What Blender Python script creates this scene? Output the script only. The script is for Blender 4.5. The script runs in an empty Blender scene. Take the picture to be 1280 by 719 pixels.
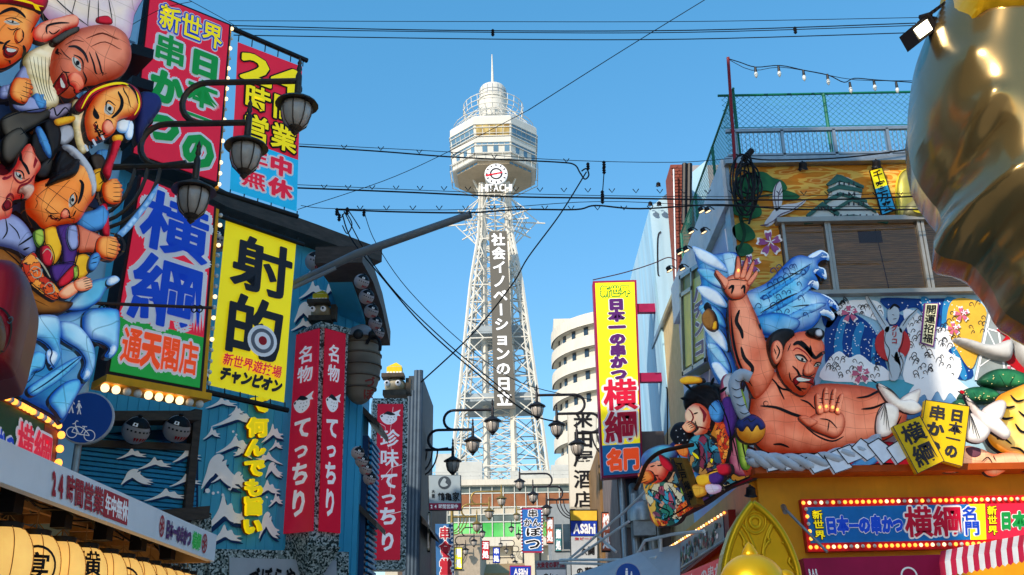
import bpy,math,random
import numpy as np
from mathutils import Vector,Matrix
from mathutils.geometry import delaunay_2d_cdt
random.seed(7)
S=bpy.context.scene
COL=S.collection
rad=math.radians
# ---------------------------------------------------------------- camera, sky, sun, exposure
FP,PITCH,ROLL=1240.0,rad(20.8),rad(0.9)
CAM=np.array([0.0,0.0,1.6])
YAW=math.atan(10*math.cos(PITCH)/FP)
RM=(Matrix.Rotation(YAW,3,'Z')@Matrix.Rotation(rad(90)+PITCH,3,'X')@Matrix.Rotation(-ROLL,3,'Z'))
RMN=np.array(RM)
cd=bpy.data.cameras.new('camera');cam=bpy.data.objects.new('camera',cd);COL.objects.link(cam)
cd.sensor_width=36;cd.lens=36*FP/1280;cd.clip_start=.05;cd.clip_end=6000
cam.matrix_world=Matrix.Translation(CAM.tolist())@RM.to_4x4()
S.camera=cam
SUN_AZ,SUN_EL=rad(215),rad(30) # compass direction the sun stands in (0 = +Y, clockwise)
w=bpy.data.worlds.new('World');S.world=w;w.use_nodes=True
nt=w.node_tree;bg=nt.nodes['Background']
sky=nt.nodes.new('ShaderNodeTexSky');sky.sky_type='NISHITA';sky.sun_disc=False
sky.sun_elevation=SUN_EL;sky.sun_rotation=SUN_AZ;sky.air_density=1.15;sky.dust_density=0.7;sky.ozone_density=2.2;sky.altitude=50
mxs=nt.nodes.new('ShaderNodeMix');mxs.data_type='RGBA';mxs.inputs[0].default_value=.45;nt.links.new(sky.outputs[0],mxs.inputs[6])
mxs.inputs[7].default_value=(.3,1.35,2.3,1);hsv=nt.nodes.new('ShaderNodeHueSaturation');hsv.inputs['Saturation'].default_value=1.16;hsv.inputs['Value'].default_value=.84;nt.links.new(mxs.outputs[2],hsv.inputs['Color']);nt.links.new(hsv.outputs[0],bg.inputs[0]);bg.inputs[1].default_value=0.145
sl=bpy.data.lights.new('sun','SUN');sl.energy=2.0;sl.angle=rad(.6);sl.color=(1,.87,.70)
so=bpy.data.objects.new('sun',sl);COL.objects.link(so)
sd=Vector((math.sin(SUN_AZ)*math.cos(SUN_EL),math.cos(SUN_AZ)*math.cos(SUN_EL),math.sin(SUN_EL)))
so.rotation_euler=sd.to_track_quat('Z','Y').to_euler();so.location=(0,-20,60)
S.view_settings.view_transform='Standard';S.view_settings.look='None';S.view_settings.gamma=1
S.view_settings.exposure=1.2
S.cycles.max_bounces=6;S.cycles.use_denoising=True

# ---------------------------------------------------------------- projection helpers (they turn photo measurements into places)
def ray(px,py):
    return RMN@np.array([(px-640)/FP,(359.5-py)/FP,-1.0])
def atY(px,py,Y):
    d=ray(px,py);return CAM+d*((Y-CAM[1])/d[1])
def proj(p):
    c=RMN.T@(np.array(p,float)-CAM);return 640+FP*c[0]/-c[2],359.5-FP*c[1]/-c[2]
class Pl:
    """vertical plane through o; u runs at angle a (degrees, 0 = +X), v is up, n faces the street"""
    def __init__(s,o,a):
        a=rad(a);s.o=np.array([o[0],o[1],0.0]);s.u=np.array([math.cos(a),math.sin(a),0]);s.n=np.array([math.sin(a),-math.cos(a),0])
    def uv(s,px,py,d=0.0):
        r=ray(px,py);t=(np.dot(s.o-CAM,s.n)+d)/np.dot(r,s.n);p=CAM+r*t
        return np.array([np.dot(p-s.o,s.u),p[2]])
    def w(s,u,v,d=0.0):
        p=s.o+s.u*u+s.n*d;return (p[0],p[1],v)
    def px(s,px,py,d=0.0):
        u,v=s.uv(px,py,d);return s.w(u,v,d)
def plane_at(px,py,Y,a):
    p=atY(px,py,Y);return Pl(p,a)

# ---------------------------------------------------------------- mesh building
class MB:
    def __init__(s):s.v=[];s.f=[];s.m=[];s.at=[];s.cur=0
    def add(s,vs,fs,rim=None):
        b=len(s.v);s.v+=[tuple(map(float,p)) for p in vs];s.at+=(list(rim) if rim is not None else [1.0]*len(vs))
        s.f+=[tuple(i+b for i in f) for f in fs];s.m+=[s.cur]*len(fs);return s
    def hexa(s,p): # 8 corners: bottom ring 0-3, top ring 4-7
        return s.add(p,[(3,2,1,0),(4,5,6,7),(0,1,5,4),(1,2,6,5),(2,3,7,6),(3,0,4,7)])
    def box(s,c,sz,a=0):
        ca,sa=math.cos(a),math.sin(a);x,y,z=sz[0]/2,sz[1]/2,sz[2]/2;P=[]
        for dz in (-z,z):
            for dx,dy in ((-x,-y),(x,-y),(x,y),(-x,y)):P.append((c[0]+dx*ca-dy*sa,c[1]+dx*sa+dy*ca,c[2]+dz))
        return s.hexa(P)
    def pbox(s,pl,u0,u1,v0,v1,d0,d1): # box in plane coordinates
        P=[pl.w(u,v,d) for v in (v0,v1) for u,d in ((u0,d1),(u1,d1),(u1,d0),(u0,d0))]
        return s.hexa(P)
    def tube(s,pts,r,n=8,cap=True):
        pts=[Vector(tuple(map(float,p))) for p in pts];R=r if isinstance(r,(list,tuple)) else [r]*len(pts)
        rings=[];ref=None
        for i,p in enumerate(pts):
            t=(pts[min(i+1,len(pts)-1)]-pts[max(i-1,0)]).normalized()
            if ref is None:ref=t.orthogonal().normalized()
            ref=(ref-t*ref.dot(t)).normalized();b=t.cross(ref)
            rings.append([p+(ref*math.cos(2*math.pi*k/n)+b*math.sin(2*math.pi*k/n))*R[i] for k in range(n)])
        vs=[v for rg in rings for v in rg];fs=[]
        for i in range(len(pts)-1):
            for k in range(n):fs.append((i*n+k,i*n+(k+1)%n,(i+1)*n+(k+1)%n,(i+1)*n+k))
        if cap:fs+=[tuple(range(n))[::-1],tuple(range((len(pts)-1)*n,len(pts)*n))]
        return s.add(vs,fs)
    def lathe(s,c,prof,n=16,axis=None): # prof: (r, z)
        ax=Vector(axis).normalized() if axis is not None else Vector((0,0,1));a=ax.orthogonal().normalized() if axis is not None else Vector((1,0,0));b=ax.cross(a)
        c=Vector(tuple(map(float,c)));vs=[];fs=[]
        for r,z in prof:
            for k in range(n):vs.append(c+ax*z+(a*math.cos(2*math.pi*k/n)+b*math.sin(2*math.pi*k/n))*max(r,1e-4))
        for i in range(len(prof)-1):
            for k in range(n):fs.append((i*n+k,i*n+(k+1)%n,(i+1)*n+(k+1)%n,(i+1)*n+k))
        fs+=[tuple(range(n))[::-1],tuple(range((len(prof)-1)*n,len(prof)*n))]
        return s.add(vs,fs)
    def ball(s,c,r,n=12,m=8,sq=(1,1,1)):
        b=len(s.v);pr=[(r*math.sin(math.pi*i/m),-r*math.cos(math.pi*i/m)) for i in range(m+1)]
        s.lathe((0,0,0),pr,n)
        for i in range(b,len(s.v)):p=s.v[i];s.v[i]=(c[0]+p[0]*sq[0],c[1]+p[1]*sq[1],c[2]+p[2]*sq[2])
        return s
    def poly(s,pl,uvs,d): # flat filled outline on a plane
        n=len(uvs);r=delaunay_2d_cdt([Vector(p) for p in uvs],[],[list(range(n))],1,1e-6)
        P=[pl.w(v.x,v.y,d) for v in r[0]];nn=Vector(pl.n)
        F=[]
        for f in r[2]:
            a,b,c=[Vector(P[i]) for i in f[:3]]
            F.append(tuple(f) if (b-a).cross(c-a).dot(nn)>0 else tuple(f[::-1]))
        return s.add(P,F)
    def slab(s,pl,uvs,d0,d1): # outline with thickness
        s.poly(pl,uvs,d1);n=len(uvs)
        P=[pl.w(u,v,d) for d in (d0,d1) for u,v in uvs]
        return s.add(P,[(i,(i+1)%n,n+(i+1)%n,n+i) for i in range(n)])
    def build(s,name,mats,parent=None,smooth=False,label=None,org=None):
        o0=org if org is not None else (root_loc(parent) if parent is not None else None)
        if o0 is None:
            a=np.array(s.v);o0=(float(a[:,0].mean()),float(a[:,1].mean()),float(a[:,2].min()))
        me=bpy.data.meshes.new(name)
        a=np.array(s.v,float)-np.array(o0)
        me.from_pydata(a.tolist(),[],s.f)
        if not isinstance(mats,(list,tuple)):mats=[mats]
        for m_ in mats:me.materials.append(m_)
        if len(mats)>1:me.polygons.foreach_set('material_index',s.m)
        if min(s.at)<1.0:
            at=me.attributes.new('rim','FLOAT','POINT');at.data.foreach_set('value',s.at)
        if smooth is not False:
            me.polygons.foreach_set('use_smooth',[True]*len(me.polygons))
            if smooth is not True:me.set_sharp_from_angle(angle=rad(smooth))
        me.validate();me.update()
        o=bpy.data.objects.new(name,me);COL.objects.link(o)
        if parent is not None:o.parent=parent
        else:o.location=o0
        o['_w']=tuple(o0)
        if label:o['label']=label
        return o
def root_loc(o):return tuple(o['_w'])
def tag(o,label,cat,group=None,kind=None):
    if label:o['label']=label
    if cat:o['category']=cat
    if group:o['group']=group
    if kind:o['kind']=kind
    return o
def thing(name,label,cat,loc,group=None):
    o=bpy.data.objects.new(name,None);COL.objects.link(o);o.location=tuple(map(float,loc));o['_w']=tuple(map(float,loc))
    o.empty_display_size=.2
    return tag(o,label,cat,group)
def copytree(o,loc=None,parent=None,label=None,scale=None,rot=None):
    c=o.copy();COL.objects.link(c)
    if parent is not None:c.parent=parent
    if loc is not None:c.location=tuple(map(float,loc));c['_w']=tuple(map(float,loc))
    if scale is not None:c.scale=(scale,)*3 if not isinstance(scale,tuple) else scale
    if rot is not None:c.rotation_euler=rot
    if label:c['label']=label
    for ch in list(o.children):copytree(ch,parent=c)
    return c

# ---------------------------------------------------------------- materials
def lin(c):
    if isinstance(c,str):c=tuple(int(c[i:i+2],16)/255 for i in (0,2,4))
    return tuple(x/12.92 if x<=.04045 else ((x+.055)/1.055)**2.4 for x in c)
MATS={}
def mat(name,col,rough=.6,metal=0.,var=.12,sc=5.,col2=None,c2=.5,bump=0.,emit=0.,rim=None,grid=0.,spec=None,stretch=None,trans=0.,grime=0.,cells=None,line=0.):
    if name in MATS:return MATS[name]
    m=bpy.data.materials.new(name);m.use_nodes=True;N=m.node_tree.nodes;L=m.node_tree.links
    b=N['Principled BSDF'];b.inputs['Roughness'].default_value=rough;b.inputs['Metallic'].default_value=metal
    b.inputs['Specular IOR Level'].default_value=spec if spec is not None else (.5 if rough<.25 else .22)
    c=lin(col);tc=N.new('ShaderNodeTexCoord');mp=N.new('ShaderNodeMapping');L.new(tc.outputs['Object'],mp.inputs[0])
    if stretch:mp.inputs['Scale'].default_value=stretch
    nz=N.new('ShaderNodeTexNoise');nz.inputs['Scale'].default_value=sc;nz.inputs['Detail'].default_value=6;nz.inputs['Roughness'].default_value=.6;L.new(mp.outputs[0],nz.inputs['Vector'])
    def mix(f,a,bb,typ='MIX'):
        x=N.new('ShaderNodeMix');x.data_type='RGBA';x.blend_type=typ
        for s_,v in ((0,f),(6,a),(7,bb)):
            if hasattr(v,'default_value'):L.new(v,x.inputs[s_])
            else:x.inputs[s_].default_value=v if s_==0 else (*v[:3],1)
        return x.outputs[2]
    mr=N.new('ShaderNodeMapRange');L.new(nz.outputs[0],mr.inputs[0]);mr.inputs[1].default_value=.3;mr.inputs[2].default_value=.7
    out=mix(mr.outputs[0],tuple(max(0,x*(1-var)) for x in c),tuple(min(1,x*(1+var)) for x in c))
    if col2:
        n2=N.new('ShaderNodeTexNoise');n2.inputs['Scale'].default_value=sc*.45;n2.inputs['Detail'].default_value=3;L.new(mp.outputs[0],n2.inputs['Vector'])
        r2=N.new('ShaderNodeMapRange');L.new(n2.outputs[0],r2.inputs[0]);r2.inputs[1].default_value=c2-.12;r2.inputs[2].default_value=c2+.14
        out=mix(r2.outputs[0],out,lin(col2))
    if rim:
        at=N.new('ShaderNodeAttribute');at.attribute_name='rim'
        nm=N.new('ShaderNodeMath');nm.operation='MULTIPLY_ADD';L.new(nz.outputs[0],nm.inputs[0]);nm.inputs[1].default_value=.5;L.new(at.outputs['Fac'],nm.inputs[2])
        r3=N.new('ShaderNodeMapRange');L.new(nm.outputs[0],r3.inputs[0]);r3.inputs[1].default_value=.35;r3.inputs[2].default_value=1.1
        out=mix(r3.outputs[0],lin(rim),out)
    if cells: # painted patches with black brush outlines between them
        sc_,cols_=cells;vv=N.new('ShaderNodeTexVoronoi');vv.inputs['Scale'].default_value=sc_;v2=N.new('ShaderNodeTexVoronoi');v2.feature='DISTANCE_TO_EDGE';v2.inputs['Scale'].default_value=sc_
        wp=N.new('ShaderNodeVectorMath');wp.operation='MULTIPLY_ADD';L.new(nz.outputs['Color'],wp.inputs[0]);wp.inputs[1].default_value=(.35,.35,.35);L.new(mp.outputs[0],wp.inputs[2]);L.new(wp.outputs[0],vv.inputs['Vector']);L.new(wp.outputs[0],v2.inputs['Vector'])
        rp=N.new('ShaderNodeValToRGB');rp.color_ramp.interpolation='CONSTANT';e=rp.color_ramp.elements;sp=N.new('ShaderNodeSeparateColor');L.new(vv.outputs['Color'],sp.inputs[0]);L.new(sp.outputs[0],rp.inputs[0])
        for i_,c_ in enumerate(cols_):
            x_=e[i_] if i_<2 else e.new(i_/len(cols_));x_.position=i_/len(cols_);x_.color=(*lin(c_),1)
        out=mix(.85,out,rp.outputs[0]);le=N.new('ShaderNodeMath');le.operation='LESS_THAN';L.new(v2.outputs['Distance'],le.inputs[0]);le.inputs[1].default_value=.045;out=mix(le.outputs[0],out,(.01,.01,.015))
    if line:
        a2=N.new('ShaderNodeAttribute');a2.attribute_name='rim';l2=N.new('ShaderNodeMath');l2.operation='LESS_THAN';L.new(a2.outputs['Fac'],l2.inputs[0]);l2.inputs[1].default_value=line;out=mix(l2.outputs[0],out,(.012,.01,.012))
    if grid:
        # wire seams of the pasted paper panels
        wv=[]
        for ax,k in ((0,1.0),(2,.8)):
            sx=N.new('ShaderNodeSeparateXYZ');ds=N.new('ShaderNodeTexNoise');ds.inputs['Scale'].default_value=1.3;ds.inputs['Detail'].default_value=1;L.new(tc.outputs['Object'],ds.inputs['Vector'])
            L.new(tc.outputs['Object'],sx.inputs[0])
            ad=N.new('ShaderNodeMath');ad.operation='MULTIPLY_ADD';L.new(ds.outputs[0],ad.inputs[0]);ad.inputs[1].default_value=1.1/grid*3;L.new(sx.outputs[ax],ad.inputs[2])
            ml=N.new('ShaderNodeMath');ml.operation='MULTIPLY';L.new(ad.outputs[0],ml.inputs[0]);ml.inputs[1].default_value=grid*k
            fr=N.new('ShaderNodeMath');fr.operation='FRACT';L.new(ml.outputs[0],fr.inputs[0])
            lt=N.new('ShaderNodeMath');lt.operation='LESS_THAN';L.new(fr.outputs[0],lt.inputs[0]);lt.inputs[1].default_value=.032;wv.append(lt)
        mx=N.new('ShaderNodeMath');mx.operation='MAXIMUM';L.new(wv[0].outputs[0],mx.inputs[0]);L.new(wv[1].outputs[0],mx.inputs[1])
        m5=N.new('ShaderNodeMath');m5.operation='MULTIPLY';L.new(mx.outputs[0],m5.inputs[0]);m5.inputs[1].default_value=.5
        out=mix(m5.outputs[0],out,tuple(x*.3 for x in c))
    if grime:
        g=N.new('ShaderNodeTexNoise');g.inputs['Scale'].default_value=1.7;g.inputs['Detail'].default_value=8;g.inputs['Roughness'].default_value=.7
        m2=N.new('ShaderNodeMapping');m2.inputs['Scale'].default_value=(2.2,2.2,.35);L.new(tc.outputs['Object'],m2.inputs[0]);L.new(m2.outputs[0],g.inputs['Vector'])
        r4=N.new('ShaderNodeMapRange');L.new(g.outputs[0],r4.inputs[0]);r4.inputs[1].default_value=.5;r4.inputs[2].default_value=.75;r4.inputs[4].default_value=grime
        out=mix(r4.outputs[0],out,tuple(x*.35+.01 for x in c))
    L.new(out,b.inputs['Base Color'])
    if bump:
        bp=N.new('ShaderNodeBump');bp.inputs['Strength'].default_value=bump;bp.inputs['Distance'].default_value=.01;L.new(nz.outputs[0],bp.inputs['Height']);L.new(bp.outputs[0],b.inputs['Normal'])
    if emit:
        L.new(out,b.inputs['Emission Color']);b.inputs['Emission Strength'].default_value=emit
    if trans:b.inputs['Transmission Weight'].default_value=trans
    MATS[name]=m;return m

def pane_mat():
    m=bpy.data.materials.new('pane_clear');m.use_nodes=True;N=m.node_tree.nodes;L=m.node_tree.links;N.remove(N['Principled BSDF'])
    t=N.new('ShaderNodeBsdfTransparent');t.inputs[0].default_value=(.9,.92,.92,1);g=N.new('ShaderNodeBsdfGlossy');g.inputs['Roughness'].default_value=.04;f=N.new('ShaderNodeFresnel');f.inputs[0].default_value=1.5;x=N.new('ShaderNodeMixShader')
    L.new(f.outputs[0],x.inputs[0]);L.new(t.outputs[0],x.inputs[1]);L.new(g.outputs[0],x.inputs[2]);L.new(x.outputs[0],N['Material Output'].inputs[0]);MATS['pane_clear']=m;return m
pane_mat()

# ---------------------------------------------------------------- glyphs: the writing on the signs
GC={}
def glyph(ch,bold=.012):
    k=(ch,bold)
    if k not in GC:
        c=bpy.data.curves.new('t','FONT');c.body=ch;c.resolution_u=2;c.offset=bold;o=bpy.data.objects.new('t',c);COL.objects.link(o)
        me=bpy.data.meshes.new_from_object(o);bpy.data.objects.remove(o)
        V=np.array([v.co[:2] for v in me.vertices]) if len(me.vertices) else np.zeros((0,2));GC[k]=(V,[tuple(p.vertices) for p in me.polygons]);bpy.data.meshes.remove(me);bpy.data.curves.remove(c)
    return GC[k]
class Surf:
    """four corners on a plane; s runs right, t runs down"""
    def __init__(s,pl,q,d=0.0):
        s.pl=pl;s.c=[pl.uv(*p,d) for p in q];s.d=d
    def uv(s,a,b):
        TL,TR,BR,BL=s.c;return (TL*(1-a)+TR*a)*(1-b)+(BL*(1-a)+BR*a)*b
    def w(s,a,b,d=0.0):u,v=s.uv(a,b);return s.pl.w(u,v,s.d+d)
    def rect(s,mb,a0,b0,a1,b1,d0,d1):
        mb.slab(s.pl,[s.uv(a0,b1),s.uv(a1,b1),s.uv(a1,b0),s.uv(a0,b0)],s.d+d0,s.d+d1)
    def sheet(s,mb,a0,b0,a1,b1,d):
        mb.add([s.w(a0,b1,d),s.w(a1,b1,d),s.w(a1,b0,d),s.w(a0,b0,d)],[(0,1,2,3)])
    def poly(s,mb,pts,d):mb.poly(s.pl,[s.uv(a,b) for a,b in pts],s.d+d)
ZK=[0]
DENSE=set('横綱新界営業時間串射的閣通無場遊技開運招福名門物味珍酒屋鶴亀家衆専店年千客万来世本')
def put_glyph(mb,sf,ch,a0,b0,a1,b1,d,r=0.,rot=0,skew=0.,step=.00025,bold=.012,tight=False):
    V,F=glyph(ch,bold)
    if not len(V):return
    x=V[:,0].copy();y=V[:,1].copy()+.12
    if ch in DENSE:r=r*.3 if r<.07 else r*.8;bold=bold
    if ch in '24' and a1-a0>.2:tight=True
    if tight:x0,x1,y0,y1=x.min(),x.max(),y.min(),y.max();x=(x-x0)/max(x1-x0,1e-6);y=(y-y0)/max(y1-y0,1e-6)
    if rot:x,y=1-(1-y),1-x;x=x if rot>0 else 1-x
    x=x+skew*(y-.5)
    ring=[(0,0)]
    if r>0:
        n=8 if r<.05 else 12
        ring+=[(r*math.cos(2*math.pi*k/n),r*math.sin(2*math.pi*k/n)) for k in range(n)]
        if r>.07:ring+=[(r*.5*math.cos(2*math.pi*k/6+.3),r*.5*math.sin(2*math.pi*k/6+.3)) for k in range(6)]
    for k,(dx,dy) in enumerate(ring):
        a=a0+(x+dx)*(a1-a0);b=b1+(y+dy)*(b0-b1)
        TL,TR,BR,BL=sf.c
        UV=((TL*(1-a)[:,None]+TR*a[:,None])*(1-b)[:,None]+(BL*(1-a)[:,None]+BR*a[:,None])*b[:,None])
        dd=sf.d+d+k*step
        P=sf.pl.o[None]+UV[:,:1]*sf.pl.u[None]+sf.pl.n[None]*dd;P[:,2]=UV[:,1]
        mb.add(P,F)
def text(sf,parent,items,layers,name='lettering',**kw):
    """items: (char, a0, b0, a1, b1[, rot]); layers: (material, radius, depth)"""
    for m_,r,d in layers:
        mb=MB()
        for i,it in enumerate(items):
            put_glyph(mb,sf,it[0],*it[1:5],d+(i%7)*.0004*(1 if r>.03 else 0),r,it[5] if len(it)>5 else 0,**kw)
        if len(mb.v):mb.build(name,m_,parent)
def col_text(s,a0,a1,b0,b1,gap=0.0): # vertical column of characters
    n=len(s);h=(b1-b0)/n;o=[]
    for i,ch in enumerate(s):
        if ch in 'ー':o.append((ch,a0,b0+i*h+gap*h,a1,b0+(i+1)*h-gap*h,1))
        else:o.append((ch,a0,b0+i*h+gap*h,a1,b0+(i+1)*h-gap*h))
    return o
def row_text(s,a0,a1,b0,b1,gap=0.0):
    n=len(s);h=(a1-a0)/n
    return [(ch,a0+i*h+gap*h,b0,a0+(i+1)*h-gap*h,b1) for i,ch in enumerate(s)]
def latin(sf,parent,s,a0,a1,b0,b1,layers,name='lettering',**kw):
    W=[glyph(c)[0][:,0].max() if len(glyph(c)[0]) else .3 for c in s];T=sum(W)+.05*len(s);x=a0;it=[]
    for c,wd in zip(s,W):
        ww=(wd+.05)/T*(a1-a0);it.append((c,x,b0,x+ww*.92,b1));x+=ww
    text(sf,parent,[i for i in it if i[0]!=' '],layers,name,tight=True,**kw)

# ---------------------------------------------------------------- shapes from outlines
def smooth_closed(P,k=4):
    P=[np.array(p,float) for p in P];n=len(P);o=[]
    for i in range(n):
        a,b,c,d=P[i-1],P[i],P[(i+1)%n],P[(i+2)%n]
        for j in range(k):
            t=j/k;o.append(.5*((2*b)+(c-a)*t+(2*a-5*b+4*c-d)*t*t+(3*b-a-3*c+d)*t**3))
    return o
def smooth_open(P,k=4):
    P=[np.array(p,float) for p in P];n=len(P);o=[]
    if n<3:return [P[0]+(P[-1]-P[0])*j/k for j in range(k+1)]
    for i in range(n-1):
        a,b,c,d=P[max(i-1,0)],P[i],P[i+1],P[min(i+2,n-1)]
        for j in range(k):
            t=j/k;o.append(.5*((2*b)+(c-a)*t+(2*a-5*b+4*c-d)*t*t+(3*b-a-3*c+d)*t**3))
    o.append(P[-1]);return o
def H0(uv):return 0.0
def onto(pl,P,base): # photo outline -> plane coordinates on top of whatever is already there
    o=[]
    for p in P:
        d=0.0;q=pl.uv(*p)
        for _ in range(2):d=base(q) if callable(base) else base;q=pl.uv(p[0],p[1],d)
        o.append(q)
    return np.array(o)
PK=[1.0];FLAT=[.6]
def puff_mb(mb,pl,P,depth,base=0.0,k=4,res=None,back=.05,flat=None,sculpt=None):
    flat=FLAT[0] if flat is None else flat
    """inflated paper form: outline P (photo px), bulging by depth above base; returns its height function"""
    depth*=PK[0];Q=onto(pl,smooth_closed(P,k) if k>1 else P,base);n=len(Q)
    lo,hi=Q.min(0),Q.max(0);ext=max(hi-lo);st=res or max(ext/16,.02)
    A=Q;B=np.roll(Q,-1,0);AB=B-A;L2=(AB**2).sum(1)+1e-12
    def dist(X):
        X=np.atleast_2d(X);t=np.clip(((X[:,None]-A[None])*AB[None]).sum(2)/L2[None],0,1)
        return np.sqrt(((X[:,None]-(A[None]+t[...,None]*AB[None]))**2).sum(2)).min(1)
    def inside(X):
        x,y=X[:,0][:,None],X[:,1][:,None];c=((A[:,1][None]>y)!=(B[:,1][None]>y))&(x<(B[:,0]-A[:,0])[None]*(y-A[:,1][None])/((B[:,1]-A[:,1])+1e-15)[None]+A[:,0][None])
        return c.sum(1)%2==1
    gx,gy=np.meshgrid(np.arange(lo[0]+st/2,hi[0],st),np.arange(lo[1]+st/2,hi[1],st));G=np.stack([gx.ravel(),gy.ravel()],1)
    G=G+np.array([((i*7)%5-2)*st*.04 for i in range(len(G))])[:,None]
    if len(G):ins=inside(G);G=G[ins]
    dg=dist(G) if len(G) else np.zeros(0);R=(dg.max() if len(dg) else st)*flat+1e-6;R=max(R,st*.5)
    G=G[dg>st*.3]
    # a ring close to the edge keeps the rounded shoulder
    nor=np.roll(Q,-1,0)-np.roll(Q,1,0);nor=np.stack([-nor[:,1],nor[:,0]],1);nor/=(np.linalg.norm(nor,axis=1)[:,None]+1e-9)
    if not inside(Q[:1]+nor[:1]*R*.05)[0]:nor=-nor
    E=np.concatenate([Q+nor*R*.1,Q+nor*R*.3]);E=E[inside(E)];de=dist(E);E=E[de>R*.06]
    def prof(dv):t=np.clip(dv/R,0,1);return depth*np.sqrt(np.clip(1-(1-t)**2,0,1))
    def hf(uv):
        X=np.atleast_2d(uv);b=base(uv) if callable(base) else base
        return b+(float(prof(dist(X))[0]) if inside(X)[0] else 0.0)+0.0
    allp=[Vector(p) for p in Q]+[Vector(p) for p in E]+[Vector(p) for p in G]
    r=delaunay_2d_cdt(allp,[],[list(range(n))],1,1e-7)
    X=np.array([[v.x,v.y] for v in r[0]]);dv=dist(X);hh=prof(dv);V=[]
    if sculpt:hh=hh+sculpt(X)*np.clip(dv/(R*.5),0,1)
    for i,p in enumerate(X):
        b=base(p) if callable(base) else base;V.append(pl.w(p[0],p[1],b+hh[i]))
    nn=Vector(pl.n);F=[]
    for f in r[2]:
        a,b,c=[Vector(pl.w(*X[i],0)) for i in f[:3]]
        F.append(tuple(f) if (b-a).cross(c-a).dot(nn)>0 else tuple(f[::-1]))
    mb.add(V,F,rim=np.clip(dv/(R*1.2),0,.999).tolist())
    if back:
        W=[];
        for p in Q:b=base(p) if callable(base) else base;W+=[pl.w(p[0],p[1],b-back),pl.w(p[0],p[1],b)]
        mb.add(W,[(2*i,2*((i+1)%n),2*((i+1)%n)+1,2*i+1) for i in range(n)],rim=[0.0]*len(W))
    return hf
def puff(pl,P,depth,m,name,parent,base=0.0,**kw):
    mb=MB();h=puff_mb(mb,pl,P,depth,base,**kw);mb.build(name,m,parent,smooth=True);return h
def ink_mb(mb,pl,P,wd,base=0.0,k=4,e=.012,taper=True,closed=False):
    """brush line in photo px of width wd lying on base"""
    Q=smooth_closed(P,k) if closed else smooth_open(P,k);n=len(Q);V=[]
    for i,q in enumerate(Q):
        t=(Q[(i+1)%n] if closed else Q[min(i+1,n-1)])-(Q[i-1] if closed else Q[max(i-1,0)]);l=np.linalg.norm(t)+1e-9;nv=np.array([-t[1],t[0]])/l
        ww=wd*.5*((.25+.75*math.sin(math.pi*min(max(i/(n-1),.0),1))**.6) if taper and not closed else 1)
        for s_ in (-1,1):
            q2=q+nv*ww*s_;uv=onto(pl,[q2],base)[0];b=base(uv) if callable(base) else base;V.append(pl.w(uv[0],uv[1],b+e))
    F=[(2*i,2*i+1,2*i+3,2*i+2) for i in range(n-1)]
    if closed:F.append((2*n-2,2*n-1,1,0))
    nn=Vector(pl.n)
    a,b,c=[Vector(V[i]) for i in F[0][:3]]
    if (b-a).cross(c-a).dot(nn)<0:F=[f[::-1] for f in F]
    mb.add(V,F)
def inks(pl,lines,m,name,parent,base=0.0,**kw):
    mb=MB()
    for P,wd in lines:ink_mb(mb,pl,P,wd,base,**kw)
    return mb.build(name,m,parent)
def decal_mb(mb,pl,P,d=.004,base=0.0,k=4):
    """flat painted patch in photo px"""
    Q=onto(pl,smooth_closed(P,k) if k>1 else P,base)
    if callable(base):b=sum(base(q) for q in Q)/len(Q)
    else:b=base
    mb.poly(pl,[tuple(q) for q in Q],b+d)
def decal(pl,P,m,name,parent,d=.004,base=0.0,k=4):
    mb=MB();decal_mb(mb,pl,P,d,base,k);return mb.build(name,m,parent)
# ================================================================ palette
SE=.18 # glow added to sign, print and banner colours to brighten them in shade
black=mat('black_paint','16151a',.45,var=.3)
ink=mat('ink','141216',.5,var=.2)
dark=mat('dark_metal','2b292b',.45,.6,var=.3,sc=9,bump=.2)
lampmetal=mat('lamp_metal','4a433f',.42,.55,var=.25,sc=14,col2='5a4a3c',bump=.25)
steel=mat('galvanised_steel','9aa0a4',.4,.7,var=.15,sc=12)
white=mat('white_paint','e9e9e6',.5,var=.06,grime=.25)
twhite=mat('tower_white','d2cfc6',.45,var=.07,sc=.6,grime=.15)
pwhite=mat('print_white','efeff2',.45,var=.03,emit=.05)
glassd=mat('dark_glass','22303c',.08,var=.3,sc=2,spec=.8)
glassb=mat('blue_glass','5d7f96',.1,var=.3,sc=.5,spec=.8)
magenta=mat('sign_magenta','dc2440',.4,var=.05,sc=2,emit=SE)
green=mat('sign_green','22963c',.4,var=.06,emit=SE)
pgreen=mat('print_green','178a3e',.45,var=.04,emit=SE)
yellow=mat('sign_yellow','fde81c',.45,var=.04,sc=2,emit=SE)
pyellow=mat('print_yellow','fde414',.45,var=.03,emit=SE)
oyellow=mat('frame_yellow','f2a90c',.45,var=.1,grime=.3)
blue=mat('print_blue','1440b4',.45,var=.06,emit=SE)
cyan=mat('sign_cyan','24aede',.45,var=.06,emit=SE)
orange=mat('print_orange','f4501e',.45,var=.05,emit=SE)
crimson=mat('sign_crimson','ae1430',.35,var=.08,sc=2,emit=SE)
red=mat('red_paint','c01824',.4,var=.1)
purple=mat('print_purple','5a2070',.45,var=.05)
charcoal=mat('print_charcoal','35333a',.5,var=.08)
silverp=mat('print_silver','e4e4ea',.45,var=.05,emit=.12)  # slight glow added to lift the silver lettering
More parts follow.
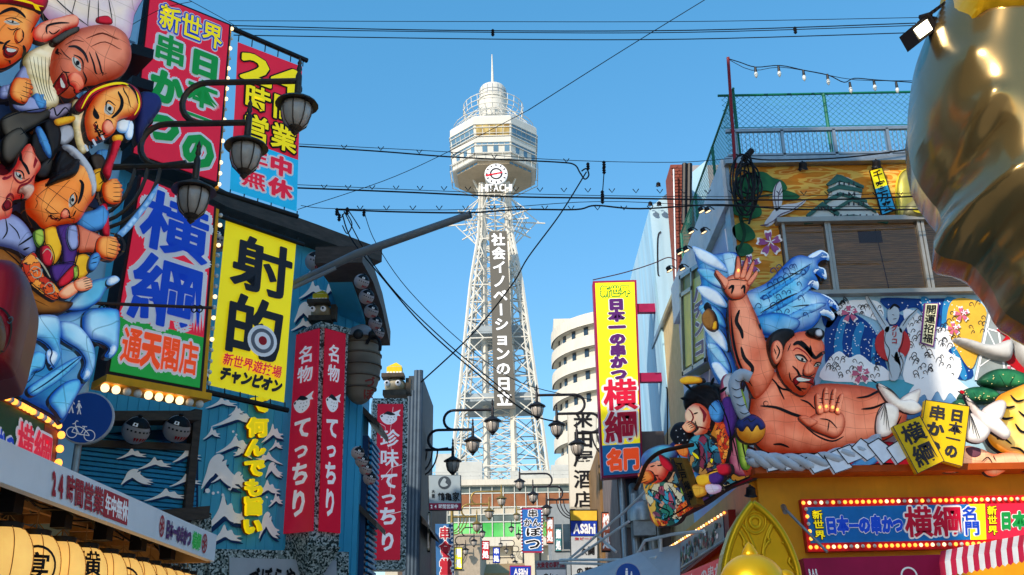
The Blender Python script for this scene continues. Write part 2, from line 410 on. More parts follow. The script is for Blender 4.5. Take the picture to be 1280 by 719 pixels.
def granite():
    m=mat('granite','8e9690',.5,var=.1,sc=60)
    N=m.node_tree.nodes;L=m.node_tree.links;b=N['Principled BSDF']
    tc=N.new('ShaderNodeTexCoord');v=N.new('ShaderNodeTexVoronoi');v.inputs['Scale'].default_value=38;L.new(tc.outputs['Object'],v.inputs['Vector'])
    r=N.new('ShaderNodeValToRGB');L.new(v.outputs['Color'],r.inputs[0]);r.color_ramp.interpolation='CONSTANT'
    e=r.color_ramp.elements;e[0].color=(.03,.045,.04,1);e[1].position=.42;e[1].color=(.28,.33,.3,1)
    x=r.color_ramp.elements.new(.62);x.color=(.62,.66,.62,1)
    L.new(r.outputs[0],b.inputs['Base Color']);return m
granite=granite()
bulbw=mat('bulb_warm','ffd9a0',.2,emit=.9,var=.02)
bulbo=mat('bulb_amber','ff9a3a',.2,emit=1.1,var=.02)
bulbc=mat('bulb_off','d8dcd8',.15,var=.1)

# ================================================================ setting: ground and street
g=MB();g.add([(-900,-300,-.01),(900,-300,-.01),(900,1500,-.01),(-900,1500,-.01)],[(0,1,2,3)])
tag(g.build('ground',mat('ground_paving','aaa498',.9,var=.12,sc=.5)),None,None,kind='structure')
g=MB();g.box((0,60,.0),(5.6,180,.02));tag(g.build('road',mat('road_paving','98948c',.85,var=.25,sc=3,bump=.3)),None,None,kind='structure')
for sx in (-1,1):
    g=MB();g.box((sx*3.9,60,.06),(2.2,180,.14));o=g.build('pavement',mat('paving','87807a',.8,var=.2,sc=6,bump=.2));tag(o,None,None,kind='structure')

# ================================================================ tower
TY=150.0
TO=atY(621,300,TY);TX=TO[0]
def tz(py,Y=TY,px=621):return atY(px,py,Y)[2]
def th(dpx,py,Y=TY):return abs(atY(621+dpx,py,Y)[0]-atY(621,py,Y)[0])
tower=thing('observation_tower','tall white steel lattice tower with octagonal observation deck and round clock','tower',(TX,TY,0))
O=(TX,TY)
def octo(r,z,rot=22.5):return [(TX+r*math.cos(rad(rot+45*k)),TY+r*math.sin(rad(rot+45*k)),z) for k in range(8)]
def ring(mb,a,b):
    n=len(a);mb.add(a+b,[(i,(i+1)%n,n+(i+1)%n,n+i) for i in range(n)])
def capf(mb,a):mb.add(a,[tuple(range(len(a)))])
RO=7.9
zT=tz(145,TY-7.3);zW1=tz(155,TY-7.3);zW1b=tz(169,TY-7.3);zB2=tz(177,TY-7.2);zW2b=tz(191,TY-7.0);zU=tz(198,TY-7)
shell=MB();P=[(RO*.965,zT+.25),(RO*1.0,zT-.1),(RO*1.0,zW1),(RO*.965,zW1b),(RO*.97,zW1b-.3),(RO*.965,zB2),(RO*.945,zW2b),(RO*.94,zU)]
for (r1,z1),(r2,z2) in zip(P[:-1],P[1:]):ring(shell,octo(r2,z2),octo(r1,z1))
capf(shell,octo(RO*.965,zT+.25));capf(shell,octo(RO*.94,zU)[::-1]);shell.build('deck_shell',twhite,tower)
zLb=tz(205.5,TY-6)
low=MB();RL=6.7
for (r1,z1),(r2,z2) in (((RL,zU),(RL*.99,zLb)),((RL*.99,zLb),(3.6,zLb-.5))):ring(low,octo(r2,z2),octo(r1,z1))
capf(low,octo(3.6,zLb-.5)[::-1]);low.build('lower_deck',mat('deck_soffit','b7a58c',.6,var=.1,sc=.4,grime=.3),tower)
lw=MB()
fr=MB()
def face_pts(k,r,z):
    a,b=octo(r,z)[k],octo(r,z)[(k+1)%8];return np.array(a),np.array(b)
amber=mat('deck_interior','8a6a30',.3,var=.5,sc=1.2,col2='c8b070')
pn=[]
for k in range(8):
    for (ra,za,rb,zb,n,d,g0) in ((RO,zW1,RO*.966,zW1b,5,.05,.0),(RO*.965,zB2,RO*.946,zW2b,6,.05,.0)):
        A,B=face_pts(k,ra,za);C_,D=face_pts(k,rb,zb);nrm=np.cross(B-A,np.array([0,0,1.]));nrm/=np.linalg.norm(nrm);nrm=nrm if np.dot(nrm,(A+B)/2-np.array([TX,TY,za]))>0 else -nrm
        front=k==5 and n==5
        for j in range(n):
            f0,f1=(j+.07)/n*.94+.03,(j+.93)/n*.94+.03
            for (h0,h1) in ((0.02,.24),(.3,.98)):
                if n==6 and j%2==0 and h0>.1:continue
                q=[]
                for f,h in ((f0,h1),(f1,h1),(f1,h0),(f0,h0)):
                    top=A+(B-A)*f;bot=C_+(D-C_)*f;q.append(top+(bot-top)*h+nrm*.06)
                m_=MB();b8=[p-nrm*.12 for p in q]+[p for p in q]
                m_.hexa([b8[0],b8[1],b8[5],b8[4],b8[3],b8[2],b8[6],b8[7]]);m_.build('window_pane',amber if front else glassb,tower)
        for h in (.0,.27,1.0):
            p0=A+(C_-A)*h+nrm*.1;p1=B+(D-B)*h+nrm*.1;fr.tube([p0,p1],.09,4)
    A,B=face_pts(k,RL,zU-.1);C_,D=face_pts(k,RL*.99,zLb);nrm=(A+B)/2-np.array([TX,TY,A[2]]);nrm/=np.linalg.norm(nrm)
    if k not in (5,):
        for j in range(5):
            q=[A+(B-A)*f+(C_-A)*h+nrm*.05 for f,h in (((j+.1)/5,.85),((j+.9)/5,.85),((j+.9)/5,.1),((j+.1)/5,.1))]
            lw.add(q,[(0,1,2,3)])
    # hand rails
    A,B=face_pts(k,RO*1.0,zB2+1.6)
    fr.tube([A,B],.06,4);A,B=face_pts(k,RO*1.0,zU+1.0);fr.tube([A,B],.06,4);C_,D=face_pts(k,RO*1.0,zU-.2);fr.tube([C_,D],.07,4)
    for j in range(5):f=j/4;fr.tube([A+(B-A)*f,C_+(D-C_)*f],.04,4)
fr.build('railing',twhite,tower);lw.build('lower_glazing',glassb,tower)
# roof dome and crown of struts
zd0,zd1=tz(152,TY),tz(108,TY);rd=th(17,118)
dm=MB();dm.lathe((TX,TY,0),[(rd*1.05,zd0),(rd*1.05,tz(128)),(rd*1.12,tz(127.5)),(rd*1.12,tz(126)),(rd,tz(125.5)),(rd*.98,tz(113)),(rd*.86,tz(110)),(rd*.45,zd1),(0,zd1+.2)],20);dm.build('dome',twhite,tower,smooth=30)
rb=MB()
for k in range(16):
    a=2*math.pi*k/16;rb.tube([(TX+rd*1.01*math.cos(a),TY+rd*1.01*math.sin(a),tz(125)),(TX+rd*.99*math.cos(a),TY+rd*.99*math.sin(a),tz(113))],.05,4)
for zz in (tz(122),tz(118)):rb.tube([(TX+rd*1.0*math.cos(2*math.pi*k/20),TY+rd*1.0*math.sin(2*math.pi*k/20),zz) for k in range(21)],.05,4)
rb.build('dome_rib',steel,tower)
cr=MB();z1,z2=zT+.4,tz(150.5)
for k in range(24):
    a=2*math.pi*k/24;c,s_=math.cos(a),math.sin(a)
    cr.tube([(TX+3.0*c,TY+3.0*s_,z1+1.5),(TX+5.0*c,TY+5.0*s_,z2+.6),(TX+5.2*c,TY+5.2*s_,z2+2.6)],.07,4)
    cr.tube([(TX+3.2*c,TY+3.2*s_,z2+1.3),(TX+6.6*c,TY+6.6*s_,z1+.5)],.06,4)
for r_,z_ in ((5.2,z2+2.5),(5.2,z2+1.4),(5.1,z2+.5),(6.9,z1+1.2),(6.9,z1+.5),(4.2,z2)):cr.tube([(TX+r_*math.cos(2*math.pi*k/24),TY+r_*math.sin(2*math.pi*k/24),z_) for k in range(25)],.07,4)
cr.build('crown_railing',twhite,tower)
an=MB();an.tube([(TX,TY,zd1),(TX,TY,tz(92)),(TX,TY,tz(68))],[.28,.2,.08],8);an.build('antenna',twhite,tower)
# lattice: core shaft and four splayed legs
zt=tz(226,TY-3);zb=tz(620)
core=MB();hc=th(16,350)
lv=[zb+(zt-zb)*i/26 for i in range(27)]
for sx in (-1,1):
    for sy in (-1,1):core.tube([(TX+sx*hc,TY+sy*hc,zb),(TX+sx*hc,TY+sy*hc,zt)],.5,6)
for i in range(26):
    z0,z1=lv[i],lv[i+1]
    for ax in range(4):
        c0=[(-1,-1),(1,-1),(1,1),(-1,1)][ax];c1=[(-1,-1),(1,-1),(1,1),(-1,1)][(ax+1)%4]
        p=lambda c,z:(TX+c[0]*hc,TY+c[1]*hc,z)
        core.tube([p(c0,z0),p(c1,z0)],.12,4);core.tube([p(c0,z0),p(c1,z1)],.1,4);core.tube([p(c1,z0),p(c0,z1)],.1,4)
core.build('core_lattice',twhite,tower)
def half(z): # half width of the splayed legs
    pts=[(tz(230),th(17,230)),(tz(262),th(19,262)),(tz(300),th(20.5,300)),(tz(360),th(31,360)),(tz(430),th(39,430)),(tz(500),th(47,500)),(tz(560),th(54,560)),(tz(620),th(60,620)),(0,th(78,700))]
    for (za,ha),(zb_,hb) in zip(pts[:-1],pts[1:]):
        if za>=z>=zb_:return ha+(hb-ha)*(za-z)/(za-zb_)
    return pts[0][1] if z>pts[0][0] else pts[-1][1]
lz=[6.0]
while lz[-1]<zt:lz.append(lz[-1]+2.0+half(lz[-1])*.22)
for sx in (-1,1):
    for sy in (-1,1):
        lg=MB();q=.62
        for i in range(len(lz)-1):
            for ex in (0,1):
                for ey in (0,1):
                    f=lambda z:(TX+sx*(half(z)-ex*(half(z)*.13+.15)),TY+sy*(half(z)-ey*(half(z)*.13+.15)),z)
                    lg.tube([f(lz[i]),f(lz[i+1])],.26 if ex+ey==0 else .14,5,cap=False)
            f2=lambda z,ex,ey:(TX+sx*(half(z)-ex*(half(z)*.13+.15)),TY+sy*(half(z)-ey*(half(z)*.13+.15)),z)
            zm=(lz[i]+lz[i+1])/2
            for (a,b) in (((0,0),(1,0)),((0,0),(0,1)),((1,0),(1,1)),((0,1),(1,1))):
                lg.tube([f2(lz[i],*a),f2(zm,*b)],.08,4,cap=False);lg.tube([f2(zm,*b),f2(lz[i+1],*a)],.08,4,cap=False)
        lg.build('tower_leg',twhite,tower)
br=MB()
cs=[(-1,-1),(1,-1),(1,1),(-1,1)]
for i in range(0,len(lz)-2):
    z0,z1=lz[i],lz[i+1]
    for k in range(4):
        a,b=cs[k],cs[(k+1)%4];P0=lambda c,z:np.array((TX+c[0]*half(z),TY+c[1]*half(z),z));K=lambda c,z:np.array((TX+c[0]*hc,TY+c[1]*hc,z))
        # web between leg and core on each face
        for c,o_ in ((a,b),(b,a)):
            e=np.array((o_[0]-c[0],o_[1]-c[1]))/2
            fz=lambda z:np.array((TX+c[0]*half(z)+e[0]*(half(z)-hc),TY+c[1]*half(z)+e[1]*(half(z)-hc),z))
            if half(z0)>hc*1.15:
                br.tube([P0(c,z0),fz(z1)],.1,4,cap=False);br.tube([fz(z0),P0(c,z1)],.1,4,cap=False);br.tube([P0(c,z0),fz(z0)],.11,4,cap=False)
                if i%2:br.tube([P0(c,z0),K(c,z0)],.11,4,cap=False);br.tube([P0(c,z0),K(c,z1)],.09,4,cap=False)
        if i%3==0:br.tube([P0(a,z0),P0(b,z0)],.13,4,cap=False)
br.build('lattice_bracing',twhite,tower)
# landing platforms, neon spokes, struts under the deck
for py,r_ in ((426,39),(510,46)):
    pf=MB();z=tz(py);h=th(r_,py)*.9;pf.box((TX,TY,z),(2*h,2*h,.35))
    for s_ in (-1,1):pf.box((TX+s_*h,TY,z+.6),(.08,2*h,.9));pf.box((TX,TY+s_*h,z+.6),(2*h,.08,.9))
    pf.build('landing',mat('landing_grey','9aa6ae',.6,var=.15,sc=1),tower)
sp=MB();zs=tz(281);ra=th(62,272)
for k in range(16):
    a=2*math.pi*k/16;c,s_=math.cos(a),math.sin(a);r0=2.6
    sp.tube([(TX+r0*c,TY+r0*s_,zs+.4),(TX+ra*(.72 if k%2 else 1.0)*c,TY+ra*(.72 if k%2 else 1.0)*s_,zs)],.13,4)
    for dz,f in ((4.6,.9),(-4.2,.8)):sp.tube([(TX+r0*c,TY+r0*s_,zs+dz),(TX+ra*f*c*(.75 if k%2 else 1),TY+ra*f*s_*(.75 if k%2 else 1),zs)],.09,4)
for f in (.45,.62):sp.tube([(TX+ra*f*math.cos(2*math.pi*k/16),TY+ra*f*math.sin(2*math.pi*k/16),zs+.4) for k in range(17)],.06,4)
for k in range(8):
    a=rad(45*k+22.5);c,s_=math.cos(a),math.sin(a)
    sp.tube([(TX+2.6*c,TY+2.6*s_,tz(246)),(TX+5.0*c,TY+5.0*s_,tz(212))],.2,5)
sp.build('neon_spoke',twhite,tower)
# clock
cy=TY-6.9;cc=atY(622,217.5,cy);rc=th(14,217,cy)*1.02;cp=Pl((cc[0],cy),0)
ck=MB();ck.lathe((cc[0],cy+.3,cc[2]),[(rc,-.2),(rc,.35),(rc*.9,.4)],32,(0,-1,0));ck.build('clock_face',pwhite,tower,smooth=30)
ck=MB()
def ringmb(mb,pl,u,v,r0,r1,d,n=32):
    P=[pl.w(u+r*math.cos(2*math.pi*k/n),v+r*math.sin(2*math.pi*k/n),d) for r in (r0,r1) for k in range(n)]
    mb.add(P,[(k,n+k,n+(k+1)%n,(k+1)%n)[::-1] for k in range(n)])
ringmb(ck,cp,0,cc[2],rc*.42,rc*.56,.14)
for k in range(12):
    a=math.pi*k/6;u0,v0=math.cos(a),math.sin(a);w_=.06*rc;l0,l1=rc*.74,rc*.92
    P=[cp.w(u0*l-v0*s_*w_,cc[2]+v0*l+u0*s_*w_,.14) for l,s_ in ((l0,-1),(l1,-1),(l1,1),(l0,1))];ck.add(P,[(0,1,2,3)])
ck.build('clock_mark',charcoal,tower)
ck=MB()
for ang,l0,l1,w_ in ((10,-.95,.55,.06),(193,-.15,.9,.05)):
    a=rad(ang);u0,v0=math.cos(a),math.sin(a);ck.add([cp.w(u0*l*rc-v0*s_*w_*rc,cc[2]+v0*l*rc+u0*s_*w_*rc,.2) for l,s_ in ((l0,-1),(l1,-1),(l1,1),(l0,1))],[(0,1,2,3)])
ck.build('clock_hand',magenta,tower)
tp=Pl((TX,TY-7.6),0);sf=Surf(tp,[(603,231),(642,231),(642,241.5),(603,241.5)]);latin(sf,tower,'HITACHI',0,1,.1,.95,[(pwhite,.0,.5)])
# vertical sign down the front of the shaft
sgb=MB();tp=Pl((TX,TY-7.2),0);sf=Surf(tp,[(612.3,289),(634.6,289),(642.8,511),(616.5,511)])
sf.rect(sgb,0,0,1,1,-.3,0);sgb.build('sign_board',mat('tower_sign','625e57',.5,var=.05),tower)
text(sf,tower,col_text('社会イノベーションの日立',.12,.88,.01,.99,.03),[(pwhite,.025,.05)],step=.002)
tower.rotation_euler=(0,rad(-.6),0);tower.location=(TX+150*.0105*.35,TY,0)

# station-like hall below the tower
hall=thing('market_hall','low white hall with rows of brown and green glazing below the lattice tower','building',(0,118,0))
hp=Pl((0,118),0)
def hz(py):return atY(630,py,118)[2]
b=MB();b.pbox(hp,-16,14,0,hz(607),-14,0);b.build('wall',mat('hall_wall','beb5a4',.7,var=.06,sc=.4,grime=.2),hall)
b=MB();b.pbox(hp,-16.5,14.5,hz(607),hz(600),-14,.6);b.pbox(hp,-16.2,14.2,hz(684),hz(673),-.1,1.4);b.build('cornice',mat('hall_trim','cdc6b8',.7,var=.08,sc=.5,grime=.3),hall)
brn=mat('blind_brown','8c5a3c',.6,var=.3,sc=.7);grn=mat('green_glass','3aa348',.3,var=.35,sc=.5,col2='7ad07a')
gl=mat('hall_glass','5a6664',.25,var=.4,sc=.6)
for r0,r1,m_ in ((608,616,gl),(617,633,brn),(644,652,gl),(653,671,grn)):
    for i in range(22):
        u0=-15.5+i*1.32;b=MB();b.pbox(hp,u0+.07,u0+1.25,hz(r1),hz(r0),.02,.06);b.build('window_pane',m_,hall)
b=MB()
for i in range(23):b.pbox(hp,-15.5+i*1.32-.05,-15.5+i*1.32+.05,hz(672),hz(607),.02,.2)
for py in (607.5,616.5,634,643,652.5,672):b.pbox(hp,-15.6,13.7,hz(py)-.06,hz(py)+.06,.02,.16)
b.build('mullion',mat('mullion_grey','c4c4bc',.6),hall)
# plinth arches with diagonal shade from the tower legs; concrete base
bm_=MB()
for k in range(-1,2):
    bm_.pbox(hp,k*9-1.2,k*9+1.2,0,hz(676),.1,2.2)
bm_.build('pier',mat('hall_pier','c9bda6',.8,var=.1,sc=.6,grime=.3),hall)
# roof plant
rp=MB();rz=hz(600)
for x,w_,h_,dy in ((-6.5,3.2,2.8,-4),(-9.5,2,3.6,-3),(5,3,2.2,-4),(9.5,4,3.5,-6),(1,5,2.0,-7)):rp.box((x,118-dy,rz+h_/2),(w_,2.5,h_))
for k in range(28):x=-15+k*1.1;rp.tube([(x,118.4,rz),(x,118.4,rz+1.1)],.05,4)
rp.tube([(-15,118.4,rz+1.1),(14.7,118.4,rz+1.1)],.06,4);rp.tube([(-15,118.4,rz+.6),(14.7,118.4,rz+.6)],.05,4)
rp.build('roof_plant',mat('plant_grey','b9bab6',.6,var=.15,sc=.6),hall)

# curved white apartment block
ap=thing('apartment_block','white rounded apartment block with stacked curved balconies rising behind the yellow sign','building',(9,62,0))
AY=118.0
def az(py,px=700):return atY(px,py,AY)[2]
def ax_(px,py):return atY(px,py,AY)[0]
xl=ax_(694,470);R_=11.0;cx,cy_=xl+R_,AY+R_;xr=ax_(850,440)+3
def curve(off):
    P=[(cx+(R_+off)*math.cos(a),cy_+(R_+off)*math.sin(a)) for a in [math.pi-i*(-1)*(math.pi/2)/14 for i in range(15)]]
    P=[(cx-R_-off,AY+R_+1.5)]+P+[(xr,AY-off)];return P
def wallband(mb,off,z0,z1,th_=.18):
    P=curve(off);Q=curve(off-th_)
    V=[(x,y,z) for z in (z0,z1) for x,y in P]+[(x,y,z) for z in (z0,z1) for x,y in Q];n=len(P)
    F=[(i,i+1,n+i+1,n+i) for i in range(n-1)]+[(2*n+i+1,2*n+i,3*n+i,3*n+i+1) for i in range(n-1)]+[(n+i,n+i+1,3*n+i+1,3*n+i) for i in range(n-1)]+[(i+1,i,2*n+i,2*n+i+1) for i in range(n-1)]
    mb.add(V,F)
apw=mat('apartment_white','d2ccbf',.75,var=.05,sc=.5,grime=.3)
ztop=az(384,760);fh=2.9
b=MB();P=curve(-.9);n=len(P)+1;P=P+[(xr,AY+R_+1.5)]
V=[(x,y,z) for z in (0,ztop) for x,y in P];b.add(V,[(i,(i+1)%n,n+(i+1)%n,n+i) for i in range(n)]+[tuple(range(n,2*n))]);b.build('wall',apw,ap)
z=ztop
k=0
while z>9:
    b=MB();wallband(b,0,z-1.5,z);
    P=curve(0);Q=curve(-.9);n=len(P);V=[(x,y,z-1.5) for x,y in P]+[(x,y,z-1.5) for x,y in Q];b.add(V,[(i+1,i,n+i,n+i+1) for i in range(n-1)])
    b.build('balcony',apw,ap)
    P=curve(-.86)
    for i in range(1,n-1):
        x0,y0=P[i];x1,y1=P[i+1];m=int(max(1,math.hypot(x1-x0,y1-y0)//2.4))
        if i<15 and i%2:continue
        for j in range(m):
            f0,f1=(j+.25)/m,(j+.8)/m;w0=MB()
            dx,dy=(x1-x0),(y1-y0);l=math.hypot(dx,dy);nx,ny=dy/l*.1,-dx/l*.1
            q=[(x0+dx*f-s_*nx,y0+dy*f-s_*ny,zz) for zz in (z-2.85,z-1.4) for f,s_ in ((f0,-1),(f1,-1),(f1,1),(f0,1))]
            w0.hexa(q);w0.build('window_pane',glassd,ap)
    z-=fh;k+=1
b=MB();b.box((ax_(790,395),AY+8,ztop+1.3),(8,6,2.6));b.box((ax_(765,395),AY+14,ztop+1),(14,8,2));b.build('roof_room',apw,ap)
# ================================================================ LEFT: corner restaurant with wave mural
def ptY(px,py,Y):return atY(px,py,Y)
CORN=atY(457,400,17.0);W1=Pl(CORN,43);WS=Pl(CORN,90) # W1 angled wall towards us, WS wall along the street
wblue=mat('mural_blue','44b4dc',.6,var=.14,sc=1.5,stretch=(1,1,.3),col2='5cc4e0',grime=.2)
wdark=mat('mural_navy','123a6c',.6,var=.1);wwhite=mat('mural_white','f2f0ee',.6,var=.04,emit=.05)
timber=mat('dark_timber','54473f',.6,var=.3,sc=4,stretch=(1,1,4));slatb=mat('louvre_blue','2a9ccc',.45,var=.15)
slatd=mat('louvre_navy','143c62',.45,var=.15)
rest=thing('fugu_restaurant','blue wave-painted restaurant building with curved dark eaves behind the crimson lightboxes','building',(CORN[0],CORN[1],0))
b=MB()
def wl(px,py,d=0):return W1.uv(px,py,d)
uL=wl(60,500)[0];zr=[W1.uv(*p) for p in ((100,175),(270,262),(380,300),(457,328))]
# wall body follows the sloping eave
u0=zr[0][0];top=[(u0,zr[0][1])]+[tuple(p) for p in zr[1:]];top[-1]=(0,zr[3][1])
b.slab(W1,[(u0,0),(0,0)]+top[::-1],-.4,0);b.build('wall',wblue,rest)
z_c=zr[3][1]
# wall plank seams of the painted boards
b=MB()
for i in range(60):
    u=-i*.16-.1
    if u<u0:break
    t=np.interp(u,[p[0] for p in top],[p[1] for p in top]);b.pbox(W1,u-.006,u+.006,1.0,t-.25,.001,.014)
b.build('board_batten',wblue,rest)
# eaves
b=MB();PV=[W1.w(u,z,.55) for u,z in top];
for (p,q) in zip(top[:-1],top[1:]):
    A=[W1.w(p[0],p[1]-.12,-.5),W1.w(q[0],q[1]-.12,-.5),W1.w(q[0],q[1]-.12,.45),W1.w(p[0],p[1]-.12,.45)];B=[(x,y,z+.26) for x,y,z in A]
    b.hexa(A+B)
b.build('eave',timber,rest)
b=MB();pts=[]
for px,py in ((457,328),(470,352),(481,385),(491,432)):pts.append(WS.uv(px,py,.4))
for (p,q) in zip(pts[:-1],pts[1:]):
    A=[WS.w(p[0],p[1],-.4),WS.w(q[0],q[1],-.4),WS.w(q[0],q[1],.35),WS.w(p[0],p[1],.35)];B=[(x,y,z+.28) for x,y,z in A];b.hexa(A+B)
b.build('eave',timber,rest)
b=MB();e=pts[-1];b.slab(WS,[(0,0),(e[0],0),(e[0],e[1]),(pts[1][0],pts[1][1]),(0,pts[0][1])],-.4,0);b.build('street_wall',wblue,rest)
# blocks further along the street wall
b=MB();b.pbox(WS,0.2,1.3,1,5.4,0,.1);b.build('bay',slatd,rest)
b=MB()
for i in range(30):b.pbox(WS,.25,1.25,2.4+i*.1,2.45+i*.1,.12,.16)
o=b.build('louvre',slatb,rest);o['kind']='stuff'
for (z,dd) in ((5.6,.3),(3.9,.3),(2.2,.3)):
    b=MB();b.add([WS.w(.1,z+.3,0),WS.w(1.3,z+.3,0),WS.w(1.3,z,dd),WS.w(.1,z,dd),WS.w(.1,z+.18,0),WS.w(1.3,z+.18,0),WS.w(1.3,z-.1,dd),WS.w(.1,z-.1,dd)],[(0,1,2,3),(7,6,5,4),(3,2,6,7),(0,3,7,4),(1,5,6,2)]);b.build('canopy_roof',timber,rest)
# --- wave motifs painted on the wall
CREST=[(0,1.0),(.12,.55),(.22,.18),(.4,.0),(.55,.08),(.5,.22),(.62,.16),(.6,.3),(.66,.42),(.8,.6),(1.0,.68),(.86,.74),(1.02,.86),(.8,.86),(.95,.98),(.7,.93),(.5,.75),(.36,.55),(.3,.62),(.2,.72)]
PEAK=[(0,1.0),(.2,.75),(.4,.4),(.52,0),(.6,.3),(.72,.25),(.8,.5),(1,.55),(.85,.65),(1,.8),(.7,.75),(.55,.6),(.4,.72),(.2,.9)]
def waves(pl,specs,parent,d=.03,k=3):
    for (x,y,w_,h_,fl,kind) in specs:
        A,B=MB(),MB()
        sh=CREST if kind==0 else PEAK
        f=lambda q:(x+(1-q[0] if fl else q[0])*w_,y+q[1]*h_)
        decal_mb(A,pl,[(f(q)[0]+w_*.05,f(q)[1]+h_*.13) for q in sh],d,k=k);decal_mb(B,pl,[f(q) for q in sh],d+.006,k=k)
        c_=B.build('wave_crest',wwhite,parent);A.build('wave_shadow',wdark,c_,org=root_loc(c_))
waves(W1,[(250,568,52,44,0,0),(252,618,50,46,0,1),(262,512,62,22,0,1),(268,545,48,22,0,1),(325,530,28,24,0,1),(318,565,34,16,1,1),(315,600,34,22,0,1),(322,640,26,34,0,0),
           (255,656,46,26,0,1),(255,497,40,14,0,1),(384,322,28,20,0,1),(372,352,34,22,0,1),(366,378,34,26,0,0),(362,398,30,16,0,1),(240,330,22,40,1,1),(236,400,26,30,0,0),(243,455,26,26,0,1),
           (416,340,22,22,1,1),(300,470,40,12,0,1),(296,690,40,20,0,1),(290,556,24,18,1,1),(286,590,26,24,0,0),(334,550,18,14,0,1),(262,590,24,14,0,1),(290,640,22,18,1,1),(334,616,18,18,0,1),(252,534,22,16,0,1),(330,578,22,20,0,0),(284,508,20,12,0,1),(370,430,24,22,0,0),(404,352,22,22,0,0)],rest)
b=MB()
for x,y,r in ((258,614,3.2),(265,617,2),(271,616,1.5),(277,619,1.8),(285,612,1.3),(290,540,1.6),(294,544,1.4),(283,646,2),(288,650,1.5),(276,642,1.6),(332,622,1.4),(338,627,1.6),(338,486,1.6),(330,655,1.6),(295,488,1.2)):
    decal_mb(b,W1,[(x+r*math.cos(a),y+r*math.sin(a)) for a in (0,1.26,2.51,3.77,5.03)],.04,k=2)
b.build('foam_dot',wwhite,rest)['kind']='stuff'
# raised yellow characters down the mural
sf=Surf(W1,[(300,490),(332,490),(332,680),(300,680)])
def px_text(pl,parent,items,layers,name='lettering',raised=0,**kw): # items: (char, centre px, centre py, w, h[, lean])
    for li,(m_,r,d) in enumerate(layers):
        mb=MB()
        for i,it in enumerate(items):
            ch,cx_,cyy,w_,h_=it[:5];ln=it[5] if len(it)>5 else 0
            s_=Surf(pl,[(cx_-w_/2+ln,cyy-h_/2),(cx_+w_/2+ln,cyy-h_/2+(it[6] if len(it)>6 else 0)),(cx_+w_/2-ln,cyy+h_/2+(it[6] if len(it)>6 else 0)),(cx_-w_/2-ln,cyy+h_/2)])
            put_glyph(mb,s_,ch,0,0,1,1,d+(i%7)*.0004*(1 if r>.03 else 0),r,**kw)
        mb.build(name,m_,parent)
it=[('て',320,507,25,22),('何',316.5,536,25,24),('ん',313.5,561,25,23),('で',313,586,25,23),('も',312,611,24,23),('旨',311,634,25,23),('い',310,659,24,22)]
px_text(W1,rest,it,[(mat('letter_shadow','7a4a10',.6),.07,.05),(pyellow,.055,.11),(pyellow,.045,.17)])
# --- dark louvred window bays on the far left, under the signs
b=MB();PLV=Pl(W1.o-W1.n*-.12,43)
def W(px,py,d=0):return W1.uv(px,py,d)
a0,a1=W(88,560)[0],W(243,600)[0]
def strip(mb,pl,x0,y0,x1,y1,thick,d0,d1): # straight bar given by two photo points (its centre line)
    p,q=pl.uv(x0,y0,d1),pl.uv(x1,y1,d1);mb.slab(pl,[(p[0],p[1]-thick),(q[0],q[1]-thick),(q[0],q[1]+thick),(p[0],p[1]+thick)],d0,d1)
b=MB();b.slab(W1,[W(88,640),W(246,652),W(246,535),W(88,545)],0,.05);b.build('bay_back',slatd,rest)
b=MB()
NS=17
for i in range(NS):
    t=i/(NS-1);y0=560+t*92;p,q=W(88,y0-2,.06),W(243,y0,.06)
    zc=q[1];A=[W1.w(p[0],zc,.05),W1.w(q[0],zc,.05),W1.w(q[0],zc-.035,.12),W1.w(p[0],zc-.035,.12)];B_=[(x,y,z+.045) for x,y,z in A];b.hexa(A+B_)
o=b.build('louvre_slat',slatb,rest)
waves(W1,[(140,562,38,14,0,1),(165,573,44,16,0,1),(210,560,36,20,0,1),(206,594,40,16,0,1),(146,588,40,20,0,0),(174,612,54,16,0,1)],rest,d=.14)
b=MB()
strip(b,W1,90,520,252,519,.07,.05,.5);strip(b,W1,90,553,246,559,.05,.05,.2);strip(b,W1,88,655,262,640,.09,.05,.35)
for x0 in (92,240):p=W(x0,590,.2);b.pbox(W1,p[0]-.06,p[0]+.06,W(x0,655)[1],W(x0,515)[1],.05,.22)
b.build('timber_frame',timber,rest)
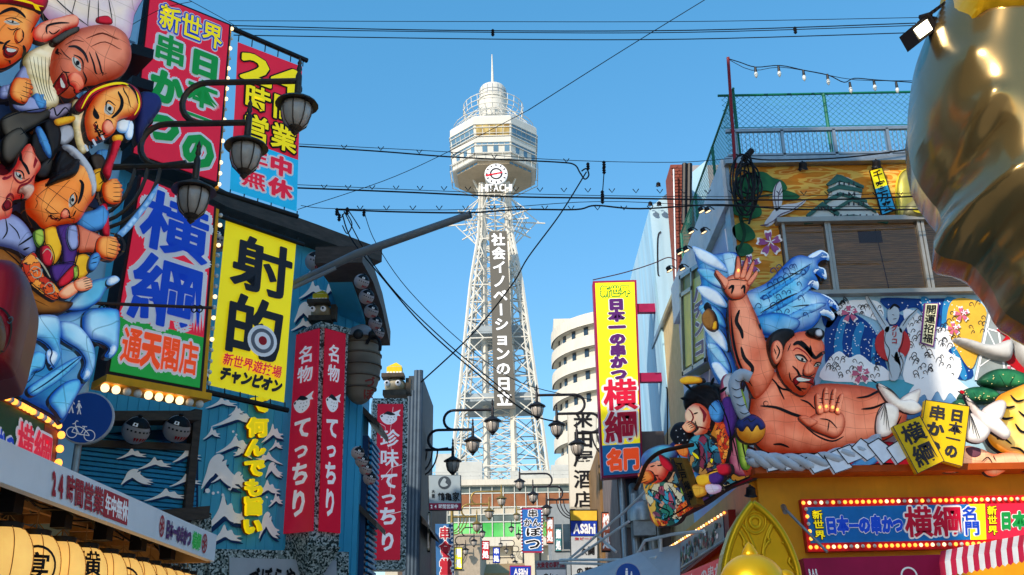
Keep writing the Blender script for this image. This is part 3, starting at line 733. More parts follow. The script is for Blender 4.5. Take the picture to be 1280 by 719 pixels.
# fugu paper lanterns
fwhite=mat('lantern_white','f2eee8',.5,var=.08,sc=8,rim='b9a9a8');fblack=ink
def fugu_lantern(c,r,face,label,first=[None]):
    """round puffer-fish lantern; face = unit vector it looks to"""
    t=thing('puffer_lantern',label,'paper lantern',c,'puffer-fish lanterns on the wave-painted restaurant')
    f=(Vector(face)+Vector((0,0,-.55))).normalized();rt=f.cross(Vector((0,0,1))).normalized();up=rt.cross(f);M=Matrix((rt,f,up)).transposed()
    def put(mb):mb.v=[tuple(M@Vector(v)*r+Vector(c)) for v in mb.v];return mb
    b=MB();b.ball((0,0,0),1,18,12);put(b).build('body',fwhite,t,smooth=True)
    b=MB()
    def patch(lon0,lon1,lat0,lat1,rr=1.02,n=6,m=4):
        V=[(rr*math.cos(la)*math.sin(lo),rr*math.cos(la)*math.cos(lo),rr*math.sin(la)) for la in np.linspace(lat0,lat1,m+1) for lo in np.linspace(lon0,lon1,n+1)]
        b.add(V,[(j*(n+1)+i,j*(n+1)+i+1,(j+1)*(n+1)+i+1,(j+1)*(n+1)+i) for i in range(n) for j in range(m)])
    patch(-1.0,1.5,.45,1.35,n=8)
    for lo in (-.9,-.6,-.3,0,.3,.6,.9):patch(lo,lo+.14,.08,.2,n=1,m=1)
    patch(-1.3,-.9,.1,.5,n=2,m=2);put(b).build('back_marking',fblack,t)
    b=MB();
    for lo in (-.75,-.5,-.25,0,.2):patch(lo,lo+.15,-.55,-.3,n=1,m=1);patch(lo+.05,lo+.1,-.7,-.5,n=1,m=1)
    put(b).build('red_marking',red,t)
    b=MB();patch(.35,.75,.5,.75,1.04,3,2);put(b).build('eye',pwhite,t)
    b=MB();patch(.48,.62,.55,.7,1.06,2,2);put(b).build('pupil',ink,t)
    b=MB();b.tube([(0,0,.95),(0,0,1.15)],.16,8);b.tube([(0,0,-.95),(0,0,-1.08)],.16,8);put(b).build('cap',dark,t)
    return t
n1=tuple(W1.n)
for i,(px,py,rp,lab) in enumerate(((170,538,16,'puffer-fish paper lantern over the louvred window, beside the round blue sign'),(221,536,16,'puffer-fish paper lantern over the louvred window, just left of the yellow mural writing'),
        (272,300,15,'puffer-fish paper lantern half hidden behind the left edge of the yellow banner'),(394,327,12.5,'puffer-fish paper lantern under the eave just right of the yellow banner'),(430,340,11.5,'puffer-fish paper lantern under the eave between banner and roof corner'))):
    p=W1.px(px,py,.45);r=rp/FP*np.linalg.norm(np.array(p)-CAM);fugu_lantern(p,r,n1,lab)
names=['topmost','second','third','fourth','lowest']
for i,(px,py,rp) in enumerate(((452,352,9.5),(458,371,9.5),(464,389,9),(469,404,8.5),(472,416,8.5))):
    p=WS.px(px,py,.35);r=rp/FP*np.linalg.norm(np.array(p)-CAM);fugu_lantern(p,r,(.75,-.65,-.1),names[i]+' puffer-fish lantern of the string down the roof corner')
for i,(px,py,rp) in enumerate(((447,566,8),(452,576,8),(457,586,8),(462,598,8))):
    p=WS.px(px,py,.9);r=rp/FP*np.linalg.norm(np.array(p)-CAM);fugu_lantern(p,r,(.75,-.65,-.1),['topmost','second','third','lowest'][i]+' puffer-fish lantern of the string between the two crimson lightboxes')
# giant puffer balloon hanging at the corner
bp=atY(451,455,16.4);R0=40/FP*np.linalg.norm(bp-CAM)
t=thing('puffer_balloon','huge weathered brown and white puffer-fish lantern bulging behind the crimson corner lightbox','paper lantern',bp)
b=MB();b.ball((0,0,0),R0,28,18,(.62,.62,1.28));b.v=[(x+bp[0],y+bp[1],z+bp[2]) for x,y,z in b.v]
fug=mat('puffer_paper','a59684',.6,var=.2,sc=1.2,col2='6f6255',grime=.45,stretch=(1,1,3));b.build('body',fug,t,smooth=True)
b=MB();b.v=[];
for zz in (-.8,-.45,-.1,.25,.6,.9):
    rr=.63*math.sqrt(max(0,1-(zz/1.28)**2))*R0;b.tube([(bp[0]+rr*math.cos(2*math.pi*k/24),bp[1]+rr*math.sin(2*math.pi*k/24),bp[2]+zz*R0) for k in range(25)],.02,4,cap=False)
b.build('hoop',mat('hoop_wood','6d5e50',.7),t)
b=MB();b.ball((0,0,0),R0*.63,20,10,(1,1,1.0));b.v=[(x*1.02+bp[0],y*1.02+bp[1],max(z,.2*R0)*1.15+bp[2]+R0*.52) for x,y,z in b.v];b.build('white_crown',fwhite,t,smooth=True)
for dx,s_ in ((-.02,1),(.42,-1)):
    e=np.array(bp)+np.array([dx*R0,-.56*R0*(1 if s_>0 else .8),.78*R0]);b=MB();b.ball(e,R0*.16,12,8);b.build('eye',mat('eye_grey','3a3d40',.3),t,smooth=True)
b=MB();P_=[(math.cos(a),math.sin(a)) for a in np.linspace(-.3,2.8,9)]
b.tube([(bp[0]+R0*.45+.12*c,bp[1]-R0*.55,bp[2]+R0*.35+.2*s_) for c,s_ in P_],.03,6);b.build('mouth_ring',dark,t)
px_pl=Pl((bp[0],bp[1]-R0*.66),20);
px_text(px_pl,t,[('づ',462,478,13,14),('ぼ',460,493,13,14)],[(mat('rust_red','8e3428',.6),.03,0.02)])
# ornamental puffer heads on top of the lightboxes
def ornament(px,py,Y,sc_,label):
    p=atY(px,py,Y);t=thing('roof_ornament',label,'ornament',p);s_=sc_/FP*np.linalg.norm(p-CAM)
    b=MB();b.ball((p[0],p[1],p[2]+s_*.55),s_*.62,14,10,(1,.8,.8));b.build('head',mat('ornament_cream','c9bfa6',.5,var=.25,sc=5,col2='a07c4c',grime=.4),t,smooth=True)
    b=MB();b.box((p[0]-s_*.1,p[1]-.1,p[2]+s_*1.05),(s_*1.25,s_*.8,s_*.22));b.box((p[0],p[1],p[2]+s_*.1),(s_*1.3,s_*.9,s_*.3));b.box((p[0]+s_*.75,p[1],p[2]+s_*.5),(s_*.3,s_*.6,s_*.9));b.build('beak_frame',mat('ornament_dark','4b4238',.6,var=.4,sc=6),t)
    b=MB()
    for sx in (-.42,.2):b.ball((p[0]+sx*s_,p[1]-s_*.46,p[2]+s_*.62),s_*.17,10,8)
    b.build('eye',pwhite,t,smooth=True)
    b=MB()
    for sx in (-.42,.2):b.ball((p[0]+sx*s_,p[1]-s_*.58,p[2]+s_*.62),s_*.08,8,6)
    b.build('pupil',ink,t,smooth=True)
    b=MB();b.box((p[0]-s_*.05,p[1]-s_*.15,p[2]+s_*1.38),(s_*.85,s_*.5,s_*.42));b.add([(p[0]-s_*.45,p[1]-s_*.4,p[2]+s_*1.6),(p[0]+s_*.4,p[1]-s_*.4,p[2]+s_*1.6),(p[0],p[1],p[2]+s_*1.95)],[(0,1,2)]);b.build('crate',mat('ornament_yellow','e9c61c',.5,var=.1,grime=.2),t)
    b=MB()
    for k in range(5):b.box((p[0]+s_*(-.4+.18*k),p[1]-s_*.45,p[2]+s_*1.2),(s_*.12,.04,s_*.16))
    b.build('tooth',pwhite,t)
ornament(401,402,16,21,'cream puffer-fish head under a yellow crate atop the corner lightbox')
ornament(494,495,20.5,22,'weathered cream puffer-fish head atop the tall narrow lightbox')
# --- crimson corner lightbox (two faces)
ridge=atY(401,405,15.6);LA=Pl(ridge,-46);LB=Pl(ridge,44)
lb=thing('corner_lightbox','two-faced crimson lightbox in speckled granite frame below the puffer-fish head','sign',(ridge[0],ridge[1],LA.uv(395,675)[1]))
zt_,zb_=LA.uv(402,402)[1],LA.uv(394,690)[1];uA=LA.uv(354,545)[0];uB=LB.uv(430,540)[0]
b=MB();C4=[LA.w(0,0),LA.w(uA,0),tuple(np.array(LA.w(uA,0))+LB.u*uB),LB.w(uB,0)]
P4=[(c[0],c[1]) for c in C4]
b.hexa([(x,y,zb_+.12) for x,y in P4]+[(x,y,zt_-.1) for x,y in P4])
cx0,cy0=sum(p[0] for p in P4)/4,sum(p[1] for p in P4)/4;ex=[((x-cx0)*1.06+cx0,(y-cy0)*1.06+cy0) for x,y in P4];sh=[((x-cx0)*.55+cx0,(y-cy0)*.55+cy0) for x,y in P4]
b.hexa([(x,y,zt_-.1) for x,y in ex]+[(x,y,zt_) for x,y in ex]);b.hexa([(x,y,zb_-.3) for x,y in sh]+[(x,y,zb_+.12) for x,y in ex])
b.build('frame',granite,lb)
def fugu_mark(sf,parent,a,b_,w_,h_):
    body=[(.0,.45),(.12,.3),(.3,.22),(.55,.22),(.78,.12),(1.0,.0),(.92,.25),(1.0,.42),(.84,.42),(.82,.7),(.6,.95),(.35,.98),(.12,.78)]
    m1=MB();sf.poly(m1,smooth_closed([(a+x*w_,b_+y*h_) for x,y in body],3),.012);m1.build('puffer_mark',silverp,parent)
    m1=MB()
    for P in ([(.15,.34),(.35,.1),(.6,.2),(.75,.35),(.5,.38),(.3,.3)],[(.04,.4),(.12,.36),(.14,.46),(.05,.5)]):sf.poly(m1,smooth_closed([(a+x*w_,b_+y*h_) for x,y in P],2),.018)
    for x,y in ((.4,.5),(.55,.52),(.7,.5),(.35,.68),(.52,.7),(.66,.68),(.5,.85)):sf.poly(m1,[(a+(x+.025*math.cos(t_))*w_,b_+(y+.03*math.sin(t_))*h_) for t_ in (0,1.2,2.5,3.7,5)],.018)
    m1.build('puffer_spot',charcoal,parent)
for pl,q in ((LA,[(369,420),(400,411),(392,664),(352,668)]),(LB,[(406,411),(431,418),(424,667),(398,664)])):
    sf=Surf(pl,q,.02);b=MB();sf.rect(b,0,0,1,1,0,.03);b.build('panel',crimson,lb);sf=Surf(pl,q,.055)
    text(sf,lb,[('名',.2,.07,.8,.165),('物',.2,.175,.8,.265),('て',.18,.44,.82,.55),('っ',.2,.55,.78,.65),('ち',.18,.66,.82,.78),('り',.2,.79,.8,.93)],[(silverp,.03,.004)])
    fugu_mark(sf,lb,.14,.32,.72,.1)
# --- tall narrow lightbox
SP=plane_at(488,600,20.0,12)
q0=[(466,498),(510,498),(507,712),(463,712)];sf=Surf(SP,q0)
n2=thing('narrow_lightbox','tall narrow crimson lightbox in speckled granite frame nearer the street lamps','sign',sf.w(.5,1))
b=MB();sf.rect(b,0,0,1,1,-.5,0);b.build('frame',granite,n2)
sf=Surf(SP,[(472,505),(504,505),(500,700),(468,700)],.02);b=MB();sf.rect(b,0,0,1,1,-.01,.0);b.build('panel',crimson,n2)
text(sf,n2,[('珍',.12,.17,.88,.29),('味',.12,.3,.88,.42),('て',.15,.45,.88,.56),('っ',.15,.56,.85,.66),('ち',.12,.67,.88,.79),('り',.15,.82,.85,.95)],[(silverp,.03,.01)]);fugu_mark(sf,n2,.1,.04,.8,.1)
b=MB()
for pts_ in ([(.0,.12),(.3,.15),(.45,.3)],[(.6,.02),(.5,.2),(.62,.4),(.55,.6)],[(1,.4),(.6,.42),(.2,.5)],[(.2,.75),(.5,.72),(1,.7)]):
    for (p,q) in zip(pts_[:-1],pts_[1:]):
        w0=.012;b.add([sf.w(p[0],p[1],.016),sf.w(q[0],q[1],.016),sf.w(q[0]+w0,q[1]+w0*.3,.016),sf.w(p[0]+w0,p[1]+w0*.3,.016)],[(0,1,2,3)])
b.build('crack',silverp,n2)
# granite-framed board at street level
q0=[(262,686),(436,690),(436,760),(262,760)];BP=Pl(W1.o+W1.n*.25,43)
sf=Surf(BP,q0);t=thing('menu_board','pale illuminated board in granite frame below the wave mural','sign',sf.w(.5,1));b=MB();sf.rect(b,0,0,1,1,-.3,0);b.build('frame',granite,t)
sf2=Surf(BP,[(286,697),(420,701),(420,770),(286,770)],.01);b=MB();sf2.rect(b,0,0,1,1,0,.02);b.build('panel',mat('board_pale','c8c8cc',.2,var=.05),t)
px_text(Pl(W1.o+W1.n*.29,43),t,[(c,318+i*15,722,14,26) for i,c in enumerate('づぼらや')],[(ink,.03,.01)])
# lower-left dark stone wall below the louvres
b=MB();sfq=Surf(Pl(W1.o+W1.n*.1,43),[(200,640),(262,642),(262,730),(200,730)]);sfq.rect(b,0,0,1,1,-.1,.06);b.build('stone_base',granite,rest)

# ================================================================ hanging signs (stand on frames at 43 degrees to the picture)
def bulbs(parent,pts,r,mats_,name='bulb'):
    me=None
    for i,p in enumerate(pts):
        m_=mats_[(i*7+i//3)%len(mats_)]
        k=(m_.name,round(r,4))
        if k not in BULBS:
            b=MB();b.ball((0,0,0),r,8,6);me=bpy.data.meshes.new('bulb');me.from_pydata(b.v,[],b.f);me.materials.append(m_);me.polygons.foreach_set('use_smooth',[True]*len(me.polygons));BULBS[k]=me
        o=bpy.data.objects.new(name,BULBS[k]);COL.objects.link(o);o.parent=parent;o.location=tuple(np.array(p)-np.array(root_loc(parent)))
BULBS={}
def lerp(a,b,t):return a[0]+(b[0]-a[0])*t,a[1]+(b[1]-a[1])*t
# upper sign
SA=plane_at(235,110,10.3,43);q=[(188,-8),(286,32),(270,227),(167,191)]
sf=Surf(SA,q);t=thing('shop_sign','crimson vertical sign with green and yellow characters, upper of the left pair','sign',sf.w(.5,1))
b=MB();sf.rect(b,-.03,-.015,1.03,1.015,-.3,-.004);b.build('frame',black,t);b=MB();sf.rect(b,0,0,1,1,-.004,.012);b.build('panel',magenta,t)
sf.d=.012
text(sf,t,row_text('新世界',.12,.92,.035,.2,.0),[(pwhite,.14,.004),(blue,.085,.012),(pyellow,.035,.018)])
G=[('日',.53,.235,.93,.405),('本',.53,.42,.93,.6),('一',.53,.62,.93,.7),('の',.53,.74,.95,.97),('串',.09,.22,.49,.42),('か',.09,.45,.49,.66),('つ',.07,.69,.5,.9)]
text(sf,t,G,[(pwhite,.13,.004),(pgreen,.055,.014)])
bulbs(t,[sf.w(1.06,i/15,-.05) for i in range(16)],.025,[bulbw,bulbc,bulbw])
b=MB();sf.rect(b,1.03,-.01,1.08,1.02,-.25,-.1);b.build('bulb_rail',oyellow,t)
# lower sign
q=[(177,222),(267,259),(249,485),(137,464)];SB=plane_at(205,350,10.0,43)
sf=Surf(SB,q);t=thing('shop_sign','crimson and green vertical sign with two huge blue characters and orange writing','sign',sf.w(.5,1))
b=MB();sf.rect(b,-.04,-.015,1.04,1.03,-.32,-.004);b.build('frame',mat('frame_brown','30181a',.5),t)
b=MB();sf.rect(b,0,0,1,.735,-.004,.012);b.build('panel',magenta,t);b=MB();sf.rect(b,0,.735,1,1,-.004,.012);b.build('panel',green,t)
sf.d=.012
text(sf,t,[('横',.06,.03,.96,.36),('綱',.06,.37,.96,.74)],[(pwhite,.105,.004),(blue,.045,.014)])
text(sf,t,row_text('通天閣店',.07,.95,.77,.95),[(pwhite,.14,.006),(orange,.05,.016)])
b=MB();sf.rect(b,1.04,-.01,1.1,1.05,-.3,-.05);sf.rect(b,-.06,1.03,1.1,1.065,-.3,.1);b.build('bulb_rail',oyellow,t)
bulbs(t,[sf.w(-.03+i*.115,1.085,.02) for i in range(10)],.045,[bulbw,bulbw,bulbc,bulbw]);bulbs(t,[sf.w(1.13,.02+i/17,-.05) for i in range(17)],.025,[bulbc,bulbw,bulbc])
# thin service pipe crossing it
t2=thing('conduit','thin brown pipe crossing in front of the big blue characters','pipe',SB.px(190,380,.2));b=MB();b.tube([SB.px(118,379,.3),SB.px(265,385,.3)],.018,8);b.build('pipe',mat('pipe_brown','4a342c',.5,.3),t2)
b=MB()
for x in (127,133,243,250):c_=SB.px(x,384,.3);b.tube([(c_[0]+.03*math.cos(a),c_[1],c_[2]-.02+.04*math.sin(a)) for a in np.linspace(0,6.28,9)],.008,5)
b.build('ring',dark,t2)
# 24 hour banner
q=[(298,52),(378.5,83),(371.5,264),(288,237)];SC=plane_at(333,160,11.5,43);sf=Surf(SC,q)
t=thing('cloth_banner','crimson and cyan cloth banner hung between two dark poles beside the street lamps','banner',sf.w(.5,1))
def cloth(sf,m_cols,parent,amp=.02,nx=10,ny=24):
    for (b0,b1,m_) in m_cols:
        mb=MB();V=[];F=[];k=max(2,int(ny*(b1-b0)))
        for j in range(k+1):
            for i in range(nx+1):
                a,bb=i/nx,b0+(b1-b0)*j/k;V.append(sf.w(a,bb,amp*math.sin(a*9+bb*4)*math.sin(bb*3.14)-amp-.004))
        for j in range(k):
            for i in range(nx):c0=j*(nx+1)+i;F.append((c0+nx+1,c0+nx+2,c0+1,c0))
        mb.add(V,F);mb.build('cloth',m_,parent,smooth=True)
cloth(sf,[(0,.655,magenta),(.655,1,cyan)],t,.012)
B24=[('2',.06,.06,.5,.24),('4',.52,.06,.96,.24),('時',.12,.26,.52,.44),('間',.54,.26,.94,.44),('営',.12,.46,.52,.64),('業',.54,.46,.94,.64)]
text(sf,t,B24,[(ink,.1,.004),(pyellow,.045,.014)])
text(sf,t,[('年',.16,.68,.52,.81),('中',.54,.68,.9,.81),('無',.14,.83,.5,.95),('休',.54,.83,.9,.95)],[(pwhite,.13,.004),(magenta,.04,.014)])
b=MB();b.tube([SC.px(272,28,.02),SC.px(384,76,.02)],.035,8);b.tube([SC.px(262,236,.02),SC.px(372,271,.02)],.035,8)
for i in range(6):
    b.tube([SC.w(*sf.uv(i/5,.0),.0),SC.w(sf.uv(i/5,0)[0],sf.uv(i/5,0)[1]+.1,.0)],.008,5);b.tube([SC.w(*sf.uv(i/5,1),.0),SC.w(sf.uv(i/5,1)[0],sf.uv(i/5,1)[1]-.08,.0)],.008,5)
b.build('pole',dark,t)
# yellow banner
q=[(283,275),(371,304),(356,503),(261,481)];SD=plane_at(315,390,11.8,43);sf=Surf(SD,q)
t=thing('cloth_banner','bright yellow vertical banner with two big black characters and a bullseye','banner',sf.w(.5,1))
cloth(sf,[(0,1,yellow)],t,.014)
text(sf,t,[('射',.12,.05,.97,.4),('的',.1,.42,.92,.8)],[(charcoal,.055,.008)])
b=MB();c=sf.uv(.62,.675);r0=.2*np.linalg.norm(sf.uv(1,.5)-sf.uv(0,.5))
for r_,m_,d in ((1,pwhite,.02),(.78,mat('print_grey','7c7c84',.5),.024),(.55,pwhite,.028),(.28,red,.032)):
    b=MB();b.poly(SD,[(c[0]+r0*r_*math.cos(a),c[1]+r0*r_*math.sin(a)) for a in np.linspace(0,6.28,25)[:-1]],d);b.build('bullseye_ring',m_,t)
text(sf,t,row_text('新世界遊技場',.14,.92,.795,.87),[(magenta,.035,.01)],skew=.15)
text(sf,t,row_text('チャンピオン',.12,.94,.875,.96),[(charcoal,.06,.01)],skew=.3)
b=MB();b.tube([SD.px(268,268,.02),SD.px(380,306,.02)],.03,8);b.tube([SD.px(205,478,.02),SD.px(360,513,.02)],.035,8)
for i in range(6):
    p=sf.uv(i/5,0);b.tube([SD.w(p[0],p[1],0),SD.w(p[0],p[1]+.07,.02)],.008,5);p=sf.uv(i/5,1);b.tube([SD.w(p[0],p[1],0),SD.w(p[0],p[1]-.1,.02)],.008,5)
b.build('pole',dark,t)
# big steel pole reaching up over the street
t=thing('steel_boom','grey steel pole slanting up across the street in front of the tower','pole',atY(366,355,12.5))
b=MB();p0,p1,p2=atY(362,357,12.6),atY(445,318,12.4),atY(588,268,12.0);b.tube([p0,p1,p2],[.045,.06,.05],12);b.tube([atY(366,360,12.4),atY(420,335,12.4)],.03,8);b.build('pole',mat('boom_grey','7d8288',.5,.3,var=.1),t,smooth=40)
b=MB();b.tube([atY(530,286,12.2),atY(531,291,12.2),atY(534,287,12.2)],.012,6);b.tube([p2,tuple(p2+(p2-p1)*.004)],.056,12);b.build('hook',dark,t)

# light-blue steel cladding and dark building behind the gods (further left)
LW=plane_at(120,200,9.0,43)
t=thing('corner_shop','shop building clad in pale blue steel panels behind the festival figures','building',LW.px(100,500))
cl=mat('pale_blue_steel','9cc4da',.4,.2,var=.12,sc=1.2,grime=.35)
b=MB();a0=LW.uv(-260,200)[0];a1=LW.uv(176,200)[0];b.pbox(LW,a0,a1,0,12,-6,-.6);b.build('wall',cl,t)
b=MB();n_=0
for i in range(16):
    for j in range(8):
        u0=a1-.02-(i+1)*.52;b=MB();b.pbox(LW,u0+.02,u0+.5,2.8+j*1.12,2.8+(j+1)*1.12-.04,-.6,-.54)
        if i==0 and j==0:b0=b.build('panel',cl,t)
        else:
            o=b0.copy();COL.objects.link(o);dlt=np.array(LW.w(-i*.52,j*1.12,0))-np.array(LW.w(0,0,0));o.location=tuple(dlt)
b=MB()
for y_ in (60,100,140):strip(b,LW,165,y_,192,y_+8,.06,-.6,.2)
b.build('bracket',black,t)
# roof behind banners (pale plant room)
t=thing('rooftop_room','pale concrete rooftop room just visible behind the signs above the yellow banner','building',W1.px(300,262,-1));b=MB();b.slab(W1,[W(262,300),W(342,300),W(342,262),W(262,244)],-3,-1.2);b.build('wall',apw,t)

# round blue cycle sign
CP=plane_at(108,523,9.3,8)
c=CP.uv(108,523);r=30.5/FP*np.linalg.norm(np.array(CP.w(*c))-CAM)
t=thing('road_sign','round blue road sign with white bicycle and walking figures on a grey post','road sign',(CP.w(c[0],0)))
b=MB();p=CP.w(*c);b.lathe((p[0],p[1],p[2]),[(r,-.02),(r,.02),(r*.97,.025)],36,tuple(CP.n));b.build('disc',mat('rim_grey','b8bcc4',.4),t,smooth=30)
b=MB();b.lathe((p[0],p[1],p[2]),[(r*.945,.0),(r*.945,.03)],36,tuple(CP.n));b.build('face',mat('roadsign_blue','1450a8',.35,var=.04),t)
b=MB();b.tube([(p[0]-.08,p[1]+.08,0),(p[0]-.08,p[1]+.08,p[2]+r*.8)],.035,10);b.build('post',steel,t)
def px_ring(mb,pl,x,y,rr,wd,d):ink_mb(mb,pl,[(x+rr*math.cos(a),y+rr*math.sin(a)) for a in np.linspace(0,6.28,13)[:-1]],wd,0,k=2,e=d,closed=True)
b=MB();D_=.034
px_ring(b,CP,91,541.5,6.6,1.1,D_);px_ring(b,CP,113,545.5,6.8,1.1,D_)
for L_ in ([(91,541),(96,534),(106,537),(113,545.5)],[(96,534),(101,544),(106,537)],[(101,544),(91,541)],[(101,544),(113,545.5)],[(95,530),(96,534)],[(92,531),(95,530),(97,527),(99,528)],[(106,537),(107,534)],[(104,534),(110,534.5)]):ink_mb(b,CP,L_,1.1,0,k=2,e=D_,taper=False)
for x,y,s_ in ((100,512,1.0),(90,508,1.35)):
    decal_mb(b,CP,[(x+1.3*s_*math.cos(a),y-9*s_+1.4*s_*math.sin(a)) for a in np.linspace(0,6.28,9)[:-1]],D_,k=1)
    for L_,w0 in (([(x,y-7*s_),(x,y)],3*s_),([(x,y),(x-2*s_,y+7*s_)],1.4*s_),([(x+.5,y),(x+2*s_,y+7*s_)],1.4*s_),([(x-1,y-6*s_),(x-3.2*s_,y-1*s_)],1.1*s_),([(x+1,y-6*s_),(x+3.2*s_,y-1*s_)],1.1*s_)):ink_mb(b,CP,L_,w0,0,k=2,e=D_,taper=False)
b.build('pictogram',pwhite,t)

# ================================================================ canopy with lanterns
CX=-3.4;CPn=Pl((CX,0),90)
def cv(px,py):return CPn.uv(px,py)
q=[(-60,521),(271,669),(268,702),(-60,580)];sf=Surf(CPn,q)
t=thing('shop_canopy','white canopy over the lanterns with red opening-hours lettering along its edge','canopy',(CX,8,2.5))
b=MB();sf.rect(b,0,0,1,1,-.08,0);b.build('fascia',mat('fascia_white','faf8fa',.45,var=.03,grime=.12),t)
yb=sf.uv(1,1);zc_=float(yb[1]);ye=float(yb[0]);b=MB();b.box((CX-1.6,(ye+2)/2,zc_+.27),(3.1,ye-2,.06));b.build('roof_sheet',mat('canopy_tan','8a6038',.7,var=.2,sc=2),t)
wood=mat('canopy_batten','b88850',.6,var=.25,sc=4)
for i in range(10):
    y=ye-.15-i*.62;b=MB();b.box((CX-1.5,y,zc_+.2),(2.9,.05,.07));b.build('batten',wood,t)
for x in (CX-.5,CX-1.15):b=MB();b.box((x,(ye+2)/2,zc_+.12),(.05,ye-2.2,.05));b.build('rail',wood,t)
b=MB();b.box((CX-1.55,ye,zc_+.12),(3.0,.06,.26));b.build('end_board',mat('end_tan','c49a62',.6,var=.15),t)
for i in range(7):
    y=ye-.5-i*.85;b=MB();b.box((CX-.35,y,zc_+.08),(.12,.14,.2));b.build('speaker_box',black,t)
b=MB()
random.seed(3)
for k in range(3):
    pts_=[(CX-.3-.1*k+random.uniform(-.05,.05),3+i*.25,zc_+.1+random.uniform(-.05,.08)) for i in range(int((ye-3)/.25))];b.tube(pts_,.009,5,cap=False)
b.build('wiring',black,t)
redp=mat('print_red','c02a3c',.45,var=.04)
def fascia_text(s,x0,x1,layers,y0=.12,y1=.88,**kw):
    a0=(x0+60)/331;a1=(x1+60)/331;return row_text(s,a0,a1,y0,y1)
# positions along the fascia are foreshortened: place every character by its photo x
def su(x):return (cv(x,600)[0]-sf.c[0][0])/(sf.c[1][0]-sf.c[0][0])
def fch(chs,xs,y0,y1,layers):
    items=[(c,su(xs[i]),y0,su(xs[i+1]),y1) for i,c in enumerate(chs)];text(sf,t,items,layers)
fch('24時間営業',[62,71,81,92,104,117,130],.12,.92,[(redp,.05,.006)])
b=MB();sf.sheet(b,su(131),.12,su(163),.9,.004);b.build('panel',redp,t)
fch('年中無休',[132,139.5,147,154.5,162],.2,.82,[(pwhite,.03,.01)])
fch('日本一の串かつ',[213,217.5,222,226.5,231,235.5,240,245],.2,.85,[(purple,.06,.006)])
fch('横綱',[247,252.5,258],.2,.85,[(pgreen,.05,.006)])
for x in (207.5,262.5):
    b=MB();a,w0=su(x),(su(x+3.2)-su(x-3.2))/2
    for k in range(20):t0,t1=2*math.pi*k/20,2*math.pi*(k+1)/20;b.add([sf.w(a+w0*r_*math.cos(tt),.5+.36*r_*math.sin(tt),.006) for r_,tt in ((.78,t0),(1,t0),(1,t1),(.78,t1))],[(0,1,2,3)])
    for a_ in (0.3,1.35,2.4):b.add([sf.w(a+w0*(math.cos(a_)*s1-.12*math.sin(a_)*s2),.5+.36*(math.sin(a_)*s1+.12*math.cos(a_)*s2),.006+a_*.001) for s1,s2 in ((-.8,-1),(.8,-1),(.8,1),(-.8,1))],[(0,1,2,3)])
    b.build('crest',redp,t)
# lanterns
def lantern_mat():
    m=mat('lantern_paper','fcc46a',.6,var=.08,sc=6,emit=.32);return m
lanp=lantern_mat()
LX=CX-.42;lan=[]
def make_lantern():
    r0,h=.215,.26;prof=[];nrib=22
    for i in range(nrib*2+1):
        tt=i/(nrib*2);z=(tt-.5)*2*h;rr=r0*(1-abs(tt-.5)**2.2*3.4)**0.5 if abs(tt-.5)<.47 else r0*.5
        rr=max(rr,r0*.5);prof.append((rr*(1.0 if i%2==0 else .975),z))
    root=thing('paper_lantern','x','paper lantern',(0,0,0),'glowing paper lanterns under the canopy')
    b=MB();b.lathe((0,0,0),prof,28);b.build('shade',lanp,root,smooth=True)
    b=MB()
    for k in range(6):
        a=2*math.pi*k/6+.3;b.tube([(p_[0]*1.005*math.cos(a),p_[0]*1.005*math.sin(a),p_[1]) for p_ in prof[::4]],.004,4,cap=False)
    b.build('rib',mat('rib_tan','c08a48',.6),root)
    b=MB();b.lathe((0,0,h-.01),[(r0*.52,0),(r0*.55,.04),(r0*.5,.045)],20);b.lathe((0,0,-h-.04),[(r0*.5,0),(r0*.55,.01),(r0*.52,.05)],20);b.build('cap',black,root,smooth=30)
    b=MB();b.tube([(0,0,h),(0,0,h+.2)],.006,5);b.tube([(-.08,0,h+.02),(0,0,h+.1),(.08,0,h+.02)],.005,5);b.build('hanger',wood,root)
    return root
ORD='first second third fourth fifth sixth seventh eighth ninth tenth eleventh twelfth'.split()
lp=make_lantern();LZ=None
ch_l=['','宴','','横綱','','宴','','串','','','','']
cols=[3,41,75,105,132,154,172,188,202,215,226,236]
zl=atY(47,700,1) # direction only
for i,x in enumerate(cols):
    # lanterns hang in a row parallel to the canopy edge
    r_=ray(x,690);Yl=LX/r_[0]*r_[1] if r_[0]<0 else 10
    z_l=zc_-.36
    lab={0:'large glowing paper lantern cut by the left edge of the picture',1:'glowing paper lantern with a circled black character, nearest the left edge'}.get(i,ORD[i]+' glowing paper lantern from the left edge in the row under the canopy')
    o=lp if i==0 else copytree(lp)
    o.location=(LX,Yl,z_l);o['_w']=(LX,Yl,z_l);o['label']=lab;lan.append(o)
# characters wrap round each shade
def wrap_glyph(parent,ch,z0,z1,ang,wid,ringc=False):
    V,F=glyph(ch,.02);mb=MB();r0=.225
    if not len(V):return
    x=V[:,0]-.5;y=V[:,1]+.12
    def P(x_,z_):
        tt=z_/.58+.5;rr=r0*max(.5,(1-abs(tt-.5)**2.2*3.4)**.5 if abs(tt-.5)<.47 else .5)+.004
        a=ang+x_*wid;return (rr*math.cos(a),rr*math.sin(a),z_)
    mb.add([P(a,z0+b_*(z1-z0)) for a,b_ in zip(x,y)],F)
    if ringc:
        n=24;V=[P(math.cos(2*math.pi*k/n)*r_,(z0+z1)/2+math.sin(2*math.pi*k/n)*r_*(z1-z0)*.95) for r_ in (.68,.78) for k in range(n)]
        mb.add(V,[(k,(k+1)%n,n+(k+1)%n,n+k) for k in range(n)])
    me=mb.build('lettering',ink,None);me.parent=parent;me.location=(0,0,0);me.data.transform(Matrix.Translation(Vector(me['_w'])))
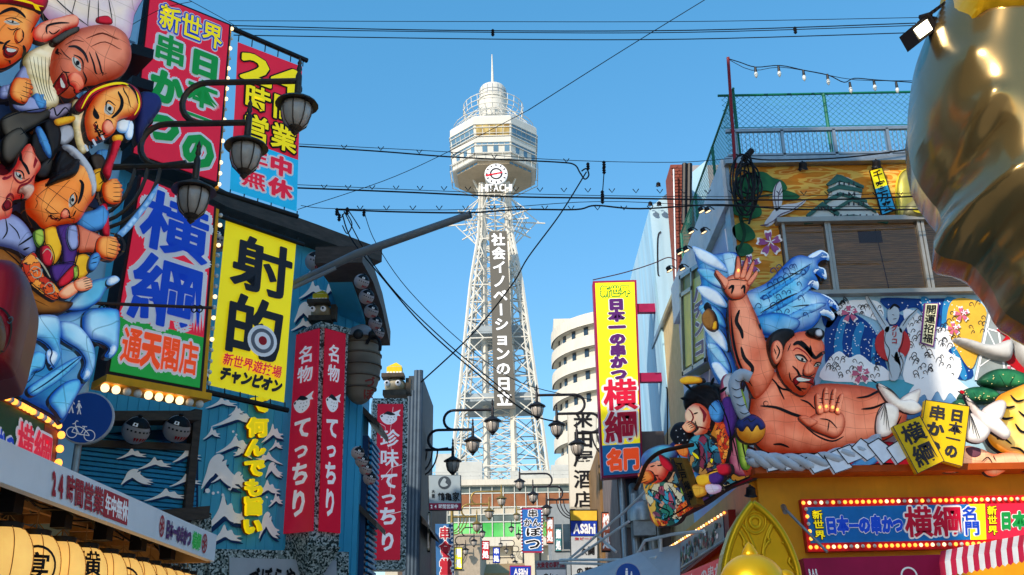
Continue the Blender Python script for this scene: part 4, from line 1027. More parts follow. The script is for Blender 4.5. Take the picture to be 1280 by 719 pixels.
for i,o in enumerate(lan):
    c=ch_l[i%len(ch_l)]
    ang=math.atan2(-o.location[1],-o.location[0]);
    if not c:continue
    if c is None:wrap_glyph(o,'横',-.02,.2,ang+1.25,1.0);wrap_glyph(o,'綱',-.24,-.02,ang+1.25,1.0)
    elif len(c)==2:wrap_glyph(o,c[0],0,.22,ang+.25,1.0);wrap_glyph(o,c[1],-.23,0,ang+.25,1.0)
    else:wrap_glyph(o,c,-.11,.11,ang+.15,.95,True)
# green bulb-lit sign above the canopy
GP=Pl((CX-.1,0),90);q=[(-60,460),(72,532),(66,590),(-60,540)];sf=Surf(GP,q)
t=thing('bulb_sign','green street-side sign edged with amber bulbs just above the canopy','sign',sf.w(.5,1));b=MB();sf.rect(b,-.02,-.05,1.03,1.3,-.2,-.004);b.build('frame',mat('frame_rust','5a2418',.5),t);b=MB();sf.rect(b,0,.12,.985,1.3,-.004,.01);b.build('panel',mat('panel_green_dark','1c5a34',.4),t)
def gu(x):return (GP.uv(x,540)[0]-sf.c[0][0])/(sf.c[1][0]-sf.c[0][0])
b=MB();sf.rect(b,gu(52),.13,.985,1.28,.01,.013);b.build('panel',mat('panel_rust','9a3a20',.4),t)
text(sf,t,[('横',gu(14),.3,gu(37),1.15),('綱',gu(37),.3,gu(63),1.15)],[(pwhite,.12,.014),(magenta,.045,.024)]);text(sf,t,[('か',gu(-12),.6,gu(-2),1.1),('つ',gu(0),.6,gu(11),1.1)],[(pwhite,.12,.014),(blue,.04,.02)])
bulbs(t,[sf.w(gu(-4+i*5.1),.035,.03) for i in range(15)],.024,[bulbo,bulbc,bulbo]);bulbs(t,[sf.w(1.008,.2+i*.3,.03) for i in range(4)],.03,[bulbo])
# blurred red ornament near the camera on the far left
RP=plane_at(15,400,3.2,20)
t=thing('red_ornament','smooth dark red papier-mache figure cut by the left edge of the picture','figure',RP.px(10,470))
rr_=mat('ornament_red','a3122a',.35,var=.15,sc=4,rim='5a0a18');h=puff(RP,[(-60,340),(0,336),(28,341),(40,365),(37,400),(30,432),(22,462),(8,474),(-60,474)],.2,rr_,'body',t,back=.25)
puff(RP,[(-60,392),(-6,392),(4,402),(8,424),(2,448),(-10,462),(-60,462)],.05,mat('ornament_brown','6a4a30',.4),'belly',t,base=h,res=.02)
inks(RP,[([(-10,384),(4,388),(14,402),(16,424),(8,448),(-8,464)],3)],ink,'outline',t,base=h,e=.01);inks(RP,[([(11,401),(16,400),(18,405),(13,408),(10,404)],1.5)],mat('mark_teal','2a5a6a',.4),'mark',t,base=h,e=.012)
# ================================================================ street lamps: one post with three arms, repeated along both kerbs
lampglass=mat('lamp_glass','b3a99f',.15,var=.2,sc=5,spec=.6)
def lamp_head(mb,gb,rb,c): # c = centre of the hood
    x,y,z=c
    sm=MB();sm.lathe((x,y,z+.42),[(.018,0),(.026,.02),(.001,.09)],8);mb.sp=sm
    mb.lathe(c,[(.018,.42),(.03,.36),(.018,.33),(.034,.28),(.036,.06),(.06,.04),(.21,-.05),(.225,-.075),(.2,-.075),(.12,-.06)],18)
    gb.lathe(c,[(.15,-.075),(.158,-.13),(.15,-.2),(.12,-.29),(.07,-.34)],16)
    for k in range(8):
        a=2*math.pi*k/8;rb.tube([(x+r*math.cos(a),y+r*math.sin(a),z+dz) for r,dz in ((.155,-.075),(.163,-.13),(.155,-.2),(.125,-.29),(.072,-.345))],.007,4,cap=False)
    mb.tp=MB();mb.tp.lathe((x,y,z),[(.07,-.335),(.08,-.345),(.06,-.37),(.035,-.385),(.04,-.4),(.001,-.44)],12)
def make_lamp(metal):
    """post at x = 0, arms reach towards +x; the lowest arm is at z = 0 (post top), the post runs down 6 m"""
    root=thing('street_lamp','x','street lamp',(0,0,0),'three-armed street lamps along both kerbs')
    b=MB();b.tube([(0,0,-6.2),(0,0,-.9),(0,0,.25)],[.1,.085,.06],12);b.lathe((0,0,.25),[(.05,0),(.07,.03),(.04,.08),(.03,.25),(.002,.42)],10);b.lathe((0,0,-6.2),[(.16,0),(.15,.1),(.1,.5),(.075,.6)],14);b.build('post',metal,root,smooth=40)
    xs,st=[.98,1.47,1.96],.49
    b=MB();b.tube([(0,0,0),(xs[0],0,0)],.034,8);b.build('arm',metal,root,smooth=40)
    for k in (1,2):
        z0,z1=(k-1)*st,k*st;xa=(.62 if k==1 else 1.0);P=[(xs[k-1]-.05,0,z0+.0) if k>1 else (xs[0]-.1,0,z0+.035)]
        P=[(xa+.25,0,z0+(.03 if k==1 else 0))];cxx=xa;rr=st/2
        for a in np.linspace(-90,-270,11):P.append((cxx+rr*math.cos(rad(a)),0,(z0+z1)/2+rr*math.sin(rad(a))))
        P.append((xs[k],0,z1));b=MB();b.tube(P,.034,8);b.build('arm',metal,root,smooth=40)
    for r_ in (.32,.45,.58):
        b=MB();b.tube([(0.03+0+r_*math.sin(rad(a)),0,-(.72)+r_*(1-math.cos(rad(a)))*.72/.72*1 if False else -.62-(r_-.45)*.6+(.62+(r_-.45)*.6)*(1-math.cos(rad(a)))) for a in np.linspace(0,90,8)],.02,6);b.build('brace',metal,root,smooth=40)
    for x,z in zip(xs,(0,st,2*st)):
        m1,g1,r1=MB(),MB(),MB();lamp_head(m1,g1,r1,(x,0,z-.22));h_=m1.build('lamp_hood',metal,root,smooth=35);g_=g1.build('lamp_glass',lampglass,h_,smooth=True,org=(0,0,0));m1.sp.build('finial',metal,h_,org=(0,0,0));m1.tp.build('lamp_tip',metal,h_,smooth=35,org=(0,0,0));r_=r1.build('glazing_bar',metal,h_,org=(0,0,0))
    return root
lampA=make_lamp(lampmetal)
lampdark=mat('lamp_dark','2e2c30',.45,.5,var=.25,sc=14,bump=.2);lampgold=mat('lamp_aged_gold','8a7440',.45,.5,var=.25,sc=14)
LD,LG=make_lamp(lampdark),make_lamp(lampgold)
# (photo x and y where the lowest arm's lamp stem meets the arm, spacing px between steps, side, metal, label)
lamps=[(246,207,60,1,lampA,'big brown street lamp head cluster in front of the crimson signs at upper left'),
 (566,562,25,1,LD,'left-kerb street lamp whose heads hang in front of the tower shaft'),
 (721,541,24.5,-1,LD,'right-kerb street lamp whose post stands before the tall yellow sign'),
 (596,646,15.5,1,LG,'left-kerb street lamp just right of the grey hanging sign'),
 (683,625,16.5,-1,LD,'right-kerb street lamp before the white vertical sign'),
 (668,659,11,-1,LG,'gold-toned street lamp in front of the small blue fish sign'),
 (582,681,10.5,1,LD,'third street lamp down the left kerb, under the gold-toned one'),
 (657,672,8.8,-1,LD,'far right-kerb street lamp left of the blue sign with red dotted edge'),
 (626,716,9,1,LD,'small left-kerb street lamp at the very bottom, middle of the street'),
 (640,690,7,-1,LD,'small distant street lamp left of the far right-kerb lamps'),
 (612,706,6,1,LD,'tiny distant street lamp low in front of the hall'),
 (700,668,12,-1,LD,'right-kerb street lamp beside the royal blue headed sign'),
 (560,690,9,1,LG,'small gold-toned left-kerb street lamp beside the blue dining sign'),
 (589,698,8,1,LD,'farthest left-kerb street lamp, low in front of the hall piers')]
used_=set()
for x,y,sp_,side,src,lab in lamps:
    r=ray(x,y);dep=.49*FP/sp_;P=CAM+r*dep
    z_=P[2];base=(P[0]-side*.98,P[1],0)
    o=src if src.name not in used_ else copytree(src);used_.add(src.name)
    o.location=(base[0],base[1],z_);o['_w']=o.location[:];o['label']=lab
    o.scale=(side,1,1)
    if x==246: # this post stands further back from its lamps
        for ch in o.children:
            if ch.name.startswith('post'):ch.location.x-=.33
        b=MB();b.tube([(base[0]-.33,base[1],z_),(base[0]+.02,base[1],z_)],.034,8);b.build('arm',lampmetal,o)
    # the post reaches the pavement whatever the arm height
    for ch in o.children:
        if ch.name.startswith('post'):ch.data=ch.data.copy();[setattr(v.co,'z',v.co.z+6.2-z_) for v in ch.data.vertices if v.co.z<-3]
# ================================================================ RIGHT: corner restaurant with festival float
YB=13.0;cB=atY(930,400,YB);FB=Pl((cB[0],YB),0);FA=Pl((cB[0],YB),-90) # FB faces us, FA faces the street
def B(px,py,d=0):return FB.uv(px,py,d)
rr=thing('corner_restaurant','corner restaurant with painted corrugated upper wall, brown-blind windows and rooftop fence','building',(cB[0],YB,0))
zp=float(B(1000,207)[1]);zw=float(B(1000,372)[1]);zf=float(B(1000,598)[1]);uR=9.0
dep_A=-float(FA.uv(848,400)[0]) # how far the side wall runs away
b=MB();b.pbox(FB,.02,uR,0,zp,-9,-.06);b.build('wall',mat('wall_cream','c9b28a',.7,var=.1,grime=.2),rr)
# corrugated sheet: painted in bands of orange and yellow
def corr_mat():
    m=mat('corrugated_paint','e09a28',.5,var=.1,sc=3)
    N=m.node_tree.nodes;L=m.node_tree.links;b=N['Principled BSDF'];old=b.inputs['Base Color'].links[0].from_socket
    tc=N.new('ShaderNodeTexCoord');n=N.new('ShaderNodeTexNoise');mp=N.new('ShaderNodeMapping');mp.inputs['Scale'].default_value=(.9,1,4.5);L.new(tc.outputs['Object'],mp.inputs[0]);L.new(mp.outputs[0],n.inputs['Vector']);n.inputs['Scale'].default_value=1.6;n.inputs['Detail'].default_value=2
    r=N.new('ShaderNodeValToRGB');r.color_ramp.interpolation='CONSTANT';e=r.color_ramp.elements;e[0].color=(*lin('d98a26'),1);e[0].position=0;e[1].position=.47;e[1].color=(*lin('efc25a'),1);x=e.new(.56);x.color=(*lin('dd8a2a'),1);x=e.new(.62);x.color=(*lin('f0b860'),1);x=e.new(.66);x.color=(*lin('d9812a'),1)
    L.new(n.outputs[0],r.inputs[0]);L.new(r.outputs[0],b.inputs['Base Color']);return m
cm=corr_mat()
b=MB();nz=int((zp-zw)/.025);P=[]
for i in range(nz+1):z=zw+(zp-zw)*i/nz;P.append((z,.009*math.sin(2*math.pi*z/.1)))
V=[FB.w(u,z,d-.01) for z,d in P for u in (0,uR)];b.add(V,[(2*i,2*i+1,2*i+3,2*i+2) for i in range(nz)]);b.build('corrugated_sheet',cm,rr,smooth=True)
b=MB();b.pbox(FB,-.06,uR,zp,zp+.1,-9,.12);b.pbox(FB,-.05,.0,zf,zp,-.3,.03);b.build('coping',steel,rr)
# roof railing
b=MB();zr0,zr1=zp+.16,float(B(1000,165)[1])
n=int(uR/.062)
for i in range(n):u=.1+i*.062;b.tube([FB.w(u,zr0,.05),FB.w(u,zr1,.05)],.006,4,cap=False)
o=b.build('baluster',steel,rr);o['kind']='stuff'
b=MB();b.pbox(FB,0,uR,zr1-.02,zr1+.03,.02,.08);b.pbox(FB,0,uR,zr0-.02,zr0+.01,.02,.08);b.build('hand_rail',steel,rr)
for px in (918,978,1043,1110,1178,1250):u=float(B(px,185)[0]);b=MB();b.pbox(FB,u-.02,u+.02,zp+.1,zr1,.02,.08);b.build('rail_post',steel,rr)
# chain link fence
fgreen=mat('fence_green','14705a',.5,var=.15);fwire=mat('fence_wire','3f8a7c',.5,var=.1)
ft=thing('rooftop_fence','green chain-link fence on the roof of the corner restaurant','fence',(cB[0],YB+.25,zp))
zc1=float(B(1000,109)[1])+.0
def chain(pl,u0,u1,z0,z1,d,cell,m_):
    b=MB();r_=.0035
    L_=(u1-u0)+(z1-z0);k=-(z1-z0)
    while k<(u1-u0):
        for s_ in (1,-1):
            a=max(u0,u0+k);zb0=z0+max(0,-k);e=min(u1,u0+k+(z1-z0));ze=z0+(e-(u0+k))
            if e>a:
                if s_==1:p,q=(a,zb0),(e,ze)
                else:p,q=(u0+u1-a,zb0),(u0+u1-e,ze)
                b.tube([pl.w(p[0],p[1],d+s_*.003),pl.w(q[0],q[1],d+s_*.003)],r_,3,cap=False)
        k+=cell
    return b
b=chain(FB,.05,uR,zp+.1,zc1,-.2,.092,fwire);o=b.build('chain_link',fwire,ft);o['kind']='stuff'
for px in (919,1040,1165):u=float(B(px,150)[0]);b=MB();b.tube([FB.w(u,zp,-.2),FB.w(u,zc1,-.2)],.028,8);b.build('post',fgreen,ft)
b=MB();b.tube([FB.w(0,zc1,-.2),FB.w(uR,zc1,-.2)],.02,8);b.tube([FB.w(0,(zc1+zp)/2+.1,-.2),FB.w(uR,(zc1+zp)/2+.1,-.2)],.006,5);b.tube([FA.w(0,zc1,-.2),FA.w(-dep_A,zc1,-.2)],.02,8);b.build('rail',fgreen,ft)
b=chain(FA,-dep_A,0,zp+.1,zc1,-.2,.092,fwire);o=b.build('chain_link',fwire,ft);o['kind']='stuff'
for f in (.0,.33,.66,1.0):b=MB();b.tube([FA.w(-dep_A*f-.05,zp,-.2),FA.w(-dep_A*f-.05,zc1,-.2)],.026,8);b.build('post',fgreen,ft)
t=thing('corner_mast','thin dark red mast at the roof corner with bulbs strung from its top','pole',FB.px(919,210,.12));b=MB();b.tube([FB.px(919,210,.12),FB.px(910,72,.12)],.024,8);b.build('pole',mat('mast_red','8c1828',.45),t)
# string lights
t=thing('string_light','sagging string of bare bulbs from the red mast to the gold head','string lights',FB.px(1000,95,.1));P=[(912,74),(925,78),(945,84),(975,82),(1005,88),(1035,94),(1055,103),(1068,98),(1095,100),(1140,103)]
b=MB();b.tube([FB.px(x,y,.1) for x,y in smooth_open(P,4)],.008,5,cap=False);b.tube([FB.px(x,y,.1) for x,y in smooth_open([(912,75),(940,88),(975,84),(1020,91),(1070,100),(1140,101)],3)],.005,4,cap=False);b.build('cable',black,t)
for x,y in ((944,84),(973,83),(1004,88),(1034,93),(1062,103),(1092,100),(1120,103)):
    p=FB.px(x,y,.1);b=MB();b.lathe((p[0],p[1],p[2]-.1),[(.018,.1),(.022,.02),(.022,0)],8);h_=b.build('socket',black,t);b=MB();b.lathe((p[0],p[1],p[2]-.19),[(.006,0),(.024,.03),(.03,.06),(.02,.1)],10);b.build('bulb',bulbc,t,smooth=True)
# window band with bamboo blinds
alu=mat('aluminium_frame','a8a49c',.4,.5,var=.1,sc=5);blind=mat('bamboo_blind','b88a5c',.55,var=.45,sc=5,stretch=(1,1,22),col2='8e7150')
gls=mat('window_reflect','1c1e24',.05,spec=.9)
win=[(982,1037),(1040,1154),(1158,1213),(1217,1300)]
zt0,zt1=float(B(1040,281)[1]),float(B(1040,367)[1])
b=MB();u0,u1=float(B(979,330)[0]),float(B(1330,330)[0]);b.pbox(FB,u0,u1,zt1,zt0,-.06,.0);b.build('window_back',timber,rr)
for i,(x0,x1) in enumerate(win):
    a,c=float(B(x0,330)[0]),float(B(x1,330)[0]);w_=MB();w_.pbox(FB,a+.02,c-.02,zt1+.03,zt0-.03,.0,.012);wp=w_.build('window',blind,rr)
    fr_=MB();
    fr_.pbox(FB,a-.015,a+.025,zt1,zt0,.0,.09);fr_.pbox(FB,c-.025,c+.015,zt1,zt0,.0,.09);fr_.build('frame',alu,wp,org=root_loc(wp))
    gm=MB();gm.add([FB.w(a+.03,zt1+.05,.04),FB.w(c-.03,zt1+.05,.04),FB.w(c-.03,zt0-.04,.04),FB.w(a+.03,zt0-.04,.04)],[(0,1,2,3)])
    m_=MATS['pane_clear'];gm.build('pane',m_,wp,org=root_loc(wp))
    nn=int((zt0-zt1)/.03);sl_=MB()
    for j in range(nn):z=zt1+.05+j*.03;sl_.pbox(FB,a+.05,c-.05,z,z+.018,.012,.02)
    o=sl_.build('blind_slat',blind,wp,org=root_loc(wp));o['kind']='stuff'
b=MB();b.pbox(FB,u0-.05,u1,zt0,zt0+.07,-.02,.14);b.pbox(FB,u0-.05,u1,zt1-.06,zt1,-.02,.16);b.build('sill',alu,rr)
b=MB();x_=float(B(1095,300)[0]);b.tube([FB.w(x_,zt0-.1,.03),FB.w(x_+.06,zt1+.05,.03)],.006,4);b.pbox(FB,x_-.25,x_+.08,zt0-.3,zt0-.12,.022,.028);b.build('blind_cord',mat('blind_dark','43251e',.6),rr)
# ---- painted things on the corrugated wall
cut=mat('cutout_edge','e8e6e0',.5)
def panel_decal(pl,P,m_,name,parent,d=.03,k=4,th=.02):
    Q=onto(pl,smooth_closed(P,k) if k>1 else P,d);b=MB();b.slab(pl,[tuple(q) for q in Q],d-th,d);return b.build(name,m_,parent)
pg=mat('pine_green','1c5a3c',.6,var=.25,sc=8,col2='2f7a48');pt=mat('pine_dark','17402e',.6,var=.2)
pine=thing('painted_pine','green painted pine tree cut-out on the orange corrugated wall at its left corner','wall decoration',FB.px(940,320))
for P in ([(918,236),(922,222),(938,216),(955,215),(966,222),(978,226),(984,236),(972,241),(955,238),(940,244),(925,246)],[(917,255),(930,250),(948,256),(952,268),(940,273),(925,270),(917,266)],[(975,238),(990,240),(1000,246),(988,250),(972,247)],[(916,284),(928,278),(940,286),(944,297),(930,302),(918,296)],[(920,308),(934,304),(942,314),(930,320),(922,318)]):
    panel_decal(FB,P,pg,'foliage',pine,.03)
inks(FB,[([(920,320),(930,295),(925,270),(935,250),(930,235)],5),([(935,250),(955,246),(975,243)],2.5),([(925,278),(940,276)],2)],pt,'branch',pine,e=.036)
crane=thing('painted_crane','small white crane cut-out flying over the orange corrugated wall','wall decoration',FB.px(975,280))
cw=mat('crane_white','dedce0',.5,var=.05)
for nm,P in (('wing',[(970,264),(966,248),(968,234),(975,227),(978,240),(977,256)]),('body',[(962,270),(968,262),(980,256),(996,254),(1008,250),(1000,258),(986,266),(972,272),(966,280),(958,283),(956,278)])):panel_decal(FB,P,cw,nm,crane,.05)
inks(FB,[([(970,264),(967,248),(969,234),(975,227)],1.2),([(972,262),(972,246),(976,236)],1),([(958,282),(966,278),(975,270),(990,264),(1006,252)],1.2),([(949,284),(960,283)],2)],mat('crane_purple','5a3a5c',.5),'outline',crane,e=.056)
def blossom(pl,x,y,r,parent,base=.02,col='b05a98',wd=True):
    t=thing('cherry_blossom',parent,'wall decoration',pl.px(x,y),'cherry blossom cut-outs on the painted wall');pk=mat('blossom_'+col,col,.5,var=.15)
    for k in range(5):
        a=rad(90+72*k+8);P=[]
        for rr_,da in ((.12,-.3),(.6,-.42),(.95,-.25),(.84,0),(.95,.25),(.6,.42),(.12,.3)):P.append((x+r*rr_*math.cos(a+da),y-r*rr_*math.sin(a+da)))
        if wd:panel_decal(pl,[(x+(p[0]-x)*1.14+1.0*math.cos(a),y+(p[1]-y)*1.14-1.0*math.sin(a)) for p in P],pwhite,'petal_edge',t,base+.008+k*.0012,k=2,th=.006)
        panel_decal(pl,P,pk,'petal',t,base+.018+k*.0012,k=2,th=.006)
    inks(pl,[([(x,y),(x+r*.45*math.cos(rad(98+72*k)),y-r*.45*math.sin(rad(98+72*k)))],1.2) for k in range(5)],pwhite,'stamen',t,e=base+.03)
blossom(FB,962,304,15,'large pink cherry blossom on the orange wall left of the blinds')
blossom(FB,938,331,12,'pink cherry blossom just right of the raised papier-mache hand')
# castle cut-out
cas=thing('painted_castle','white tiered castle cut-out with green roofs standing above the blinds','wall decoration',FB.px(1060,280));cwh=mat('castle_wall','cfd4d0',.6,var=.1,sc=6);cro=mat('castle_roof','39685f',.6,var=.25,sc=10);
def cz(P,m_,nm,d,k=1):panel_decal(FB,P,m_,nm,cas,d,k=k,th=.03)
cz([(1003,277),(1108,277),(1092,262),(1076,248),(1078,232),(1060,222),(1046,219),(1036,230),(1036,246),(1022,262)],cut,'backing',.035)
cz([(1010,276),(1104,276),(1090,262),(1022,262)],cwh,'wall',.05);cz([(1030,264),(1090,264),(1082,250),(1036,250)],cwh,'wall',.055);cz([(1037,250),(1076,250),(1072,236),(1042,236)],cwh,'wall',.06);cz([(1041,236),(1070,236),(1068,228),(1046,228)],cwh,'wall',.065)
for P in ([(1008,268),(1028,252),(1050,266),(1048,270),(1028,258),(1010,272)],[(1040,262),(1066,246),(1094,262),(1096,266),(1066,251),(1042,266)],[(1004,276),(1066,268),(1112,275),(1110,279),(1066,273),(1006,280)],[(1030,250),(1050,240),(1084,250),(1084,253),(1052,245),(1032,254)],[(1034,237),(1050,230),(1078,236),(1078,240),(1050,236),(1036,240)],[(1033,230),(1046,218),(1052,219),(1080,232),(1080,235),(1050,226),(1036,232)]):cz(P,cro,'roof',.075)
b=MB()
for (x,y) in [(1020+i*4,264+0*i) for i in range(5)]+[(1058+i*6,258) for i in range(4)]+[(1046+i*6,233) for i in range(4)]+[(1044+i*7,246) for i in range(4)]+[(1040+i*8,273) for i in range(8)]:decal_mb(b,FB,[(x,y-2),(x+2,y-2),(x+2,y+2),(x,y+2)],.084,k=1)
b.build('castle_window',charcoal,cas)
# small hanging tag banner
sf=Surf(FB,[(1088,214),(1102,210),(1119,262),(1103,268)],.06);t=thing('luck_board','small tilted board, yellow fading to cyan, with four black characters, right of the castle','sign',sf.w(.5,1));b=MB();sf.rect(b,-.08,-.02,1.08,1.02,-.02,-.002);b.build('frame',ink,t)
b=MB();sf.rect(b,0,0,1,.42,-.002,.004);b.build('panel',yellow,t);b=MB();sf.rect(b,0,.42,1,1,-.002,.004);b.build('panel',mat('luck_cyan','38b0e0',.4),t);text(sf,t,col_text('千客万来',.08,.92,.02,.98,.0),[(ink,.03,.007)])
# framed gold figure picture
t=thing('oval_relief','arched gilt relief panel between the small tilted board and the gold head','wall decoration',FB.px(1148,278))
gilt=mat('gilt_relief','9a9452',.4,.3,var=.35,sc=4,col2='c8b84a');h=puff(FB,[(1122,276),(1119,245),(1121,225),(1130,213),(1145,211),(1160,216),(1172,228),(1180,250),(1182,277),(1150,279)],.1,gilt,'panel',t,flat=.3)
h2=puff(FB,[(1132,276),(1132,258),(1140,250),(1136,238),(1142,226),(1152,224),(1162,232),(1162,248),(1172,258),(1176,276)],.1,mat('gilt_dull','8a8660',.45,.2,var=.3),'relief',t,base=h);inks(FB,[([(1140,262),(1150,266),(1160,264),(1172,262)],6),([(1122,276),(1119,245),(1121,225),(1130,213),(1145,211)],1.5)],mat('gilt_yellow','d8c838',.4),'band',t,base=h2,e=.02)
# spotlights
def spotlight(pl,x,y,s,label,d=.0,col=None,lit=True):
    p=np.array(pl.px(x,y,d));t=thing('spotlight',label,'spotlight',p,'small black spotlights on brackets over the painted walls');k=s/FP*np.linalg.norm(p-CAM)
    n_=pl.n;u_=pl.u;c0=p+n_*k*1.2
    b=MB();b.tube([p,p+n_*k*.6+np.array([0,0,k*.5]),c0+np.array([0,0,k*.55])],k*.09,6);b.build('bracket',dark,t)
    ax_v=Vector((0,0,-1))*.8+Vector(-n_*.35);b=MB();b.lathe(c0,[(k*.2,-k*.45),(k*.42,-k*.3),(k*.46,k*.3),(k*.6,k*.42),(k*.56,k*.42),(k*.4,k*.1)],14,tuple(ax_v));b.build('housing',col or dark,t,smooth=40)
    b=MB();b.lathe(c0,[(k*.48,k*.36),(.01,k*.38)],14,tuple(ax_v));b.build('lens',bulbw if lit else bulbc,t)
spotlight(FB,1000,214,11,'black spotlight over the orange wall left of the castle');spotlight(FB,1091,212,11,'black spotlight directly above the small tilted board')
# cable coil hanging at the roof corner
t=thing('cable_coil','big tangle of black cable hanging at the roof corner over the painted pine','cable',FB.px(938,270,.3));random.seed(5)
for k in range(9):
    cx1,cy1=930+random.uniform(-4,8),226+random.uniform(-6,16);a1,a2=random.uniform(8,16),random.uniform(16,34);b=MB();P=[FB.px(cx1+a1*math.cos(q_),cy1+a2*math.sin(q_),.3+.02*k) for q_ in np.linspace(0,6.28,20)];b.tube(P,.013,6,cap=False);b.build('loop',black,t)
b=MB();b.tube([FB.px(936,188,.3),FB.px(930,215,.3),FB.px(944,250,.3),FB.px(936,280,.3)],.016,6);b.tube([FB.px(929,200,.3),FB.px(940,188,.3)],.05,6);b.build('stem',black,t)
# AC units on roof
for x in (1118,1168):
    p=atY(x,190,YB+.9);t=thing('fan_unit','grey rooftop fan unit behind the railing, %s'%('left of the pair' if x<1150 else 'right of the pair by the gold head'),'air conditioner',(p[0],p[1],zp+.1));b=MB();b.box((p[0],p[1],zp+.35),(.5,.4,.5));b.build('case',mat('unit_grey','b4b8ba',.5),t)
    b=MB()
    for k in range(6):b.tube([(p[0]+(.05+.03*k)*math.cos(q_),p[1]-.21,zp+.37+(.05+.03*k)*math.sin(q_)) for q_ in np.linspace(0,6.28,14)],.006,4)
    b.build('grille',dark,t)
# ---- lower painted wave mural
mu=mat('mural_pale','a8d4ee',.5,var=.08);b=MB();b.pbox(FB,0,uR,zf,zt1-.06,-.05,.012);b.build('mural_board',mu,rr)
navy=mat('mural_deepblue','104494',.5,var=.1,sc=5);midb=mat('mural_midblue','2f8cc8',.5,var=.1);foam=mat('mural_foam','f2f4f8',.5,var=.04,emit=.04)
M_=thing('wave_mural','painted mural of navy waves and white foam across the wall beneath the blinds','mural',FB.px(1130,480))
def dk(Ps,m_,nm,d,k=4):
    for P in Ps:b=MB();decal_mb(b,FB,P,d,k=k);b.build(nm,m_,M_)
dk([[(1034,400),(1046,390),(1064,392),(1082,402),(1096,420),(1104,445),(1104,474),(1040,470),(1030,430)],[(1100,374),(1150,374),(1190,374),(1196,380),(1188,396),(1180,410),(1160,404),(1146,386),(1130,388),(1116,392)],[(1108,396),(1130,396),(1138,416),(1132,440),(1118,446),(1106,430)],[(1028,384),(1044,376),(1048,392),(1036,410),(1028,404)],[(1168,425),(1186,420),(1204,440),(1216,470),(1196,474),(1180,450)]],navy,'navy_water',.022)
dk([[(1050,400),(1058,398),(1052,430),(1058,470),(1046,470),(1042,430)],[(1072,405),(1080,408),(1074,436),(1080,470),(1068,470),(1064,430)],[(1090,425),(1096,432),(1092,450),(1098,470),(1088,470)],[(1150,374),(1160,374),(1166,392),(1156,400)],[(1180,374),(1196,374),(1206,374),(1190,400),(1182,420),(1176,410)],[(1186,430),(1192,432),(1208,470),(1200,472)]],midb,'blue_stripe',.027)
dk([[(1028,476),(1034,452),(1048,440),(1060,448),(1074,444),(1090,456),(1104,460),(1110,476)],[(1044,388),(1056,378),(1076,376),(1096,378),(1104,392),(1098,402),(1082,396),(1064,390),(1050,396)],[(1128,390),(1146,392),(1160,408),(1182,412),(1194,430),(1184,440),(1200,452),(1190,478),(1130,478),(1136,430)]],foam,'foam',.032)
# curled foam outlines
random.seed(11);L_=[]
def curl(x,y,r,fl):return [(x+fl*r*1.2,y+r),(x+fl*r*.9,y-r*.1),(x+fl*r*.2,y-r*.9),(x-fl*r*.6,y-r*.4),(x-fl*r*.4,y+r*.4),(x+fl*r*.15,y+r*.1)]
for (xa,ya,xb,yb,n_) in ((1036,378,1100,396,26),(1030,446,1104,474,34),(1130,392,1190,476,70),(1186,376,1230,430,16),(1040,372,1060,384,6)):
    for _ in range(n_):L_.append((curl(random.uniform(xa,xb),random.uniform(ya,yb),random.uniform(2.2,4.2),random.choice((-1,1))),1.0))
o=inks(FB,L_,charcoal,'foam_curl',M_,e=.038,k=2);o['kind']='stuff'
b=MB()
for _ in range(130):
    x,y=random.uniform(1036,1102),random.uniform(404,470);decal_mb(b,FB,[(x+.9*math.cos(a),y+.9*math.sin(a)) for a in (0,1.5,3.1,4.6)],.036,k=1)
for _ in range(70):
    x,y=random.choice([(random.uniform(1104,1196),random.uniform(375,392)),(random.uniform(1176,1210),random.uniform(425,472))]);decal_mb(b,FB,[(x+.9*math.cos(a),y+.9*math.sin(a)) for a in (0,1.5,3.1,4.6)],.036,k=1)
o=b.build('spray_dot',foam,M_);o['kind']='stuff'
sk=mat('mural_turquoise','58b6cc',.5,var=.1);dk([[(1026,476),(1060,472),(1110,474),(1150,480),(1160,500),(1130,520),(1060,520),(1026,510)]],sk,'turquoise_water',.024)
# mountain, yellow corner, steel tower shape
dk([[(1128,500),(1150,482),(1170,474),(1188,478),(1212,498),(1236,512),(1236,524),(1128,524)]],mat('mountain_blue','3a7ab8',.5,var=.15,col2='8ab8dc'),'mountain',.036);dk([[(1134,494),(1146,478),(1168,466),(1184,466),(1206,484),(1228,498),(1210,496),(1200,494),(1196,502),(1186,492),(1178,502),(1170,490),(1160,504),(1154,494),(1142,502)]],foam,'snow_cap',.042)
dk([[(1190,376),(1216,376),(1232,392),(1222,440),(1212,462),(1196,440),(1186,420),(1182,400)]],mat('mural_gold','e8b840',.5,var=.12),'gold_ground',.034)
dk([[(1236,372),(1290,372),(1290,480),(1216,476)]],mat('mural_grey','9aa4a6',.5,var=.15),'grey_lattice_ground',.036,k=1)
inks(FB,[([(1240,374),(1218,476)],3),([(1240,374),(1256,476)],2.5),([(1232,412),(1262,420)],2),([(1226,440),(1264,452)],2),([(1250,380),(1290,400)],2),([(1232,412),(1250,450)],1.5),([(1222,460),(1250,440)],1.5)],foam,'lattice_line',M_,e=.042,taper=False)
for x,y,r,l in ((1062,392,11,'pink cherry blossom on the navy wave mural below the left window'),(1076,468,12,'pink cherry blossom low on the wave mural, beside the sumo figure'),(1202,393,9,'upper cherry blossom on the gold patch of the mural'),(1192,411,8,'lower cherry blossom on the gold patch of the mural'),(1262,464,7,'tiny pink cherry blossom above the dark green pine clumps')):blossom(FB,x,y,r,l,base=.045,col='d86a88')
